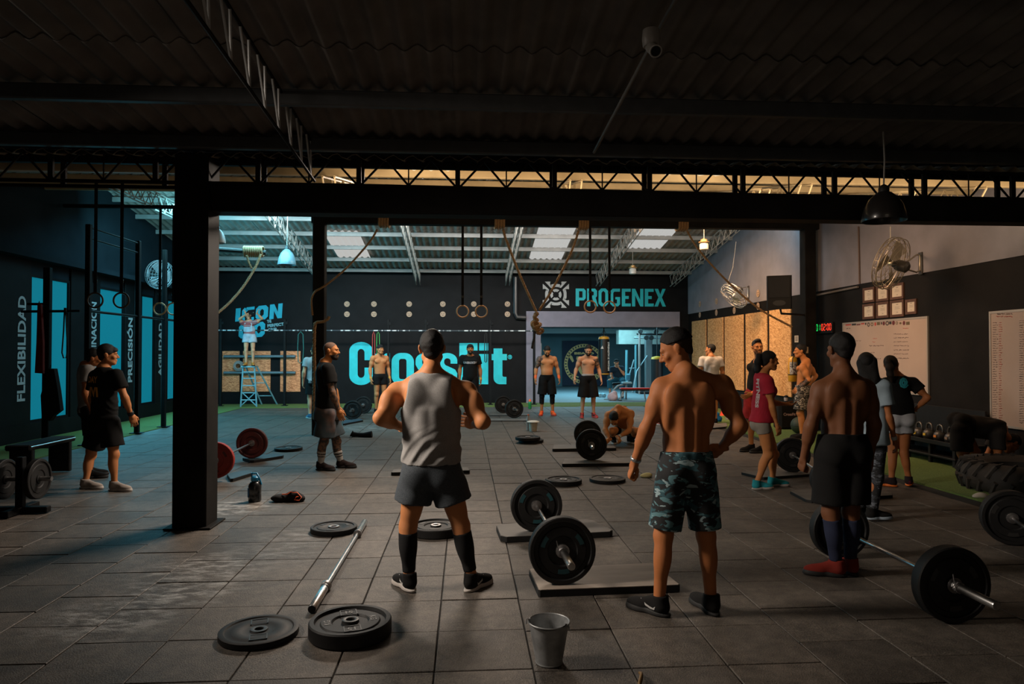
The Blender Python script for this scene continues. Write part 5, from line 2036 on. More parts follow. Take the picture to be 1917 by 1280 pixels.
o_ = RWJ['neck'] + (RWJ['pel'] - RWJ['neck']) * .45 + np.array((-.08, -.05, 0))
bk = nrm((.75, -.65, 0))
print_on(te, 'FITNESS', PRW, o_ + np.array((-.06, -.03, .02)), (0, 0, -1), (.42, -.9, 0), .062, .34, bold=.003)
person('shirtless man in black and white camouflage shorts with hands on his hips', (1502, 822), -62, 1.77,
    px={'head': (1498, 657, 0), 'neck': (1507, 677, 0), 'shL': (1502, 687, -.16), 'shR': (1513, 686, .16), 'elL': (1514, 711, -.24), 'wrL': (1499, 727, -.10), 'elR': (1527, 703, .2), 'wrR': (1514, 722, .14)},
    vox=.011, skin_m=SK_ORG, hair='short', look=(-.95, .3, -.05), muscle=1.1, fdirs=((-.8, .2, -.4), (-.7, .2, -.5)), shoes={'m': SHB, 'sole': SOLEB},
    wear=[{'k': 'shorts', 'm': CAMOBW, 'hem': .85, 'e': .02, 'flare': .04, 'waist': 1.0}], tattoo=(INK, [('elL', 'wrL', 0, .9, .08)]))
BTEE = cloth('blue_grey_tee', (.26, .33, .38))
person('woman with long dark hair in a pale blue t-shirt and grey camouflage leggings', (1632, 972), 32, 1.63,
    px={'head': (1623, 682, 0), 'neck': (1630, 708, 0), 'shR': (1653, 724, -.1), 'shL': (1610, 726, .1), 'elR': (1664, 780, -.14), 'wrR': (1675, 824, -.08), 'elL': (1600, 780, .12), 'wrL': (1604, 824, .2),
        'pel': (1632, 812, 0), 'hipR': (1642, 824, -.06), 'hipL': (1624, 825, .06), 'knR': (1641, 893, -.07), 'knL': (1626, 893, .1), 'anR': (1632, 955, -.06), 'anL': (1608, 950, .2)},
    female=True, vox=.010, skin_m=SK_BRN, hair='long', look=(.45, .88, .02), toes=((.95, .2, 0), (1, .05, 0)), shoes={'m': SHB, 'sole': mat('pale_blue_sole', (.3, .36, .42), .6)},
    wear=[{'k': 'shorts', 'm': CAMOLEG, 'hem': 1.93, 'e': .006, 'flare': -.006, 'name': 'leggings', 'nz': (.001, 30, 1), 'waist': 1.04}, {'k': 'tee', 'm': BTEE, 'hemz': .86, 'e': .014, 'sleeve': .62, 'skirt': .175},
          {'k': 'wrist', 'm': mat('white_watch', (.5, .52, .52), .4), 'sides': 'R', 't': (-.05, -.01), 'name': 'watch'}])
BW, BWJ = person('woman in black t-shirt and white shorts, hand on hip, facing the whiteboard', (1686, 910), 14, 1.63,
    px={'head': (1669, 683, 0), 'neck': (1678, 705, 0), 'shR': (1709, 717, -.04), 'shL': (1658, 718, .05), 'elR': (1737, 744, -.14), 'wrR': (1711, 768, -.02), 'elL': (1647, 750, .1), 'wrL': (1656, 780, .16),
        'pel': (1684, 778, 0), 'hipR': (1694, 792, -.02), 'hipL': (1674, 792, .02), 'knR': (1692, 848, 0), 'knL': (1671, 850, .02), 'anR': (1701, 895, 0), 'anL': (1669, 899, .0)},
    female=True, vox=.009, skin_m=SK_BRN, hair='pony', hair_m=HAIRBRN, look=(.72, .68, 0), toes=((-.6, .4, 0), (.5, .7, 0)), fdirs=(None, (-.7, .5, -.2)), shoes={'m': cloth('magenta_black_shoe', (.02, .012, .013), color2=(.3, .02, .06), vscale=6, mix=(.55, .7)), 'sole': mat('orange_sole', (.75, .16, .02), .5)},
    wear=[{'k': 'shorts', 'm': cloth('white_shorts', (.36, .37, .40), bump=.25), 'hem': .30, 'e': .016, 'flare': .02, 'waist': 1.02}, {'k': 'tee', 'm': BLKC, 'hemz': .93, 'e': .013, 'sleeve': .5}])
te = child(BW, 't_shirt')
print_on(te, '@', mat('teal_print', (.02, .30, .36), .7), BWJ['neck'] + np.array((.015, -.1, -.10)), (1, -.2, 0), (0, 0, 1), .12, .11, bold=.008)
person('man in black bending down to the floor beside the tractor tyre', (1812, 891), 90, 1.75,
    px={'pel': (1803, 797, 0), 'neck': (1873, 805, 0), 'head': (1893, 830, 0), 'shR': (1868, 815, -.17), 'shL': (1868, 810, .17), 'elR': (1868, 855, -.2), 'wrR': (1848, 884, -.16), 'elL': (1850, 852, .18), 'wrL': (1838, 880, .14),
        'hipR': (1799, 806, -.10), 'hipL': (1801, 804, .10), 'knR': (1802, 848, -.12), 'knL': (1826, 846, .12), 'anR': (1805, 882, -.12), 'anL': (1822, 876, .16)},
    vox=.011, skin_m=SK_BRN, hair='short', look=(.45, -.05, -.9), headup=(.9, 0, .4), build=1.08, shoes={'m': SHB, 'sole': SOLEG}, fdirs=((-.3, 0, -1), (-.3, 0, -1)),
    wear=[{'k': 'shorts', 'm': BLKS, 'hem': .9, 'e': .025, 'flare': .05}, {'k': 'tee', 'm': cloth('charcoal_tee', (.020, .018, .017)), 'hemz': 1.0, 'e': .02, 'sleeve': .65, 'nz': (.006, 30, 9)}])

# ================================================================== training gear
REDPLATE = mat('red_rubber', (.25, .016, .009), .5, var=.15, vscale=6)
REDPLATED = mat('dull_red_rubber', (.075, .009, .007), .55, var=.2, vscale=6)
TEALPRINT = mat('teal_plate_print', (.004, .045, .055), .6)
GREYPRINT = mat('grey_plate_print', (.16, .155, .15), .6)


def plate_profile(R, t):
    h = t / 2
    return [(.0255, -h * .9), (.045, -h * .9), (.050, -h * .55), (R * .42, -h * .55), (R * .46, -h * .8), (R * .70, -h * .8), (R * .73, -h * .6), (R * .84, -h * .6), (R * .87, -h), (R * .97, -h), (R, -h * .8),
            (R, h * .8), (R * .97, h), (R * .87, h), (R * .84, h * .6), (R * .73, h * .6), (R * .70, h * .8), (R * .46, h * .8), (R * .42, h * .55), (.050, h * .55), (.045, h * .9), (.0255, h * .9)]


def plate_marks(R, t, axis, c, sgn, n=3):
    """raised bars around the plate"""
    out = []
    for k in range(n):
        b = MB()
        a0 = 2 * math.pi * (k + .1) / n
        outer, inner = [], []
        for i in range(7):
            a = a0 + .8 / n * 2 * i / 6
            for lst, r in ((outer, R * .68), (inner, R * .55)):
                x, y, h = r * math.cos(a), r * math.sin(a), sgn * t * .5 * .8
                lst.append((x + c[0], y + c[1], h + c[2]) if axis == 'Z' else (h + c[0], x + c[1], y + c[2]))
        b.strip(outer, inner, (0, 0, sgn * .0025) if axis == 'Z' else (sgn * .0025, 0, 0), False)
        out.append(b)
    return out


def barbell(label, p0, p1, sets, R=.225, group=None, marks=None, clips=True, pad=.0, far=None):
    """p0, p1: pixels of the two plate centres; sets: [(thickness, material)] from the collar outward, the same on both ends"""
    z = R + pad
    a, b = G(*p0, z), G(*p1, z)
    L = float(np.linalg.norm(b - a))
    half = L / 2 - sets[0][0] / 2
    mid = (a + b) / 2
    ang = math.atan2(b[1] - a[1], b[0] - a[0])
    t_ = thing('barbell', label, 'barbell', (mid[0], mid[1], z), (0, 0, ang), group)
    obj('shaft', MB().tube([(-half, 0, 0), (half, 0, 0)], .0145, 12), STEEL, t_, False, sm=40)
    for s in (-1, 1):
        sl = obj('sleeve', MB().lathe([(.025, s * half), (.025, s * (half + .40)), (.022, s * (half + .405)), (.0, s * (half + .405))], 16, 'X'), STEEL, t_, False, sm=40)
        obj('collar', MB().lathe([(.0145, s * (half - .03)), (.036, s * (half - .028)), (.036, s * (half - .001)), (.0145, s * half)], 16, 'X'), WORNSTEEL, t_, False, sm=40)
        x = half
        for i, (th, m) in enumerate(sets):
            pl = obj('plate', MB().lathe([(r, s * (x + th / 2) + h) for (r, h) in plate_profile(R, th)], 40, 'X', closed=True), (far or m) if s > 0 else m, t_, False, sm=35)
            obj('hub', MB().lathe([(.0252, s * (x + th / 2) - th * .47), (.046, s * (x + th / 2) - th * .47), (.046, s * (x + th / 2) + th * .47), (.0252, s * (x + th / 2) + th * .47)], 16, 'X', closed=True), WORNSTEEL, pl, False, sm=40)
            for sg in (-1, 1):
                for q in plate_marks(R, th, 'X', (s * (x + th / 2), 0, 0), sg):
                    obj('marking', q, marks or DARKSTEEL, pl, False)
            x += th
        if clips:
            obj('spring_clip', MB().tube([(s * (x + .012 + .03 * k / 30), .031 * math.cos(k * .6), .031 * math.sin(k * .6)) for k in range(32)] + [(s * (x + .05), .05, .085)], .0035, 5), WORNSTEEL, t_, False)
    return t_


B_ = RUBBER
barbell('loaded barbell with teal-printed plates resting on two pads in the middle of the floor', (1052, 1029), (1004, 945), [(.075, B_)], marks=TEALPRINT, pad=.051)
barbell('loaded barbell beside the crouching man', (1107, 832), (1100, 812), [(.07, B_)], pad=.046)
barbell('barbell with red bumper plates behind the front pillar', (404, 861), (472, 829), [(.06, REDPLATE)], marks=REDPLATED, pad=.041, far=REDPLATED)
barbell('double-plated barbell on the floor under the first letter', (661, 767), (680, 758), [(.07, B_), (.05, B_)], pad=.0)
barbell('loaded barbell standing at the end of the teal lettering', (962.5, 765), (942, 757), [(.07, B_)], pad=.02)
barbell('loaded barbell lying between the woman in red and the dark shirtless man', (1558, 897), (1483, 851), [(.08, B_)], pad=.036)
barbell('loaded barbell running past the feet of the dark shirtless man', (1780, 1092), (1571, 990), [(.08, B_)])
barbell('loaded barbell cut off by the edge of view beside the tyre', (2040, 1075), (1893, 968), [(.09, B_)])

# empty bar on the floor
a, b = G(584, 1139, .03), G(683, 976, .03)
mid, ang = (a + b) / 2, math.atan2(b[1] - a[1], b[0] - a[0])
eb_ = thing('barbell', 'bare steel barbell without plates lying on the rubber tiles', 'barbell', (mid[0], mid[1], .027), (0, 0, ang))
hl_ = float(np.linalg.norm(b - a)) / 2
obj('shaft', MB().tube([(-hl_ + .4, 0, 0), (hl_ - .4, 0, 0)], .0155, 12), STEEL, eb_, False, sm=40)
for s in (-1, 1):
    obj('sleeve', MB().lathe([(.0265, s * (hl_ - .40)), (.0265, s * (hl_ - .005)), (.023, s * hl_), (.0, s * hl_)], 18, 'X'), STEEL, eb_, False, sm=40)
    obj('end_cap', MB().lathe([(.024, s * hl_), (.024, s * (hl_ + .006)), (0, s * (hl_ + .007))], 18, 'X'), BLACKSTEEL, eb_, False, sm=40)
    obj('collar', MB().lathe([(.0155, s * (hl_ - .44)), (.036, s * (hl_ - .437)), (.036, s * (hl_ - .41)), (.03, s * (hl_ - .40))], 18, 'X'), WORNSTEEL, eb_, False, sm=40)
    obj('ring', MB().lathe([(.0272, s * (hl_ - .385)), (.029, s * (hl_ - .38)), (.029, s * (hl_ - .365)), (.0272, s * (hl_ - .36))], 18, 'X'), DARKSTEEL, eb_, False, sm=40)


def floor_plate(label, px, py, R, t, m=RUBBER, n=1, rotz=0.0, boxes=False, z0=.001, group=None, dxy=(0, 0)):
    p = G(px, py, z0 + t)
    t_ = thing('weight_plate', label, 'weight plate', (p[0] + dxy[0], p[1] + dxy[1], z0), (0, 0, rotz), group)
    pl = obj('disc', MB().lathe([(r, t / 2 + h) for (r, h) in plate_profile(R, t)], 48, 'Z', closed=True), m, t_, False, sm=35)
    obj('hub', MB().lathe([(.0252, t * .03), (.047, t * .03), (.047, t * .985), (.043, t * 1.0), (.030, t * 1.0), (.0252, t * .97)], 24, 'Z', closed=True), WORNSTEEL if not boxes else DARKSTEEL, t_, False, sm=40)
    if boxes:
        for k, (aa, word) in enumerate(((math.pi / 2, '15'), (-math.pi / 2, '15'))):
            c, s = math.cos(aa), math.sin(aa)
            f_ = lambda u, v: (c * u - s * v, s * u + c * v, t * .9)
            w, r0, r1 = .048, R * .36, R * .70
            obj('marking', MB().strip([f_(r0, -w), f_(r1, -w), f_(r1, w), f_(r0, w)], [f_(r0 + .006, -w + .006), f_(r1 - .006, -w + .006), f_(r1 - .006, w - .006), f_(r0 + .006, w - .006)], (0, 0, .003)), DARKSTEEL, t_, False)
            if boxes == 'text':
                tx = text('marking', word, GREYPRINT, (0, 0, 0), (1, 0, 0), (0, 1, 0), .055, None, bold=.001, align='CENTER')
                tx.parent = t_
                tx.matrix_basis = Matrix.Translation(f_(R * .46, 0)) @ Matrix.Rotation(aa - math.pi / 2, 4, 'Z')
        if boxes == 'text':
            for (aa, word) in ((0.0, 'KG'), (math.pi, 'KG')):
                tx = text('marking', word, GREYPRINT, (0, 0, 0), (1, 0, 0), (0, 1, 0), .05, None, bold=.001, align='CENTER')
                tx.parent = t_
                tx.matrix_basis = Matrix.Translation((math.cos(aa) * R * .48, math.sin(aa) * R * .48, t * .9)) @ Matrix.Rotation(aa - math.pi / 2, 4, 'Z')
    else:
        for q in plate_marks(R, t, 'Z', (0, 0, t / 2), 1):
            obj('marking', q, DARKSTEEL, t_, False)
    return t_


floor_plate('thin black plate lying flat beside the near end of the bare bar', 485, 1176, .218, .035, boxes=True, rotz=.25)
floor_plate('thick black bumper plate with printed boxes at the near end of the bare bar', 656, 1158, .232, .085, boxes='text', rotz=.25)
floor_plate('black plate lying beside the far end of the bare bar', 625, 984, .205, .045)
floor_plate('black plate lying behind the legs of the man in the tank top', 816, 981, .235, .075)
pl_ = floor_plate('lower plate of the pair stacked before the white bucket', 990, 822, .225, .05, dxy=(.04, 0))
floor_plate('upper plate of the pair stacked before the white bucket', 988, 817, .225, .055, z0=.053)
floor_plate('black plate lying flat in front of the long pad, the left of two', 1055, 896, .225, .055)
floor_plate('black plate lying flat near the hand of the man in camouflage shorts', 1137, 894, .225, .04)
floor_plate('dark plate lying flat near the red barbell', 540, 837, .225, .045)

PADTOP = mat('pad_rubber_grey', (.12, .11, .10), .65, var=.2, vscale=5, bump=.05)
PADWOOD = mat('pad_board', (.27, .22, .18), .6, var=.15, vscale=3, bump=.04, stretch=(1, 5, 1))
PADTEAL = mat('pad_blue', (.03, .05, .065), .6, var=.2, vscale=4)


def pad(label, corners, t, m, cham=.05):
    P = [Vector(G(x, y, t)) for (x, y) in corners]
    out = []
    n = len(P)
    for i in range(n):
        for q in (P[i - 1], P[(i + 1) % n]):
            d = (q - P[i])
            out.append(P[i] + d.normalized() * min(cham, d.length * .3))
    c = sum(P, Vector()) / n
    t_ = thing('drop_pad', label, 'mat', (c[0], c[1], 0), group='drop pads under the barbells')
    obj('board', MB().prism([(p[0], p[1], t - .004) for p in out], (0, 0, -t + .006)), RUBBER, t_)
    ins = [p + (c - p).normalized() * .006 for p in out]
    obj('top_sheet', MB().prism([(p[0], p[1], t) for p in ins], (0, 0, -.0045)), m, t_)
    return t_


pad('pale board pad under the near plate of the middle barbell', [(990, 1064), (1222, 1053), (1274, 1094), (1008, 1104)], .05, PADWOOD, .012)
pad('grey rubber pad under the far plate of the middle barbell', [(928, 981), (1106, 971), (1152, 994), (938, 1005)], .05, PADTOP)
pad('long grey pad in front of the barbell beside the crouching man', [(1056, 858), (1188, 856), (1196, 866), (1052, 868)], .045, PADTOP, .02)
pad('short grey pad behind the barbell beside the crouching man', [(1036, 832), (1146, 831), (1154, 838), (1034, 840)], .045, PADTOP, .02)
pad('dark pad under the near red plate', [(424, 886), (462, 879), (477, 883), (432, 897)], .04, PADTEAL)
pad('dark pad under the far red plate', [(452, 856), (516, 848), (534, 852), (470, 862)], .04, PADTEAL)
pad('dark pad in front of the double-plated barbell', [(642, 787), (674, 783), (680, 786), (642, 793)], .04, PADTEAL, .02)
pad('thin pad under the far end of the lettering-side barbell', [(918, 773), (990, 773), (991, 777), (916, 777)], .02, PADTOP, .01)
pad('thin pad under the near end of the lettering-side barbell', [(916, 783), (990, 783), (991, 787), (914, 787)], .02, PADTOP, .01)
pad('dark pad with pale edge at the feet of the woman in red', [(1386, 883), (1470, 877), (1530, 886), (1428, 893)], .035, PADTOP, .02)
pad('dark pad behind the legs of the dark shirtless man', [(1476, 917), (1620, 912), (1678, 926), (1512, 936)], .035, PADTOP)
pad('small dark pad behind the man in the tank top', [(736, 878), (876, 874), (880, 880), (732, 884)], .045, PADTOP, .02)
pad('small dark mat behind the arm of the man in camouflage shorts', [(1334, 793), (1360, 791), (1362, 798), (1332, 801)], .03, PADTOP, .02)

# ---- galvanised bucket
ZINC = mat('galvanised_zinc', (.30, .31, .315), .48, metal=.55, var=.3, vscale=14, bump=.06)
c = G(1030, 1247)
bk_ = thing('bucket', 'small galvanised bucket with a wire handle in the foreground', 'bucket', c)
c3 = (c[0], c[1] + .05, 0)
h_, rt_, rb_ = .205, .104, .070
obj('wall', MB().lathe([(rb_ - .004, .012), (rb_, .012), (rb_ + .002, .004), (rb_, 0), (rb_ + .001, .016), (rt_, h_), (rt_ + .005, h_ + .002), (rt_ + .005, h_ + .008), (rt_ - .002, h_ + .006), (rb_ - .001, .016), (0, .014)], 40, 'Z', c3), ZINC, bk_, sm=30)
obj('rim', MB().tube([(c3[0] + rt_ * 1.02 * math.cos(k * math.pi / 18), c3[1] + rt_ * 1.02 * math.sin(k * math.pi / 18), h_ + .005) for k in range(36)], .0045, 6, closed=True), ZINC, bk_, sm=60)
hn = [(c3[0] + rt_ * 1.03 * math.cos(a), c3[1] + rt_ * 1.03 * math.sin(a), h_ + .014 - .016 * math.sin((a - 3.0) / 2.6 * math.pi)) for a in (3.0 + 2.6 * i / 16 for i in range(17))]
obj('handle', MB().tube(hn, .0026, 6), DARKSTEEL, bk_, sm=60)
for q in (hn[0], hn[-1]):
    obj('lug', MB().tube([(q[0] - .012, q[1], h_ - .012), (q[0] - .008, q[1], h_ + .015), (q[0] + .008, q[1], h_ + .016), (q[0] + .012, q[1], h_ - .012)], .0035, 6), ZINC, bk_)

# ---- jug, pouch, small things on the floor
c = G(477, 938)
jg = thing('water_jug', 'black water jug with a blue lid standing by the pillar', 'jug', c)
obj('body', MB().lathe([(0, 0), (.062, 0), (.068, .01), (.068, .07), (.064, .085), (.068, .10), (.068, .17), (.05, .205), (.036, .215), (.036, .225)], 20, 'Z', c), mat('black_plastic', (.012, .014, .016), .3, coat=.3), jg, sm=40)
obj('cap', MB().lathe([(.040, .222), (.042, .232), (.042, .258), (.030, .272), (0, .274)], 18, 'Z', c), mat('blue_plastic', (.01, .22, .42), .35), jg, sm=40)
obj('handle', MB().tube([(c[0] - .03, c[1], .262), (c[0] - .035, c[1], .30), (c[0] + .02, c[1], .30), (c[0] + .05, c[1], .24), (c[0] + .068, c[1], .18)], .010, 8), mat('blue_plastic', (.01, .22, .42), .35), jg, sm=60)
obj('stripe', MB().box((c[0] - .058, c[1] - .034, .10), (.012, .03, .10), rot=(0, 0, .5)), mat('blue_print', (.01, .12, .30), .5), jg)
c = G(540, 938)
f = Field(c - np.array((.24, .16, .03)), c + np.array((.24, .16, .14)), .007)
f.prim(ell(c + np.array((-.08, 0, .035)), EYE3, (.11, .065, .045)))
f.prim(ell(c + np.array((.05, .01, .05)), EYE3, (.09, .06, .055)))
f.prim(ell(c + np.array((.12, -.01, .03)), EYE3, (.06, .05, .04)))
f.noise(.006, 50, 2)
f.plane(c, (0, 0, -1))
gl = thing('grip_pouch', 'dark fabric pouch with orange lacing lying on the tiles', 'pouch', c)
obj('fabric', np_mesh('pouch', [f.mesh()], cloth('grey_fabric', (.022, .021, .022))), None, gl)
obj('lacing', MB().tube([c + np.array(q) for q in ((-.06, -.03, .082), (0, -.045, .085), (.03, -.02, .105), (.06, -.05, .10), (.10, -.03, .10), (.15, -.05, .05), (.13, -.065, .02), (.08, -.075, .03), (.10, -.06, .06), (.16, -.02, .055))], .0055, 6), mat('orange_cord', (.80, .10, .01), .6), gl, sm=60)
c = G(998, 807)
wb_ = thing('chalk_bucket', 'white plastic bucket standing behind the stacked plates', 'bucket', c)
obj('tub', MB().lathe([(.075, 0), (.095, .19), (.105, .195), (.105, .205), (.088, .20), (.07, .01), (0, .01)], 24, 'Z', c), mat('white_plastic', (.42, .37, .30), .5, var=.15), wb_, sm=40)
obj('liner', MB().lathe([(.088, .198), (.12, .205), (.13, .19), (.115, .205), (.085, .215)], 14, 'Z', c), mat('paper_white', (.5, .47, .42), .8), wb_)
cb = c + np.array((-.085, .17, -.018))
bo = thing('drink_bottle', 'clear bottle with an orange top standing behind the white bucket', 'bottle', (cb[0], cb[1], 0))
obj('bottle', MB().lathe([(0, .02), (.035, .02), (.037, .18), (.037, .27), (.016, .32), (.016, .33)], 14, 'Z', cb), mat('clear_plastic', (.55, .5, .47), .15, trans=.6), bo, sm=40)
obj('bottle_top', MB().lathe([(.018, .328), (.018, .35), (0, .352)], 12, 'Z', cb), ORANGEM, bo)
c = G(992, 765)
bo = thing('drink_bottle', 'green bottle with an orange cap standing at the turf edge', 'bottle', c)
obj('bottle', MB().lathe([(0, 0), (.045, 0), (.048, .02), (.044, .09), (.048, .12), (.048, .19), (.03, .215)], 16, 'Z', c), mat('green_plastic', (.01, .16, .04), .3), bo, sm=40)
obj('bottle_top', MB().lathe([(.036, .213), (.038, .235), (.03, .26), (.014, .265), (.012, .285), (0, .287)], 14, 'Z', c), ORANGEM, bo, sm=40)
c = G(1209, 893)
f = Field(c - np.array((.12, .08, .02)), c + np.array((.12, .08, .08)), .006)
f.prim(ell(c + np.array((0, 0, .02)), EYE3, (.075, .045, .028)))
f.prim(ell(c + np.array((.03, 0, .03)), EYE3, (.05, .04, .025)))
f.plane(c, (0, 0, -1))
ob = obj('sponge', np_mesh('sponge', [f.mesh()], mat('pale_yellow_foam', (.55, .48, .22), .8)), None)
setp(ob, 'pale yellow sponge on the tiles beside the flat plate', 'sponge')
c = G(678, 818)
ob = obj('knee_sleeve', MB().tube([c + np.array(q) for q in ((-.21, .02, .07), (-.17, .02, .05), (-.08, 0, .045), (.03, -.03, .04), (.12, -.04, .05), (.19, -.05, .06))], [.06, .048, .04, .045, .055, .062], 12, squash=.8), cloth('black_neoprene', (.008, .008, .009)), sm=60)
setp(ob, 'crumpled black knee sleeve lying on the bluish tiles', 'knee sleeve')
a = G(1196, 1279)
ob = obj('strap', MB().tube([a + np.array(q) for q in ((-.03, -.12, .012), (-.01, -.05, .02), (.012, 0, .03), (.025, .045, .022), (.022, .085, .012))], [.012, .016, .016, .013, .006], 10, squash=.6), mat('ochre_strap', (.16, .085, .018), .6), sm=60)
setp(ob, 'curved ochre strap end on the floor in front of the bucket', 'strap')
# kit at the foot of the wood boards
c = G(1345, 790)
f = Field(c - np.array((.16, .12, .02)), c + np.array((.16, .12, .28)), .009)
f.prim(ell(c + np.array((0, 0, .07)), EYE3, (.09, .06, .08)))
f.prim(ell(c + np.array((-.02, 0, .16)), EYE3, (.05, .04, .07)))
f.noise(.01, 45, 3)
f.plane(c, (0, 0, -1))
ob = obj('towel', np_mesh('towel', [f.mesh()], cloth('blue_towel', (.01, .12, .30))), None)
setp(ob, 'crumpled blue towel lying by the wood boards', 'towel')
c = G(1363, 786)
bo = thing('drink_bottle', 'large clear water bottle by the wood boards', 'bottle', c)
obj('bottle', MB().lathe([(0, 0), (.06, 0), (.065, .03), (.062, .15), (.035, .2), (.018, .215), (.018, .225)], 16, 'Z', c), mat('clear_plastic', (.55, .5, .47), .15, trans=.6), bo, sm=40)
obj('bottle_top', MB().lathe([(.021, .222), (.021, .245), (0, .247)], 12, 'Z', c), mat('white_plastic2', (.6, .6, .6), .4), bo)
c = G(1354, 778)
co = thing('sports_cone', 'small orange red cone behind the water bottle', 'cone', c)
obj('base', MB().box((c[0], c[1], .008), (.2, .2, .016), bev=.004), ORANGEM, co)
obj('shell', MB().lathe([(.08, .016), (.02, .27), (.012, .275), (0, .275)], 18, 'Z', c), mat('orange_red', (.75, .05, .01), .5), co, sm=40)


def trainer(label, px, py, ang, m, sole):
    c = G(px, py)
    t_ = thing('trainer', label, 'shoe', c, (0, 0, ang))
    u = obj('shoe', shoe_mesh('upper', m), None, t_, False)
    obj('sole', shoe_mesh('sole', sole), None, u, False)
    obj('laces', shoe_mesh('lace', LACEW), None, u, False)


trainer('dark trainer with a blue sole standing on the turf behind the man in red shorts', 1409, 806, 1.9, SHB, mat('blue_sole', (.05, .06, .14), .6))
trainer('red and white trainer lying behind the back of the man in camouflage shorts', 1236, 796, .4, mat('red_white_fabric', (.55, .05, .03), .7, color2=(.6, .55, .5), vscale=20, mix=(.5, .6)), SOLEW)
# bags and ball behind the woman in red
c = G(1471, 803)
bg_ = thing('gym_bag', 'black box shaped gym bag with white lettering behind the woman in red', 'bag', c)
obj('body', MB().box((c[0], c[1], .27), (.42, .34, .54), bev=.05), cloth('black_canvas', (.010, .009, .009)), bg_)
obj('flap', MB().box((c[0], c[1] - .01, .55), (.43, .36, .03), bev=.012), cloth('black_canvas', (.010, .009, .009)), bg_)
text('lettering', 'CrossFit', mat('pink_white', (.45, .30, .30), .7), (c[0] - .13, c[1] - .174, .30), (1, 0, 0), (0, 0, 1), .08, bg_, bold=.002, width=.26)
c2 = c + np.array((.02, .02, .565))
mg = thing('thermos', 'dark travel mug with a pale sleeve on top of the gym bag', 'mug', c2)
obj('cup', MB().lathe([(0, 0), (.035, 0), (.042, .12), (.042, .13), (.02, .15), (0, .15)], 14, 'Z', c2), BLACKSTEEL, mg, sm=40)
obj('sleeve', MB().lathe([(.038, .03), (.0435, .10), (.0415, .10), (.036, .03)], 14, 'Z', c2), mat('pale_label', (.4, .35, .35), .7), mg)
c = G(1487, 800)
fl_ = thing('red_band', 'bright red strap leaning against the gym bag', 'strap', c)
obj('webbing', MB().box((c[0] - .02, c[1] - .08, .16), (.05, .02, .34), rot=(.25, .45, 0), bev=.005), mat('red_webbing', (.65, .02, .03), .6), fl_)
c = G(1497, 812)
bl_ = thing('medicine_ball', 'dark green medicine ball on the turf beside the gym bag', 'ball', c)
obj('shell', MB().lathe([(.17 * math.sin(math.pi * i / 14), .17 - .17 * math.cos(math.pi * i / 14)) for i in range(15)], 22, 'Z', c), mat('dark_green', (.02, .03, .012), .6), bl_, sm=60)
obj('seam', MB().lathe([(.1702, .165), (.1725, .17), (.1702, .175)], 22, 'Z', c), BLACKSTEEL, bl_)

# ---- stepladder
LAD = mat('blue_painted_steel', (.16, .34, .40), .5, var=.15)
la = thing('stepladder', 'pale blue steel stepladder in front of the wood boards', 'ladder', G(465, 760))
FLf, FRf = G(450.5, 762), G(480.5, 762)
bk_dir = nrm(np.array((.18, 1, 0)))
FLb, FRb = FLf + bk_dir * .95 + np.array((.18, 0, 0)), FRf + bk_dir * .95 + np.array((.18, 0, 0))
ztop = float(LADZ[2]) - .03
ctr = LADZ
tl, tr_ = np.array((ctr[0] - .16, ctr[1] - .08, ztop)), np.array((ctr[0] + .17, ctr[1] - .08, ztop))
bl, br = tl + np.array((0.03, .2, -.02)), tr_ + np.array((.03, .2, -.02))
for (a, b) in ((FLf, tl), (FRf, tr_), (FLb, bl), (FRb, br)):
    obj('rail', MB().tube([a, b], .024, 8), LAD, la, sm=60)
lerp = lambda a, b, t: a + (b - a) * t
for t in (.18, .36, .54, .72, .88):
    a, b = lerp(FLf, tl, t), lerp(FRf, tr_, t)
    obj('tread', MB().box((a + b) / 2 + np.array((0, .04, 0)), (abs(b[0] - a[0]), .10, .03), bev=.006), LAD, la)
for t in (.25, .6):
    obj('rear_rung', MB().tube([lerp(FLb, bl, t), lerp(FRb, br, t)], .014, 6), LAD, la)
obj('cross_brace', MB().tube([lerp(FLf, tl, .03), lerp(FRf, tr_, .38)], .016, 6), LAD, la)
obj('cross_brace', MB().tube([lerp(FRf, tr_, .03), lerp(FLf, tl, .38)], .016, 6), LAD, la)
obj('top_step', MB().box((ctr[0], ctr[1] + .02, ztop + .01), (.40, .34, .04), bev=.008), LAD, la)

# ---- pull-up rig in front of the back wall
YG = 21.25
RIGS = mat('rig_steel', (.005, .0055, .006), .6, var=.3, spec=.12)
WORNBAR = mat('worn_bar', (.03, .045, .055), .4, metal=.3, color2=(.62, .66, .68), vscale=1.2, mix=(.50, .56), stretch=(9, 1, 1), detail=5)
rg = thing('pull_up_rig', 'long black pull-up rig with chalky bar in front of the lettered wall', 'pull-up rig', PY(727, 755, YG))
zb_ = PY(800, 619, YG)[2]
for px in (413, 533, 727, 797, 918, 1000):
    p = PY(px, 700, YG)
    obj('upright', MB().box((p[0], YG, (zb_ + .35) / 2), (.075, .075, zb_ + .35), bev=.008), RIGS, rg)
    obj('bracket', MB().box((p[0] + .05, YG - .02, zb_ + .22), (.10, .05, .10), bev=.01), RIGS, rg)
    obj('foot', MB().box((p[0], YG, .02), (.16, .16, .016)), RIGS, rg)
a, b = PY(405, 619, YG), PY(997, 619, YG)
obj('bar', MB().tube([(a[0], YG - .05, zb_), (b[0], YG - .05, zb_)], .021, 8), WORNBAR, rg, sm=60)
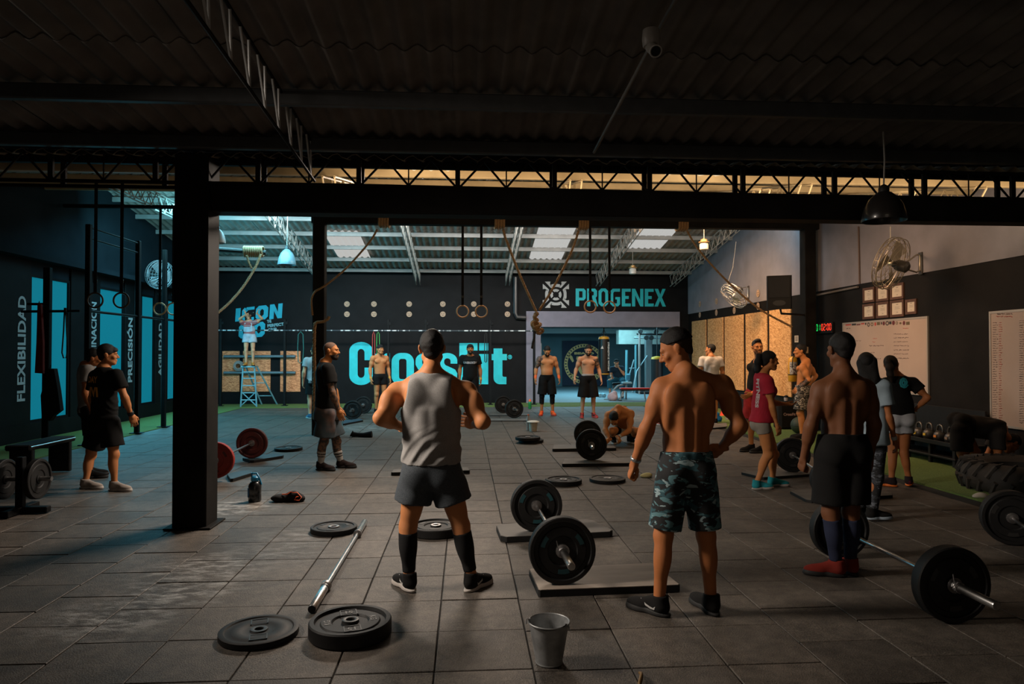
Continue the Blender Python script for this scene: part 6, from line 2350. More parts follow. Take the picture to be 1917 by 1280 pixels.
# barbell rails on the wood boards
rk = thing('barbell_rack', 'pale steel rails holding bars on the wood boards by the stepladder', 'rack', PY(490, 700, YB - .1))
for py in (667, 697.5):
    a, b = PY(419, py, YB - .12), PY(553, py, YB - .12)
    obj('rail', MB().tube([a, b], .045, 8), mat('rail_steel', (.13, .19, .22), .45, metal=.4), rk, sm=60)
for px in (430, 490, 545):
    for py in (667, 697.5):
        a = PY(px, py, YB - .12)
        obj('hook', MB().box((a[0], YB - .07, a[2]), (.06, .10, .10), bev=.01), RIGS, rk)
c = PY(447, 685, YB - .2)
rl = thing('rope_coil', 'pale coiled rope hanging on the rails behind the stepladder', 'rope', c)
for k in range(3):
    obj('coil', MB().tube([(c[0] + (.15 - .03 * k) * math.cos(q * math.pi / 10), c[1] - .03 * k, c[2] + (.15 - .03 * k) * math.sin(q * math.pi / 10)) for q in range(20)], .018, 6, closed=True), mat('pale_rope', (.3, .29, .28), .85), rl, sm=60)


def band(label, px0, py0, py1, Y, m, w=.045, group=None):
    a, b = PY(px0, py0, Y), PY(px0, py1, Y)
    t_ = thing('resistance_band', label, 'band', a, group=group)
    a = np.array((a[0], a[1], zb_ - .066))
    L = a[2] - b[2]
    pts = [(a[0] - w * .5, Y, a[2] - L * .06), (a[0] - w * .62, Y, a[2] - L * .5), (a[0] - w * .5, Y, b[2] + w * .4), (a[0], Y, b[2]), (a[0] + w * .5, Y, b[2] + w * .4), (a[0] + w * .62, Y, a[2] - L * .5), (a[0] + w * .5, Y, a[2] - L * .06), (a[0], Y, a[2] + .03)]
    obj('loop', MB().tube(pts, .014, 6, closed=True, squash=1.8), m, t_, sm=60)


band('green and blue rubber band hanging from the bar behind the slim column', 563, 619, 680, YG - .05, mat('teal_green_rubber', (.01, .13, .12), .6), .14)
band('red rubber band on the bar beside the first letter', 699.5, 619, 685, YG - .05, mat('red_rubber_band', (.35, .03, .02), .6), .06)
band('green rubber band on the bar beside the red band', 708, 619, 668, YG - .08, mat('green_rubber_band', (.03, .25, .05), .6), .07)
band('dark rubber band hanging in front of the letter i', 909.5, 619, 678, YG - .05, RUBBER, .06)

# ---- rig, rings and hung things along the left windows
lr = thing('pull_up_rig', 'tall dark rig standing along the blue windows', 'pull-up rig', G(256, 812))
q0, q1 = G(256, 812), G(306, 800)
q2 = q0 + (q0 - q1) * 1.5
zt_ = 1.6 + (661 - 450) * depth(q0) / F
for q in (q0, q1, q2):
    obj('upright', MB().box((q[0], q[1], zt_ / 2), (.085, .085, zt_), bev=.008), RIGS, lr)
    obj('foot', MB().box((q[0], q[1], .02), (.2, .2, .016)), RIGS, lr)
zbr = 1.6 + (661 - 592) * depth(q0) / F
ext = nrm(q1 - q0)
obj('bar', MB().tube([q2 + np.array((0, 0, zbr)), q1 + ext * 1.2 + np.array((0, 0, zbr))], .024, 8), RIGS, lr, sm=60)
for dz in (0, .19):
    obj('bar', MB().tube([q2 + np.array((0, 0, zt_ - .05 - dz)), q0 + np.array((0, 0, zt_ - .05 - dz))], .02, 8), RIGS, lr, sm=60)
RINGD = mat('ring_dark', (.06, .035, .022), .5)
RINGW = mat('ring_wood', (.52, .27, .11), .45, var=.2, vscale=20)
STRAP = cloth('black_webbing', (.009, .009, .010), bump=.1)


def ring_pair(label, pts, d, ztop, m, wst=.045, group='hanging gymnastic rings'):
    for i, (px, py) in enumerate(pts):
        c = W(px, py, d)
        t_ = thing('gym_ring', label[i], 'gym ring', (c[0], c[1], c[2]), group=group)
        R = .117
        obj('ring', MB().tube([(c[0] + R * math.sin(a), c[1], c[2] + R * math.cos(a)) for a in (2 * math.pi * k / 28 for k in range(28))], .0145, 10, closed=True), m, t_, sm=60)
        obj('strap', MB().box((c[0], c[1], (c[2] + R + ztop) / 2), (wst, .006, ztop - c[2] - R + .03)), STRAP, t_)
        obj('buckle', MB().box((c[0], c[1], c[2] + R + .18), (wst * 1.25, .02, .05), bev=.004), BLACKSTEEL, t_)


ring_pair(('wooden ring hanging before the wall left of its twin over the lettering', 'wooden ring hanging right of its twin over the lettering'), ((866, 583), (901, 583)), 13.75, zr0 + .05, RINGW, .05)
ring_pair(('wooden ring hanging below the letter R of the upper sign', 'wooden ring hanging below the letter G of the upper sign'), ((1105, 574), (1141, 575)), 13.85, zr0 + .05, RINGW, .05)
gz = 4.52
ring_pair(('dark ring hanging before the second blue window, nearer of two', 'dark ring hanging before the second blue window, farther of two'), ((178, 562), (227, 562)), 10.8, gz, RINGD, .05)
ring_pair(('pale ring low before the pier lettered AGILIDAD', 'pale ring before the last blue window'), ((299, 578), (324, 578)), 13.7, gz, RINGW, .05)
c0_, c1_ = W(178, 562, 10.8), W(227, 562, 10.8)
c2_, c3_ = W(299, 578, 13.7), W(324, 578, 13.7)
rb = struct('beam_left', MB().tube([(XL + .05, c0_[1], gz), (c1_[0] + .4, c1_[1], gz)], .04, 8), DARKBEAM, 'dark cross bar that holds the rings by the windows')
rb = struct('beam_left_rear', MB().tube([(XL + .05, c2_[1], gz), (c3_[0] + .4, c3_[1], gz)], .04, 8), DARKBEAM, 'dark rear cross bar that holds the rings by the windows')
c = W(320, 698, 13.4)
_q = q1 + ext * .75
c = np.array((_q[0], _q[1], c[2]))
hs_ = thing('gym_ring', 'pale ring on a long loop before the last blue window, lowest of the rings', 'gym ring', c)
obj('ring', MB().tube([(c[0] + .10 * math.sin(a), c[1], c[2] + .10 * math.cos(a)) for a in (2 * math.pi * k / 24 for k in range(24))], .014, 8, closed=True), mat('ring_pale', (.4, .36, .33), .5), hs_, sm=60)
for sx in (-.05, .03):
    obj('strap', MB().box((c[0] + sx, c[1], (c[2] + .1 + zbr - .03) / 2), (.04, .006, zbr - .03 - c[2] - .1)), STRAP, hs_)

# clothes and loop before the first window
pz = G(86, 838)
ck = thing('coat_stand', 'dark post with arms before the first blue window', 'stand', pz)
zc = 1.6 + (661 - 500) * depth(pz) / F
obj('pole', MB().box((pz[0], pz[1], zc / 2), (.11, .09, zc), bev=.008), RIGS, ck)
obj('arm', MB().tube([W(40, 583, depth(pz)), W(150, 582, depth(pz))], .022, 8), RIGS, ck, sm=60)
obj('arm', MB().tube([W(52, 569, depth(pz)), W(80, 569, depth(pz))], .022, 8), RIGS, ck, sm=60)
obj('foot', MB().box((pz[0], pz[1], .02), (.3, .3, .016)), RIGS, ck)


def hung(name, label, cat, outline, d, m, th=.05, nz=None):
    P = [W(x, y, d) for (x, y) in outline]
    t_ = thing(name, label, cat, P[0])
    n = FW * th
    obj('cloth', MB().prism(P, n), m, t_)
    obj('loop', MB().tube([P[0] + n * .5, P[0] + n * .5 + np.array((.015, 0, .06)), P[-1] + n * .5], .006, 5), m, t_)


hung('towel', 'dark red towel hanging on the coat stand before the first blue window', 'towel', [(70, 570), (76, 569), (80, 640), (80, 699), (65, 698), (68, 640)], depth(pz) - .12, cloth('dark_red_towel', (.10, .012, .008)))
hung('jacket', 'black jacket hanging from the coat stand', 'jacket', [(90, 690), (101, 690), (108, 730), (113, 768), (100, 778), (93, 788), (78, 782), (76, 740)], depth(pz) - .15, cloth('black_jacket', (.006, .006, .006)), .09)
c = W(121, 575, depth(pz) - .05)
lp = thing('skipping_loop', 'thin dark loop hanging before the first blue window', 'band', c)
obj('loop', MB().tube([W(x, y, depth(pz) - .05) for (x, y) in ((121, 576), (119, 620), (116, 660), (119, 670), (124, 670), (127, 655), (125, 620), (123, 576))], .013, 6, closed=True), RUBBER, lp, sm=60)

# ---- dark clutter at far left: a plate tree and a dumbbell
c = G(38, 960)
pt = thing('plate_tree', 'dark plate tree loaded with plates at the dim left edge', 'rack', c)
obj('post', MB().box((c[0], c[1], .28), (.07, .07, .56), bev=.006), RIGS, pt)
obj('foot', MB().box((c[0], c[1], .035), (.55, .08, .06), bev=.006), RIGS, pt)
obj('foot', MB().box((c[0], c[1], .036), (.08, .5, .06), bev=.006), RIGS, pt)
for zz in (.34,):
    obj('peg', MB().tube([(c[0] - .3, c[1], zz), (c[0] + .3, c[1], zz)], .024, 10), STEEL, pt, sm=60)
    for sx in (-.16, .16):
        obj('plate', MB().lathe([(r, sx + h) for (r, h) in plate_profile(.20, .06)], 28, 'X', (c[0], c[1], zz), closed=True), RUBBER, pt, sm=35)
c = G(78, 893)
bx = thing('bench', 'low dark bench with a bright steel edge at the dim left edge', 'bench', c)
obj('seat', MB().box((c[0], c[1], .44), (.30, 1.0, .07), bev=.015), BLKC, bx)
obj('trim', MB().tube([(c[0] + .152, c[1] - .48, .45), (c[0] + .152, c[1] + .48, .45)], .008, 6), STEEL, bx)
for sy in (-.4, .4):
    obj('leg', MB().box((c[0], c[1] + sy, .21), (.28, .06, .40), bev=.01), BLACKSTEEL, bx)


# ---- ropes
def twist(path, r, pitch=.11, seg=5, strands=3):
    """three strands laid around a path"""
    P = [Vector([float(v) for v in p]) for p in path]
    out = [P[0]]
    for i in range(len(P) - 1):
        n = max(1, int((P[i + 1] - P[i]).length / .022))
        p0, p1, p2, p3 = P[max(0, i - 1)], P[i], P[i + 1], P[min(len(P) - 1, i + 2)]
        for k in range(1, n + 1):
            t = k / n
            out.append(.5 * ((2 * p1) + (p2 - p0) * t + (2 * p0 - 5 * p1 + 4 * p2 - p3) * t * t + (3 * p1 - p0 - 3 * p2 + p3) * t ** 3))
    b = MB()
    for s in range(strands):
        pts, dist = [], 0
        for i, p in enumerate(out):
            t = (out[min(i + 1, len(out) - 1)] - out[max(0, i - 1)]).normalized()
            u = t.orthogonal().normalized() if abs(t.z) > .95 else t.cross(Vector((0, 0, 1))).normalized()
            w = t.cross(u)
            if i:
                dist += (p - out[i - 1]).length
            a = 2 * math.pi * (dist / pitch + s / strands)
            pts.append(p + (u * math.cos(a) + w * math.sin(a)) * r * .52)
        b.tube(pts, r * .56, seg)
    return b


def coil(c, n=5, r=.026):
    """turns of rope laid round the whole beam"""
    b = MB()
    hy, z0, z1 = .1 + r + .002, zr0 - r - .002, zr0 + .42 + r + .002
    for k in range(n):
        x = c[0] + (k - (n - 1) / 2) * r * 2.05
        b.tube([(x, YR - hy, z0 + .02), (x, YR - hy + .02, z0), (x, YR + hy - .02, z0), (x, YR + hy, z0 + .02), (x + .01, YR + hy, z1 - .02), (x + .01, YR + hy - .02, z1), (x + .01, YR - hy + .02, z1), (x + .01, YR - hy, z1 - .02)], r, 6, closed=True)
    return b


RD = 13.55
RY = YR - .12
zc_ = zr0 + .06


def rope_thing(label, px_coil, path_px, Y=RY, r=.024, extra=None):
    c = PY(px_coil[0], px_coil[1], YR)
    t_ = thing('climbing_rope', label, 'rope', c)
    obj('coil', coil((c[0], YR, zr0 + .02), 4), ROPE, t_, sm=60)
    pts = [PY(x, y, Y) for (x, y) in path_px]
    obj('rope', twist(pts, r), ROPE, t_, sm=60)
    return t_


r1 = rope_thing('climbing rope slung from the beam across to the slim column', (719, 415), ((706, 430), (690, 455), (650, 500), (612, 532), (590, 545)), Y=YR - .16, r=.022)
obj('rope', twist([PY(x, y, YR - .17) for (x, y) in ((590, 545), (584, 556), (583, 570), (585, 590))], .02), ROPE, r1, sm=60)
obj('hook', MB().tube([PY(x, y, YR - .18) for (x, y) in ((589, 606), (594, 603), (606, 602), (614, 597), (616, 592))], .03, 8), ROPE, r1, sm=60)
obj('rope', twist([PY(x, y, YR - .19) for (x, y) in ((590, 605), (588.5, 620), (588, 660), (589, 700), (588, 740), (589, 784))], .036), ROPE, r1, sm=60)
r2 = rope_thing('climbing rope from the middle of the beam down to the big knot', (935, 415), ((942, 430), (948, 450), (972, 512), (1003, 582)), r=.028)
r3 = rope_thing('climbing rope from the beam right of the middle skylight down to the big knot', (1091, 415), ((1083, 432), (1070, 470), (1038, 534), (1010, 580)), r=.026)
k0 = PY(1003, 590, RY)
f = Field(k0 - np.array((.22, .16, .42)), k0 + np.array((.24, .16, .12)), .010)
obj('knot', twist([k0 + np.array(q) for q in ((0, 0, .06), (.03, -.05, .02), (-.03, -.06, -.04), (.03, -.04, -.10), (-.04, .02, -.12), (-.08, 0, -.18), (-.04, -.08, -.24), (.06, -.08, -.22), (.09, .02, -.17), (.02, .08, -.16), (-.05, .04, -.23), (0, -.06, -.30), (.10, -.06, -.28), (.14, .0, -.31), (.08, .05, -.36), (.02, -.02, -.34), (.06, -.06, -.29))], .034, .15), ROPE, r2, sm=60)
obj('knot', twist([k0 + np.array(q) for q in ((0, .02, .04), (-.03, .03, -.05), (.02, .05, -.12), (-.05, -.03, -.15), (-.07, -.06, -.20), (.0, -.07, -.27), (.05, 0, -.26))], .034, .15), ROPE, r2, sm=60)
obj('tail', twist([PY(x, y, RY) for (x, y) in ((1001, 618), (1000, 632), (997, 645), (996, 652))], .026), mat('rope_dark', (.03, .022, .016), .9, bump=.4, bscale=150), r2, sm=60)
r4 = rope_thing('climbing rope slung from the beam to the right wall', (1276, 418), ((1286, 432), (1310, 470), (1360, 525), (1420, 577), (1483, 612)), Y=YR - .14, r=.022)
# rope on the pipe behind the pillar
pp = PY(475, 471, 14.6)
lpipe = struct('trim_4', MB().tube([PY(404, 467, 14.6), PY(498, 473, 14.6)], .05, 8), DARKSTEEL, 'dark pipe holding a coiled rope near the roof')
rl_ = thing('climbing_rope', 'pale rope coiled on the pipe and slung to the front pillar', 'rope', pp)
b = MB()
for k in range(9):
    x = pp[0] + (k - 4) * .044
    b.tube([(x + .01 * math.sin(q), pp[1] + .10 * math.cos(2 * math.pi * q / 14), pp[2] + .002 + .10 * math.sin(2 * math.pi * q / 14)) for q in range(14)], .024, 6, closed=True)
obj('coil', b, mat('rope_pale', (.40, .25, .13), .9, var=.3, vscale=60, bump=.4, bscale=150), rl_, sm=60)
e_ = G(403, 978)
obj('rope', twist([PY(488, 476, 14.5), PY(478, 500, 14.4), PY(455, 537, 14.2), PY(428, 568, 13.9), PY(400, 592, 13.6)], .028), mat('rope_pale', (.40, .25, .13), .9), rl_, sm=60)
obj('rope', twist([PY(462, 478, 14.5), PY(466, 492, 14.5), PY(471, 502, 14.5)], .024), mat('rope_pale', (.40, .25, .13), .9), rl_, sm=60)

# ---- lamps
LGLASS = mat('prismatic_glass', (.16, .21, .23), .22, var=.15, vscale=9, bump=.15, bscale=30)


def bell(label, px, py, d, r, h, m, cord_py=None, cord=None, warm=False):
    c = W(px, py, d)     # centre of the rim
    t_ = thing('pendant_lamp', label, 'lamp', c)
    obj('shade', MB().lathe([(r, 0), (r * 1.02, h * .03), (r * .97, h * .22), (r * .86, h * .46), (r * .66, h * .68), (r * .38, h * .84), (r * .22, h * .90), (r * .22, h * .88), (r * .36, h * .82), (r * .63, h * .66), (r * .83, h * .45), (r * .94, h * .22), (r * .98, h * .02)], 28, 'Z', c, closed=True), m, t_, sm=40)
    obj('cap', MB().lathe([(r * .25, h * .86), (r * .25, h), (r * .16, h * 1.08), (r * .06, h * 1.12), (0, h * 1.12)], 16, 'Z', c), DARKSTEEL if not warm else mat('brass', (.5, .3, .12), .4, metal=.6), t_, sm=40)
    zt = cord if cord else W(px, cord_py, d)[2]
    obj('cord', MB().tube([(c[0], c[1], c[2] + h * 1.1), (c[0] + .01, c[1], (c[2] + h + zt) / 2), (c[0], c[1], zt)], .008, 6), mat('pale_cord', (.35, .33, .30), .7) if not warm or True else None, t_)
    obj('bulb', MB().lathe([(0, h * .25), (r * .25, h * .35), (r * .28, h * .5), (r * .14, h * .75), (0, h * .76)], 12, 'Z', c), mat('bulb_glass', (.6, .6, .58), .2), t_, sm=60)


DOME = mat('dome_enamel', (.020, .017, .015), .32, coat=.4)
bell('large dark metal dome lamp hanging before the front truss', 1655, 414, 6.25, .185, .30, DOME, cord=zfront(6.2) + .045)
cwd = W(537, 496, 15.6)
bell('pale glass bell lamp hanging under the roof beside the slim column', 537, 496, 15.6, .20, .40, LGLASS, cord=5.15)
bell('white bell lamp hanging half behind the front pillar', 408, 455, 13.2, .14, .30, mat('white_enamel', (.5, .5, .48), .4), cord=4.75)


def jar(label, px, py, d, r, h, m, ztop):
    c = W(px, py, d)
    t_ = thing('pendant_lamp', label, 'lamp', c)
    obj('jar', MB().lathe([(0, 0), (r * .8, 0), (r, h * .1), (r, h * .8), (r * .75, h)], 18, 'Z', c), m, t_, sm=40)
    obj('cap', MB().lathe([(r * 1.2, h), (r * 1.25, h * 1.12), (r * .8, h * 1.2), (r * .8, h * 1.4), (r * .3, h * 1.55), (0, h * 1.55)], 18, 'Z', c), mat('brass', (.5, .3, .12), .4, metal=.6), t_, sm=40)
    obj('cord', MB().tube([(c[0], c[1], c[2] + h * 1.5), (c[0], c[1], ztop)], .008, 6), mat('pale_cord', (.35, .33, .30), .7), t_)


jar('brass capped jar lamp hanging right of the slung rope', 1318, 468, 15.9, .10, .17, mat('jar_glass_warm', (.6, .5, .38), .25), 5.13)
jar('small white jar lamp hanging before the back wall', 1184.5, 513, 19.6, .10, .17, mat('jar_glass', (.55, .55, .52), .25), 4.5)

# ---- security camera and its conduit under the front roof
k0_, k1_ = on_plane(1112, 285, 3.55 + .396 - .15, -.06), on_plane(1268, -8, 3.55 + .396 - .15, -.06)
PALE = mat('pale_plastic', (.20, .18, .16), .5)
o = obj('conduit', MB().tube([k0_, k1_], .014, 8), mat('conduit', (.10, .085, .07), .5), sm=60)
setp(o, 'thin pale conduit running along the underside of the front roof', 'conduit')
kc = on_plane(1219, 72, 3.55 + .396 - .222, -.06)
sc_ = thing('security_camera', 'pale round security camera on the roof conduit', 'camera', kc)
obj('mount', MB().lathe([(.05, .05), (.055, .0), (.05, -.045), (.045, -.05), (0, -.05)], 18, 'Z', kc), PALE, sc_, sm=40)
ax_ = nrm((.0, -.78, -.62))
e1, e2 = kc + np.array((0, -.0, -.05)), kc + np.array((0, -.01, -.05)) + ax_ * .11
obj('barrel', MB().tube([e1, e2], .036, 16), PALE, sc_, sm=40)
obj('lens', MB().tube([e2, e2 + ax_ * .004], .028, 16), BLACKSTEEL, sc_, sm=40)
obj('bezel', MB().tube([e2 + np.cross(ax_, (1, 0, 0)) * 0 + (np.array((1, 0, 0)) * math.cos(a) + np.cross(ax_, (1, 0, 0)) * math.sin(a)) * .034 + ax_ * .003 for a in (2 * math.pi * k / 18 for k in range(18))], .004, 5, closed=True), mat('pale_rim', (.4, .38, .36), .4), sc_, sm=60)

# ================================================================== things on the right wall
FRAMEW = mat('dark_wood_frame', (.075, .030, .014), .5, var=.25, vscale=20)
PAPER = mat('certificate_paper', (.50, .44, .36), .75, var=.04)
INKD = mat('grey_ink', (.10, .08, .07), .7)


def wall_rect(px0, py0, px1, py1, off=.02):
    """rectangle on the right wall from a pixel box: (y far, y near, z bottom, z top)"""
    a, c = PX(px0, (py0 + py1) / 2, WX - off), PX(px1, (py0 + py1) / 2, WX - off)
    pm = (px0 + px1) / 2
    return a[1], c[1], PX(pm, py1, WX - off)[2], PX(pm, py0, WX - off)[2]


def frame_pts(x, y0, y1, z0, z1, i=0):
    sg = 1 if y1 > y0 else -1
    return [(x, y0 + sg * i, z0 + i), (x, y1 - sg * i, z0 + i), (x, y1 - sg * i, z1 - i), (x, y0 + sg * i, z1 - i)]


certs = (((1615, 538, 1636.5, 566), 'top row nearest the timer'), ((1640, 534, 1663, 563.5), 'middle of the top row'), ((1666, 530, 1691, 560), 'top row nearest the fan side'),
         ((1614.5, 568.5, 1636.5, 597), 'bottom row nearest the timer'), ((1640, 565, 1663, 595), 'second in the bottom row'), ((1666, 561.5, 1691.5, 593), 'third in the bottom row'), ((1694.5, 560, 1715, 588), 'last in the bottom row'))
for (bx, lab) in certs:
    y0, y1, z0, z1 = wall_rect(*bx)
    t_ = thing('framed_certificate', f'wood framed certificate on the black wall, {lab}', 'certificate', (WX - .02, (y0 + y1) / 2, z0), group='framed certificates')
    x = WX - .022
    obj('frame', MB().strip(frame_pts(x, y0, y1, z0, z1), frame_pts(x, y0, y1, z0, z1, .042), (.022, 0, 0)), FRAMEW, t_)
    obj('paper', MB().box((WX - .008, (y0 + y1) / 2, (z0 + z1) / 2), (.004, abs(y1 - y0) - .07, z1 - z0 - .07)), PAPER, t_)
    b = MB()
    yc, w, h = (y0 + y1) / 2, abs(y1 - y0), z1 - z0
    for (fz, fw_, th) in ((.74, .16, .03), (.60, .36, .012), (.54, .30, .012), (.48, .40, .012), (.28, .12, .022)):
        b.box((WX - .0108, yc, z0 + h * fz), (.0012, w * fw_, h * th))
    obj('print', b, INKD, t_, kind='stuff')

BOARD = mat('whiteboard', (.40, .31, .26), .35, var=.08, vscale=1.2)
TRIMB = mat('board_trim', (.40, .36, .32), .4, metal=.4)
MARK = mat('marker_dark', (.13, .09, .10), .7)
MARKR = mat('marker_red', (.42, .06, .05), .7)


def board(label, y0, y1, z0, z1):
    t_ = thing('whiteboard', label, 'whiteboard', (WX, (y0 + y1) / 2, z0))
    x = WX - .03
    obj('surface', MB().box((WX - .014, (y0 + y1) / 2, (z0 + z1) / 2), (.018, abs(y1 - y0) - .02, z1 - z0 - .02)), BOARD, t_)
    obj('frame', MB().strip(frame_pts(x, y0, y1, z0, z1), frame_pts(x, y0, y1, z0, z1, .03), (.028, 0, 0)), TRIMB, t_)
    return t_


def scribble(b, px0, px1, py, r, amp, rnd_, X):
    """a handwritten line: small up and down strokes with gaps between words"""
    x = px0
    while x < px1 - 1.5:
        wl = rnd_.uniform(3.5, 8)
        xe = min(px1, x + wl)
        n = max(4, int((xe - x) * 1.6))
        pts = [PX(x + (xe - x) * i / n, py + rnd_.uniform(-amp, amp), X) for i in range(n + 1)]
        b.tube(pts, r * .72, 4, caps=False)
        x = xe + rnd_.uniform(.8, 1.8)


rs = random.Random(3)
ytl, ytr = PX(1580, 660, WX)[1], PX(1740, 660, WX)[1]
zt_b, zb_b = PX(1740, 591.5, WX)[2], PX(1740, 741, WX)[2]
wbd = board('large whiteboard with rows of handwriting and a strip of small badges', ytl, ytr, zb_b, zt_b)
XS = WX - .0245
b = MB()
for py in (625, 632, 639.6, 647, 655, 662.5, 670.5):
    scribble(b, 1673, 1701.5, py, .0045, 1.1, rs, XS)
scribble(b, 1627, 1654, 647, .005, 1.3, rs, XS)
scribble(b, 1600, 1612, 637.5, .0045, 1.0, rs, XS)
scribble(b, 1584, 1592, 614.5, .006, 1.2, rs, XS)
scribble(b, 1630, 1637, 660, .0045, 1.2, rs, XS)
scribble(b, 1641, 1649, 671, .0045, 1.2, rs, XS)
obj('handwriting', b, MARK, wbd, kind='stuff')
b = MB()
scribble(b, 1634, 1642, 633.5, .0045, 1.0, rs, XS)
scribble(b, 1633, 1640, 640, .0045, 1.0, rs, XS)
scribble(b, 1690, 1701, 614.5, .0045, 1.0, rs, XS)
obj('red_handwriting', b, MARKR, wbd, kind='stuff')
BADGE = [mat('badge_maroon', (.10, .012, .016), .6), mat('badge_black', (.02, .018, .018), .6), mat('badge_red', (.40, .05, .035), .6), mat('badge_olive', (.10, .07, .03), .6)]
for (px, py, w, h, kind, mi) in ((1588, 608, 10, 2.4, 'r', 2), (1598.5, 607, 8, 4, 'r', 1), (1607, 607.5, 7, 2.2, 'r', 0), (1615, 605.5, 6, 3, 'r', 2), (1620.7, 606, 2.4, 4, 'd', 1), (1626, 607.5, 4.5, 8, 'o', 1), (1632.5, 607, 4.5, 7, 'o', 3),
                                 (1638.7, 606.5, 3, 7, 'd', 2), (1644.5, 605.5, 5.5, 5.5, 'r', 3), (1650, 605, 2, 4.5, 'r', 1), (1654.5, 605.2, 4.5, 7.4, 'd', 0), (1661, 605, 6, 8.5, 'o', 1), (1666.7, 604.2, 4.3, 5.2, 'r', 1), (1672.7, 604.2, 5, 8.5, 'd', 0), (1679, 604.5, 4, 6, 'o', 3), (1685.7, 604.8, 4, 4, 'd', 3), (1692.3, 604.5, 4.4, 8, 'd', 0), (1699.5, 605, 6.5, 5.8, 'r', 3)):
    c = PX(px, py, XS)
    a_, d_ = PX(px - w / 2, py, XS), PX(px + w / 2, py, XS)
    hw = abs(a_[1] - d_[1]) / 2
    hh = abs(PX(px, py - h / 2, XS)[2] - PX(px, py + h / 2, XS)[2]) / 2
    b = MB()
    if kind == 'r':
        b.box(c, (.002, hw * 2, hh * 2))
    else:
        ol = [(c[0], c[1] + hw * math.cos(k * math.pi / 8), c[2] + hh * math.sin(k * math.pi / 8)) for k in range(16)]
        if kind == 'd':
            b.prism(ol, (-.002, 0, 0))
        else:
            b.strip(ol, [(c[0], c[1] + .6 * (q[1] - c[1]), c[2] + .6 * (q[2] - c[2])) for q in ol], (-.002, 0, 0))
    obj('badge', b, BADGE[mi], wbd)
# record board cut by the frame edge
y0, y1 = PX(1856, 690, WX)[1], PX(1985, 690, WX)[1]
zt2, zb2 = PX(1856, 583, WX)[2], PX(1856, 796, WX)[2]
rbd = board('tall record board with long handwritten columns near the edge of view', y0, y1, zb2, zt2)
b, b2 = MB(), MB()
for i in range(45):
    py = 604 + i * 4.35
    s_ = (py - 661) * .0
    scribble(b, 1858.5, 1867 + rs.uniform(-2, 1.5), py, .0035, .9, rs, XS)
    if i > -1:
        scribble(b2, 1870, 1875 + rs.uniform(-1.5, 2), py - .6, .0035, .9, rs, XS)
    scribble(b, 1908.5, 1925, py - 4, .0035, 1.0, rs, XS)
scribble(b, 1866, 1897, 587.5, .0045, 1.6, rs, XS)
scribble(b2, 1865, 1897, 592.5, .004, 1.2, rs, XS)
obj('handwriting', b, MARK, rbd, kind='stuff')
obj('red_handwriting', b2, MARKR, rbd, kind='stuff')

# interval timer with lit digits
y0, y1, z0, z1 = wall_rect(1527, 603.5, 1558, 624, .05)
tm = thing('interval_timer', 'black interval timer with green and red lit digits', 'clock', (WX - .03, (y0 + y1) / 2, z0))
obj('case', MB().box((WX - .03, (y0 + y1) / 2, (z0 + z1) / 2), (.05, abs(y1 - y0), z1 - z0), bev=.006), BLACKSTEEL, tm)
GREENL = mat('led_green', (.0, .1, .02), .5, emit=(.02, .75, .12), estr=1.1)
REDL = mat('led_red', (.1, .0, .0), .5, emit=(1, .05, .02), estr=1.3)
SEG = {'0': 'abcdef', '1': 'bc', '2': 'abged', '3': 'abgcd', '4': 'fgbc', '5': 'afgcd', '6': 'afgedc', '7': 'abc', '8': 'abcdefg', '9': 'abcdfg'}


def digit(ch, yc, zc, w, h, m):
    th = .016
    pos = {'a': (0, h / 2), 'g': (0, 0), 'd': (0, -h / 2), 'b': (w / 2, h / 4), 'c': (w / 2, -h / 4), 'f': (-w / 2, h / 4), 'e': (-w / 2, -h / 4)}
    b = MB()
    for s_ in SEG[ch]:
        u, v = pos[s_]
        size = (.002, w * .82, th) if s_ in 'agd' else (.002, th, h * .42)
        b.box((WX - .0565, yc - u, zc + v), size)
    obj('digit', b, m, tm)


Wd = abs(y1 - y0)
zc = (z0 + z1) / 2 + .015
for ch, fx, m in (('0', .10, GREENL), ('1', .24, GREENL), ('0', .42, REDL), ('2', .56, REDL), ('0', .76, REDL), ('0', .90, REDL)):
    digit(ch, max(y0, y1) - Wd * fx, zc, Wd * .085, (z1 - z0) * .56, m)
for dz in (-.04, .04):
    obj('colon', MB().box((WX - .0565, max(y0, y1) - Wd * .66, zc + dz), (.002, .018, .018)), REDL, tm)

# loudspeaker on its bracket
c = W(1458.5, 547, 13.75)
sk_ = thing('loudspeaker', 'black loudspeaker on a wall bracket beside the right column', 'speaker', c)
rot = Euler((.10, 0, math.radians(-24)))
Rm = rot.to_matrix()
outl = [(-.215, -.15), (.215, -.15), (.235, -.05), (.19, .17), (-.19, .17), (-.235, -.05)]
obj('cabinet', MB().prism([Vector(c) + Rm @ Vector((x, y, -.335)) for (x, y) in outl], Rm @ Vector((0, 0, .67))), mat('speaker_black', (.004, .004, .0045), .55, spec=.25), sk_)
obj('grille', MB().prism([Vector(c) + Rm @ Vector(p) for p in ((-.19, -.158, -.10), (.19, -.158, -.10), (.19, -.158, .30), (-.19, -.158, .30))], Rm @ Vector((0, -.012, 0))), mat('speaker_grille', (.005, .005, .0055), .6, bump=.4, bscale=300), sk_)
obj('horn', MB().prism([Vector(c) + Rm @ Vector((.12 * math.cos(a), -.158, -.21 + .055 * math.sin(a))) for a in (2 * math.pi * k / 16 for k in range(16))], Rm @ Vector((0, -.010, 0))), mat('speaker_horn', (.012, .012, .013), .4), sk_)
obj('bracket', MB().tube([Vector(c) + Vector((.05, .05, -.34)), Vector(c) + Vector((.08, .08, -.42)), (c2x - .1, YR - .05, c[2] - .43)], .022, 8), DARKSTEEL, sk_, sm=60)
# light smears on the cabinet are reflections only


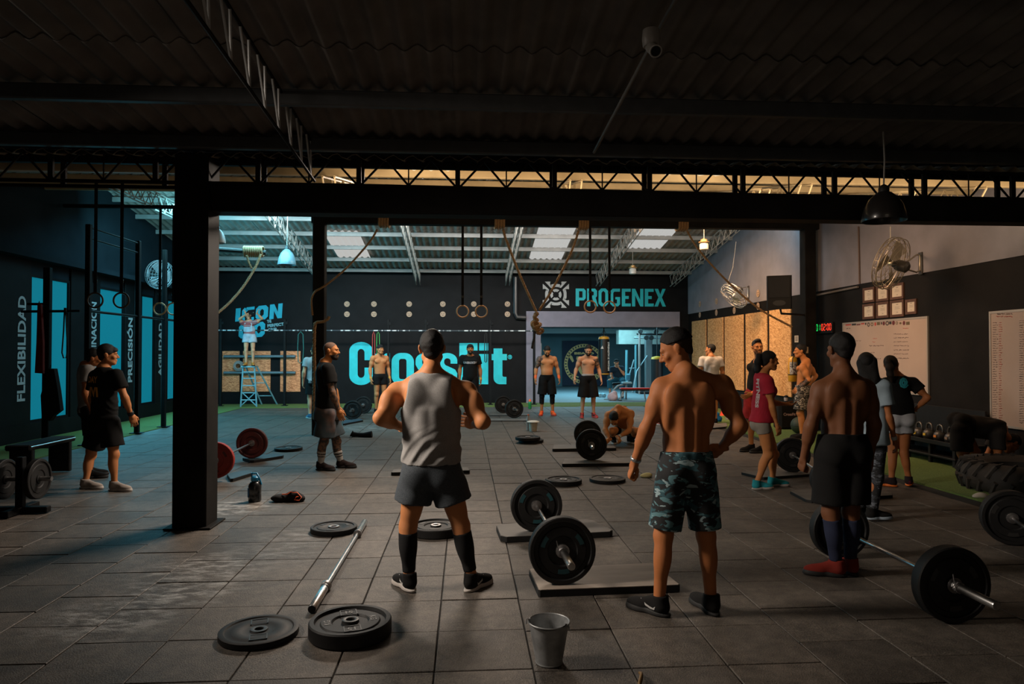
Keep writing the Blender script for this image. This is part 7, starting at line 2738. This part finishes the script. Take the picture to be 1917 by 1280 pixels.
def wall_fan(label, c, axis, anchor, R, m, dark):
    """caged fan: rings and wires, blades, motor, bent bracket to the wall"""
    t_ = thing('wall_fan', label, 'fan', c)
    ax = nrm(axis)
    u = nrm(np.cross(ax, (0, 0, 1)))
    v = np.cross(u, ax)
    P = lambda r, a, h: np.asarray(c) + u * r * math.cos(a) + v * r * math.sin(a) + ax * h
    for (r, h, rr) in ((R, .0, .011), (R * .98, .07, .007), (R * .98, -.07, .007), (R * .62, .115, .004), (R * .62, -.115, .004), (R * .25, .13, .004), (R * .82, .1, .004), (R * .82, -.1, .004)):
        obj('cage_ring', MB().tube([P(r, 2 * math.pi * k / 28, h) for k in range(28)], rr, 5, closed=True), m, t_, sm=60)
    for sg in (-1, 1):
        b = MB()
        for k in range(22):
            a = 2 * math.pi * k / 22
            b.tube([P(R * .12, a, sg * .135), P(R * .62, a, sg * .118), P(R * .9, a, sg * .085), P(R, a, 0)], .0028, 3, caps=False)
        obj('cage_wires', b, m, t_, kind='stuff')
    for k in range(3):
        a0 = 2 * math.pi * k / 3 + .4
        vs, fs = [], []
        for i in range(5):
            a = a0 + .95 * i / 4
            for r in (R * .16, R * .55, R * .86):
                vs.append(P(r, a + (.25 if r > R * .5 else 0), -.035 + .07 * i / 4))
        n = len(vs)
        vs += [p + ax * .004 for p in vs]
        for i in range(4):
            for j in range(2):
                q = (i * 3 + j, i * 3 + j + 1, i * 3 + j + 4, i * 3 + j + 3)
                fs.append(q)
                fs.append(tuple(reversed([x + n for x in q])))
        obj('blade', MB().add(vs, fs), m, t_, sm=60)
    obj('motor', MB().tube([P(0, 0, -.05), P(0, 0, -.10), P(0, 0, -.24), P(0, 0, -.27)], [.05, .085, .085, .05], 16), dark, t_, sm=40)
    obj('hub', MB().tube([P(0, 0, -.04), P(0, 0, .05)], [.05, .035], 14), m, t_, sm=40)
    mo = P(0, 0, -.2)
    an = np.asarray(anchor, float)
    up = np.array((0, 0, .14))
    obj('bracket', MB().tube([mo + up * .3, an + up + np.array((-.05, 0, 0)), an + up * .9, an, an - up * .8, an - up + np.array((-.06, 0, 0)), mo - up * .2], .014, 7), m, t_, sm=60)
    obj('wall_plate', MB().box(an + np.array((.012 if an[0] > 0 else -.012, 0, 0)), (.02, .09, .36), bev=.004), dark, t_)
    return t_


FANM = mat('fan_metal', (.42, .36, .28), .35, metal=.7, var=.2)
FAND = mat('fan_motor', (.035, .030, .026), .4)
cf_ = PX(1668, 493, WX - .80)
wall_fan('large metal wall fan on the grey plaster above the certificates', cf_, (-.52, .78, .34), PX(1722, 493, WX - .04), .40, FANM, FAND)
obj('chain', MB().tube([PX(1667, 424, WX - .8), PX(1667, 444, WX - .8), PX(1661, 468, WX - .82)], .008, 5), mat('pale_cord', (.35, .33, .30), .7), SC.objects['wall_fan'])
cf_ = PX(1374, 553, WX - .75)
wall_fan('metal wall fan tilted on the grey plaster between the column and the back wall', cf_, (-.72, -.1, -.70), PX(1400, 548, WX - .04), .36, mat('fan_metal_cool', (.42, .42, .42), .35, metal=.7), FAND)
obj('chain', MB().tube([PX(1378, 452, WX - .5), PX(1372, 500, WX - .55), PX(1358, 543, WX - .7)], .007, 5), mat('pale_cord', (.35, .33, .30), .7), SC.objects['wall_fan.001'])
cf_ = PX(299, 514, XL + .75)
wall_fan('metal wall fan above the blue windows', cf_, (.85, -.45, -.2), PX(277, 512, XL + .04), .34, mat('fan_metal_blue', (.40, .45, .48), .35, metal=.6), FAND)

# extinguisher, notices, cable trunking
ce = PX(1484, 664, WX - .12)
fe = thing('fire_extinguisher', 'yellow fire extinguisher with a pale label on the wall beside the column', 'extinguisher', (ce[0], ce[1], PX(1484, 714, WX - .12)[2]))
zb3, ztp = PX(1484, 714, WX - .12)[2], PX(1484, 667, WX - .12)[2]
hgt = ztp - zb3
YELX = mat('extinguisher_yellow', (.62, .30, .015), .4, coat=.3)
obj('cylinder', MB().lathe([(0, zb3), (.09, zb3), (.10, zb3 + .015), (.10, ztp - .10), (.085, ztp - .04), (.04, ztp)], 22, 'Z', (ce[0], ce[1], 0)), YELX, fe, sm=40)
obj('valve', MB().lathe([(.03, ztp - .01), (.03, ztp + .04), (.018, ztp + .06), (0, ztp + .06)], 12, 'Z', (ce[0], ce[1], 0)), BLACKSTEEL, fe, sm=40)
obj('lever', MB().box((ce[0], ce[1] - .05, ztp + .07), (.02, .16, .02), rot=(.2, 0, 0)), BLACKSTEEL, fe)
obj('hose', MB().tube([(ce[0], ce[1] - .04, ztp + .03), (ce[0] - .06, ce[1] - .12, ztp - .05), (ce[0] - .07, ce[1] - .11, ztp - .25)], .010, 6), BLACKSTEEL, fe, sm=60)
lab_ = [(ce[0] + .1015 * math.cos(a), ce[1] + .1015 * math.sin(a)) for a in (math.radians(q) for q in range(205, 300, 10))]
obj('label', MB().strip([(x, y, zb3 + hgt * .30) for (x, y) in lab_], [(x, y, zb3 + hgt * .78) for (x, y) in lab_], (.001, .001, 0), False), mat('pale_label2', (.42, .40, .36), .6, color2=(.12, .05, .05), vscale=22, mix=(.52, .58)), fe)
obj('strap', MB().lathe([(.1015, zb3 + hgt * .26), (.104, zb3 + hgt * .26), (.104, zb3 + hgt * .29), (.1015, zb3 + hgt * .29)], 22, 'Z', (ce[0], ce[1], 0)), BLACKSTEEL, fe)
obj('wall_hook', MB().box((WX - .02, ce[1], ztp - .05), (.05, .05, .08)), BLACKSTEEL, fe)
for (px, py, w, h, lab) in ((1491, 634, .13, .28, 'small pale paper notice on the wall beside the slim column'), (1510, 655, .10, .24, 'small pale paper tag on the right column')):
    if px == 1491:
        y0, y1, z0, z1 = wall_rect(1488, 628, 1495, 640.5, .0)
        t_ = thing('paper_notice', lab, 'notice', (WX, (y0 + y1) / 2, z0))
        obj('paper', MB().box((WX - .003, (y0 + y1) / 2, (z0 + z1) / 2), (.004, abs(y1 - y0), z1 - z0)), PAPER, t_)
        b = MB()
        for k in range(5):
            b.box((WX - .0058, (y0 + y1) / 2, z1 - (k + 1) * (z1 - z0) / 6.5), (.001, abs(y1 - y0) * .7, .014))
        obj('print', b, INKD, t_, kind='stuff')
    else:
        c = PY(px, py, YR - .123)
        t_ = thing('paper_notice', lab, 'notice', c)
        obj('paper', MB().box(c, (.07, .004, .13)), mat('ochre_paper', (.35, .25, .15), .7), t_)
        obj('tape', MB().box((c[0], c[1] - .003, c[2] + .06), (.03, .002, .02)), INKD, t_)
tk = [PX(1526, 553, WX - .03), PX(1606, 537, WX - .03)]
ob = obj('conduit', MB().tube(tk, .022, 6), mat('pale_trunk', (.14, .12, .11), .5))
setp(ob, 'thin cable trunk running along the edge of the grey plaster', 'conduit')
ob = obj('conduit', MB().tube([PX(1607, 424, WX - .03), PX(1608, 470, WX - .03), PX(1609, 531, WX - .03)], .018, 6), mat('brown_conduit', (.09, .06, .05), .6))
setp(ob, 'upright brown conduit on the grey plaster beside the large fan', 'conduit')

# kettlebell rack along the right wall
ya_, yb_ = PX(1690, 830, 6.95)[1], PX(1800, 850, 6.95)[1]
kr = thing('kettlebell_rack', 'long low black rack along the right wall', 'rack', (6.95, (ya_ + yb_) / 2, 0))
Lr = abs(ya_ - yb_)
SHZ = PX(1740, 846, 6.95)[2]
SHZ = max(.30, min(.55, SHZ))
obj('shelf', MB().box((6.98, (ya_ + yb_) / 2, SHZ), (.48, Lr + .3, .03), bev=.006), BLACKSTEEL, kr)
obj('lip', MB().box((6.73, (ya_ + yb_) / 2, SHZ + .02), (.02, Lr + .3, .06), bev=.004), BLACKSTEEL, kr)
obj('lower_shelf', MB().box((6.98, (ya_ + yb_) / 2, .12), (.48, Lr + .3, .03), bev=.006), BLACKSTEEL, kr)
obj('back_panel', MB().box((7.2, (ya_ + yb_) / 2, .42), (.03, Lr + .3, .75), bev=.004), BLACKSTEEL, kr)
for k in range(4):
    yy = min(ya_, yb_) - .1 + (Lr + .2) * k / 3
    obj('leg', MB().box((6.78, yy, SHZ / 2), (.05, .05, SHZ), bev=.006), BLACKSTEEL, kr)
    obj('leg', MB().box((7.16, yy, SHZ / 2), (.05, .05, SHZ), bev=.006), BLACKSTEEL, kr)
KB = mat('kettlebell_iron', (.022, .020, .019), .38, var=.2, vscale=10)
KBT = [mat('tag_orange', (.62, .20, .02), .5), mat('tag_yellow', (.55, .38, .04), .5), mat('tag_tan', (.20, .14, .10), .5)]
n_k = min(13, int((Lr - .16) / .196) + 1)
for i in range(n_k):
    yy = max(ya_, yb_) - .08 - (Lr - .16) * i / (n_k - 1)
    R = .092 - .002 * (i % 3)
    kx_ = 6.86
    t_ = thing('kettlebell', f'black iron kettlebell on the low rack, {ORD[i]} from the whiteboard end', 'kettlebell', (kx_, yy, SHZ + .015), group='kettlebells on the low rack')
    z0 = SHZ + .0155
    obj('bell', MB().lathe([(0, z0), (R * .62, z0), (R * .95, z0 + R * .5), (R, z0 + R * .9), (R * .85, z0 + R * 1.45), (R * .5, z0 + R * 1.78), (0, z0 + R * 1.85)], 18, 'Z', (kx_, yy, 0)), KB, t_, sm=60)
    obj('handle', MB().tube([(kx_, yy + s_ * .9, z0 + h_) for (s_, h_) in ((-.06, R * 1.5), (-.07, R * 2.05), (-.045, R * 2.6), (0, R * 2.75), (.045, R * 2.6), (.07, R * 2.05), (.06, R * 1.5))], .015, 8), mat('kettlebell_handle', (.10, .095, .09), .3, metal=.6), t_, sm=60)
    obj('tag', MB().box((kx_ - R * .95, yy - .01, z0 + R * .95), (.012, .05, .035)), KBT[(i * 2 + i // 3) % 3], t_)

# tractor tyre, crumpled paper
TYRE = mat('tyre_rubber', (.016, .013, .011), .8, var=.3, vscale=8, bump=.1)
ct = G(1925, 918)
ty = thing('tractor_tyre', 'big ribbed tractor tyre lying on the turf by the right wall', 'tyre', (ct[0], ct[1], 0))
prof = [(.36, .06), (.42, .02), (.58, .0), (.66, .04), (.69, .10), (.69, .24), (.66, .30), (.58, .34), (.42, .32), (.36, .28)]
obj('carcass', MB().lathe(prof, 40, 'Z', (ct[0], ct[1], 0), closed=True), TYRE, ty, sm=50)
for k in range(26):
    a = 2 * math.pi * k / 26
    for sg in (-1, 1):
        p0 = (ct[0] + .70 * math.cos(a + sg * .05), ct[1] + .70 * math.sin(a + sg * .05), .17 + sg * .02)
        p1 = (ct[0] + .66 * math.cos(a + sg * .16), ct[1] + .66 * math.sin(a + sg * .16), .17 + sg * .15)
        p2 = (ct[0] + .52 * math.cos(a + sg * .18), ct[1] + .52 * math.sin(a + sg * .18), .17 + sg * .172)
        obj('lug', MB().tube([p0, p1, p2], [.026, .026, .016], 5), TYRE, ty)
c = G(1836, 932)
f = Field(c - np.array((.14, .1, .02)), c + np.array((.14, .1, .1)), .007)
f.prim(ell(c + np.array((0, 0, .02)), EYE3, (.09, .045, .035)))
f.noise(.012, 60, 7)
f.plane(c, (0, 0, -1))
ob = obj('crumpled_cloth', np_mesh('cloth', [f.mesh()], cloth('pale_cloth', (.42, .38, .33))), None)
setp(ob, 'crumpled pale cloth on the turf edge beside the tyre', 'cloth')

# ================================================================== weights room
# round emblem poster
y_ = 32.9
a, b_ = PY(1053, 722, y_), PY(1136, 638, y_)
bn = thing('wall_banner', 'dark banner with a round gold beard emblem in the weights room', 'banner', ((a[0] + b_[0]) / 2, y_, a[2]))
obj('sheet', MB().box(((a[0] + b_[0]) / 2, y_, (a[2] + b_[2]) / 2), (b_[0] - a[0], .02, b_[2] - a[2])), mat('banner_navy', (.010, .016, .040), .7), bn)
GOLDB = mat('banner_gold', (.95, .55, .20), .6)
yb = y_ - .012
cx_, cy_ = 1093.5, 681
P3 = lambda x, y: PY(x, y, yb)


def flat(name, polys=(), rings=(), m=GOLDB):
    b = MB()
    for p in polys:
        b.prism([P3(*q) for q in p], (0, -.004, 0))
    for (o_, i_) in rings:
        b.strip([P3(*q) for q in o_], [P3(*q) for q in i_], (0, -.004, 0))
    return obj(name, b, m, bn)


circ = lambda r, n=36: [(cx_ + r * 1.0 * math.cos(2 * math.pi * k / n), cy_ + r * math.sin(2 * math.pi * k / n)) for k in range(n)]
flat('ring', rings=[(circ(37.5), circ(31))])
for k in range(40):
    a = 2 * math.pi * k / 40
    o2 = lambda r, da: (cx_ + r * math.cos(a + da), cy_ + r * math.sin(a + da))
    b = MB().prism([PY(*q, yb - .005) for q in (o2(36.2, -.03), o2(36.2, .03), o2(32.6, .025), o2(32.6, -.025))], (0, -.002, 0))
    obj('ring_mark', b, mat('banner_navy', (.010, .016, .040), .7), bn)
p0, p1 = P3(1075, 663), P3(1112, 663)
text('lettering', 'BEARD', GOLDB, p0 + np.array((0, -.006, 0)), p1 - p0, (0, 0, 1), .14, bn, bold=.010, width=float(np.linalg.norm(p1 - p0)))
for sx in (-1, 1):
    flat('glasses_lens', [[(cx_ + sx * 2 + sx * x, cy_ + y) for (x, y) in ((0, -14), (12, -14), (13, -9), (9, -5), (4, -6), (0, -10))]])
    flat('razor', [[(cx_ + sx * x, cy_ + y) for (x, y) in ((22, -14), (27, -18), (29, -14), (22, -3), (19, -5))]])
flat('beard', [[(cx_ + x, cy_ + y) for (x, y) in ((-14, -3), (-8, 1), (0, -2), (8, 1), (14, -3), (12, 10), (7, 18), (0, 26), (-7, 18), (-12, 10))]])
flat('moustache', [[(cx_ + x, cy_ + y) for (x, y) in ((-12, -2), (-4, -4.5), (0, -3), (4, -4.5), (12, -2), (5, .5), (0, -1), (-5, .5))]], m=mat('banner_gold_dark', (.35, .24, .10), .6))
flat('scissors', [[(cx_ + x, cy_ + y) for (x, y) in ((-26, 17), (-10, 24), (-11, 26), (-27, 20))], [(cx_ + x, cy_ + y) for (x, y) in ((26, 17), (10, 24), (11, 26), (27, 20))]])
flat('star', [[(cx_ + x, cy_ + y) for (x, y) in ((-6, 27), (6, 27), (4, 30.5), (-4, 30.5))]])


def heavy_bag(label, px, py0, py1, d, r, lettering=None):
    top, bot = W(px, py0, d), W(px, py1, d)
    t_ = thing('punching_bag', label, 'punching bag', (top[0], top[1], bot[2]))
    L = top[2] - bot[2]
    obj('bag', MB().lathe([(0, 0), (r * .8, .0), (r, .04), (r, L - .10)], 22, 'Z', (top[0], top[1], bot[2])), mat('bag_black', (.012, .012, .013), .35, coat=.2), t_, sm=40)
    obj('crown', MB().lathe([(r, L - .10), (r * .9, L - .03), (r * .4, L), (0, L + .01)], 22, 'Z', (top[0], top[1], bot[2])), mat('bag_yellow', (.70, .34, .02), .45), t_, sm=40)
    obj('chain', MB().tube([(top[0], top[1], top[2]), (top[0], top[1], 2.80)], .018, 6), DARKSTEEL, t_)
    obj('stripe', MB().lathe([(r * 1.004, .05), (r * 1.01, .05), (r * 1.01, .075), (r * 1.004, .075)], 22, 'Z', (top[0], top[1], bot[2])), mat('bag_yellow', (.70, .34, .02), .45), t_)
    if lettering:
        p = W(px + 4, py0 + 11, d)
        text('lettering', lettering, mat('bag_print', (.6, .6, .58), .6), (p[0] + .02, top[1] - r - .004, p[2]), (0, 0, -1), (1, 0, 0), .075, t_, bold=.002, width=L * .72)
    return t_


hb = heavy_bag('black punching bag with yellow crown and upright lettering in the opening', 1130.5, 629, 703, 22.9, .185, 'STRENGTH IS WITHIN')
for sx in (-1, 1):
    p = W(1130.5, 629, 22.9)
    obj('strap', MB().tube([(p[0] + sx * .18, p[1], p[2] - .12), (p[0], p[1], p[2] + .22)], .008, 5), DARKSTEEL, hb)
p = W(1127, 650, 22.9)
obj('logo', MB().prism([(p[0] - .09, hb.location[1] - .182, p[2] - .05), (p[0] + .01, hb.location[1] - .188, p[2] - .05), (p[0] - .02, hb.location[1] - .186, p[2] + .06)], (0, -.004, 0)), mat('bag_print', (.6, .6, .58), .6), hb)
obj('hanger', MB().box((hb.location[0], hb.location[1], 2.76), (.14, .14, .05)), DARKSTEEL, hb)
heavy_bag('second black punching bag deeper in the weights room', 1230, 667, 740, 25.5, .22)

MET = mat('machine_grey', (.11, .125, .13), .5, metal=.2)
METL = mat('machine_pale', (.20, .25, .27), .45, metal=.3)
cm = PY(1215, 740, 27.0)
cr_ = thing('cable_machine', 'tall grey multi gym machine with round weights on its top bar', 'machine', (cm[0], 27.0, 0))
pA, pB = PY(1197, 700, 26.6), PY(1214, 700, 27.0)
obj('upright', MB().tube([(pA[0], 26.6, 0), (pA[0], 26.6, PY(1197, 622, 26.6)[2])], .05, 10), mat('machine_bronze', (.30, .24, .22), .4, metal=.4), cr_, sm=60)
obj('column', MB().box((pB[0], 27.0, 1.25), (.28, .2, 2.35), bev=.02), MET, cr_)
q0, q1 = PY(1192, 625, 26.6), PY(1240, 626, 26.6)
obj('top_bar', MB().tube([q0, q1], .035, 8), BLACKSTEEL, cr_, sm=60)
q0, q1 = PY(1187, 632, 26.6), PY(1236, 633, 26.6)
obj('top_bar', MB().tube([q0, q1], .03, 8), METL, cr_, sm=60)
for (px, py) in ((1199, 620), (1228, 620.5), (1210, 632), (1219.5, 632)):
    c = PY(px, py, 26.5)
    obj('round_weight', MB().lathe([(0, -.05), (.085, -.05), (.09, -.03), (.09, .03), (.085, .05), (0, .05)], 18, 'Y', c), RUBBER, cr_, sm=40)
obj('base', MB().box((cm[0] + .3, 26.9, .05), (1.6, .7, .08), bev=.02), BLACKSTEEL, cr_)
obj('arm', MB().tube([(pB[0] - .1, 26.8, 1.5), (pB[0] - .6, 26.5, .9), (pB[0] - .75, 26.4, .2)], .025, 8), METL, cr_, sm=60)
# leg press / bars between the man and the machine
lm_ = thing('lever_machine', 'pale blue lever machine behind the seated man', 'machine', PY(1180, 735, 27.4))
P4 = lambda px, py, Y=27.4: PY(px, py, Y)
obj('lever', MB().tube([P4(1187, 673), P4(1172, 722)], .03, 8), METL, lm_, sm=60)
obj('lever', MB().tube([P4(1190, 700), P4(1183, 738)], .03, 8), METL, lm_, sm=60)
obj('handle', MB().tube([P4(1178, 689), P4(1191, 689)], .022, 8), METL, lm_, sm=60)
obj('post', MB().tube([P4(1190, 645, 28), P4(1190, 738, 28)], .05, 8), mat('machine_teal', (.10, .24, .27), .5), lm_, sm=60)
obj('post', MB().tube([P4(1173, 655, 28), P4(1172, 738, 28)], .055, 8), mat('machine_teal', (.10, .24, .27), .5), lm_, sm=60)
c = P4(1176, 706)
obj('back_pad', MB().box(c, (.17, .12, .30), rot=(.3, 0, 0), bev=.03), mat('pad_blue_vinyl', (.05, .14, .18), .45), lm_)
obj('frame', MB().tube([P4(1160, 738), P4(1195, 738)], .04, 8), BLACKSTEEL, lm_, sm=60)
# stool under the seated man
zs_ = W(1157, 711, 24.6)
st = thing('bench', 'dark padded bench under the seated man', 'bench', (zs_[0], zs_[1] + .1, 0))
obj('seat', MB().box((zs_[0], zs_[1] + .12, .50), (.46, .40, .08), bev=.03), BLACKSTEEL, st)
for sx in (-.17, .17):
    obj('leg', MB().box((zs_[0] + sx, zs_[1] + .12, .23), (.06, .34, .46), bev=.01), MET, st)
# red bench
r0, r1 = PY(1162, 729, 22.9), PY(1218, 729, 22.9)
zr_ = r0[2]
rb2 = thing('bench', 'flat red padded bench in the opening', 'bench', ((r0[0] + r1[0]) / 2, 23.0, 0))
obj('pad', MB().box(((r0[0] + r1[0]) / 2, 23.05, zr_ + .03), (r1[0] - r0[0], .28, .05), bev=.02), mat('red_vinyl', (.50, .03, .02), .4), rb2)
obj('pad_base', MB().box(((r0[0] + r1[0]) / 2, 23.05, zr_ - .02), (r1[0] - r0[0] - .06, .24, .05), bev=.008), BLACKSTEEL, rb2)
obj('leg', MB().tube([(r0[0] + .1, 23.0, zr_ - .04), (r0[0] - .02, 22.95, .012)], .024, 8), METL, rb2, sm=60)
obj('leg', MB().tube([(r1[0] - .2, 23.0, zr_ - .04), (r1[0] - .15, 23.0, .012)], .024, 8), METL, rb2, sm=60)
obj('foot', MB().box((r0[0] - .02, 22.98, .012), (.08, .4, .022)), BLACKSTEEL, rb2)
# dumbbells, bag and bent frame on the floor of the weights room
c = PY(1126, 722, 24.5)
for i, (px, py, lab) in enumerate(((1122, 723, 'blue dumbbell on the floor under the punching bag, the left one'), (1130, 722, 'blue dumbbell on the floor under the punching bag, the right one'))):
    c = PY(px, py, 24.8)
    z = .075
    t_ = thing('dumbbell', lab, 'dumbbell', (c[0], c[1], 0))
    obj('handle', MB().tube([(c[0], c[1] - .12, z), (c[0], c[1] + .12, z)], .016, 8), STEEL, t_)
    for sy in (-1, 1):
        obj('head', MB().lathe([(0, sy * .06), (.065, sy * .06), (.072, sy * .08), (.072, sy * .14), (.06, sy * .155), (0, sy * .155)], 14, 'Y', (c[0], c[1], z)), mat('pale_blue_vinyl', (.22, .42, .50), .4), t_, sm=40)
c = PY(1147, 742, 23.05)
f = Field(c * (1, 1, 0) - np.array((.3, .25, .02)), c * (1, 1, 0) + np.array((.3, .25, .45)), .014)
f.prim(ell(c * (1, 1, 0) + np.array((0, 0, .13)), EYE3, (.18, .14, .16)))
f.prim(ell(c * (1, 1, 0) + np.array((.06, 0, .24)), EYE3, (.10, .1, .10)))
f.noise(.014, 26, 5)
f.plane((0, 0, .004), (0, 0, -1))
ob = obj('cloth_bag', np_mesh('cloth_bag', [f.mesh()], cloth('pink_white_bag', (.48, .38, .42))), None)
setp(ob, 'pale pinkish bag on the floor of the weights room', 'bag')
bf = thing('floor_stand', 'pale blue bent tube frame on the floor in front of the seated man', 'frame', PY(1150, 742, 23.5))
pts = [PY(1139, 742, 23.5), PY(1148, 731, 23.5), PY(1157, 722, 23.5), PY(1172, 719, 23.55)]
pts[0][2] = .03
obj('tube', MB().tube(pts, .035, 8), METL, bf, sm=60)
obj('foot', MB().box((pts[0][0], pts[0][1], .014), (.3, .08, .026)), METL, bf)
obj('post', MB().tube([pts[-1], (pts[-1][0], pts[-1][1], .005)], .03, 8), METL, bf, sm=60)
obj('pad', MB().box((pts[-1][0] + .02, pts[-1][1], pts[-1][2] + .05), (.34, .3, .07), bev=.025), mat('pale_blue_vinyl', (.22, .42, .50), .4), bf)
sw2 = thing('door_frame_strip', 'pale lit strip along the left edge of the weights room', 'strip', PY(1013, 740, 22.6))
a, b_ = PY(1012.5, 740, 22.5), PY(1012.5, 642, 22.5)
obj('strip', MB().box((a[0] + .0, 22.5, b_[2] / 2), (.05, .05, b_[2])), METL, sw2)
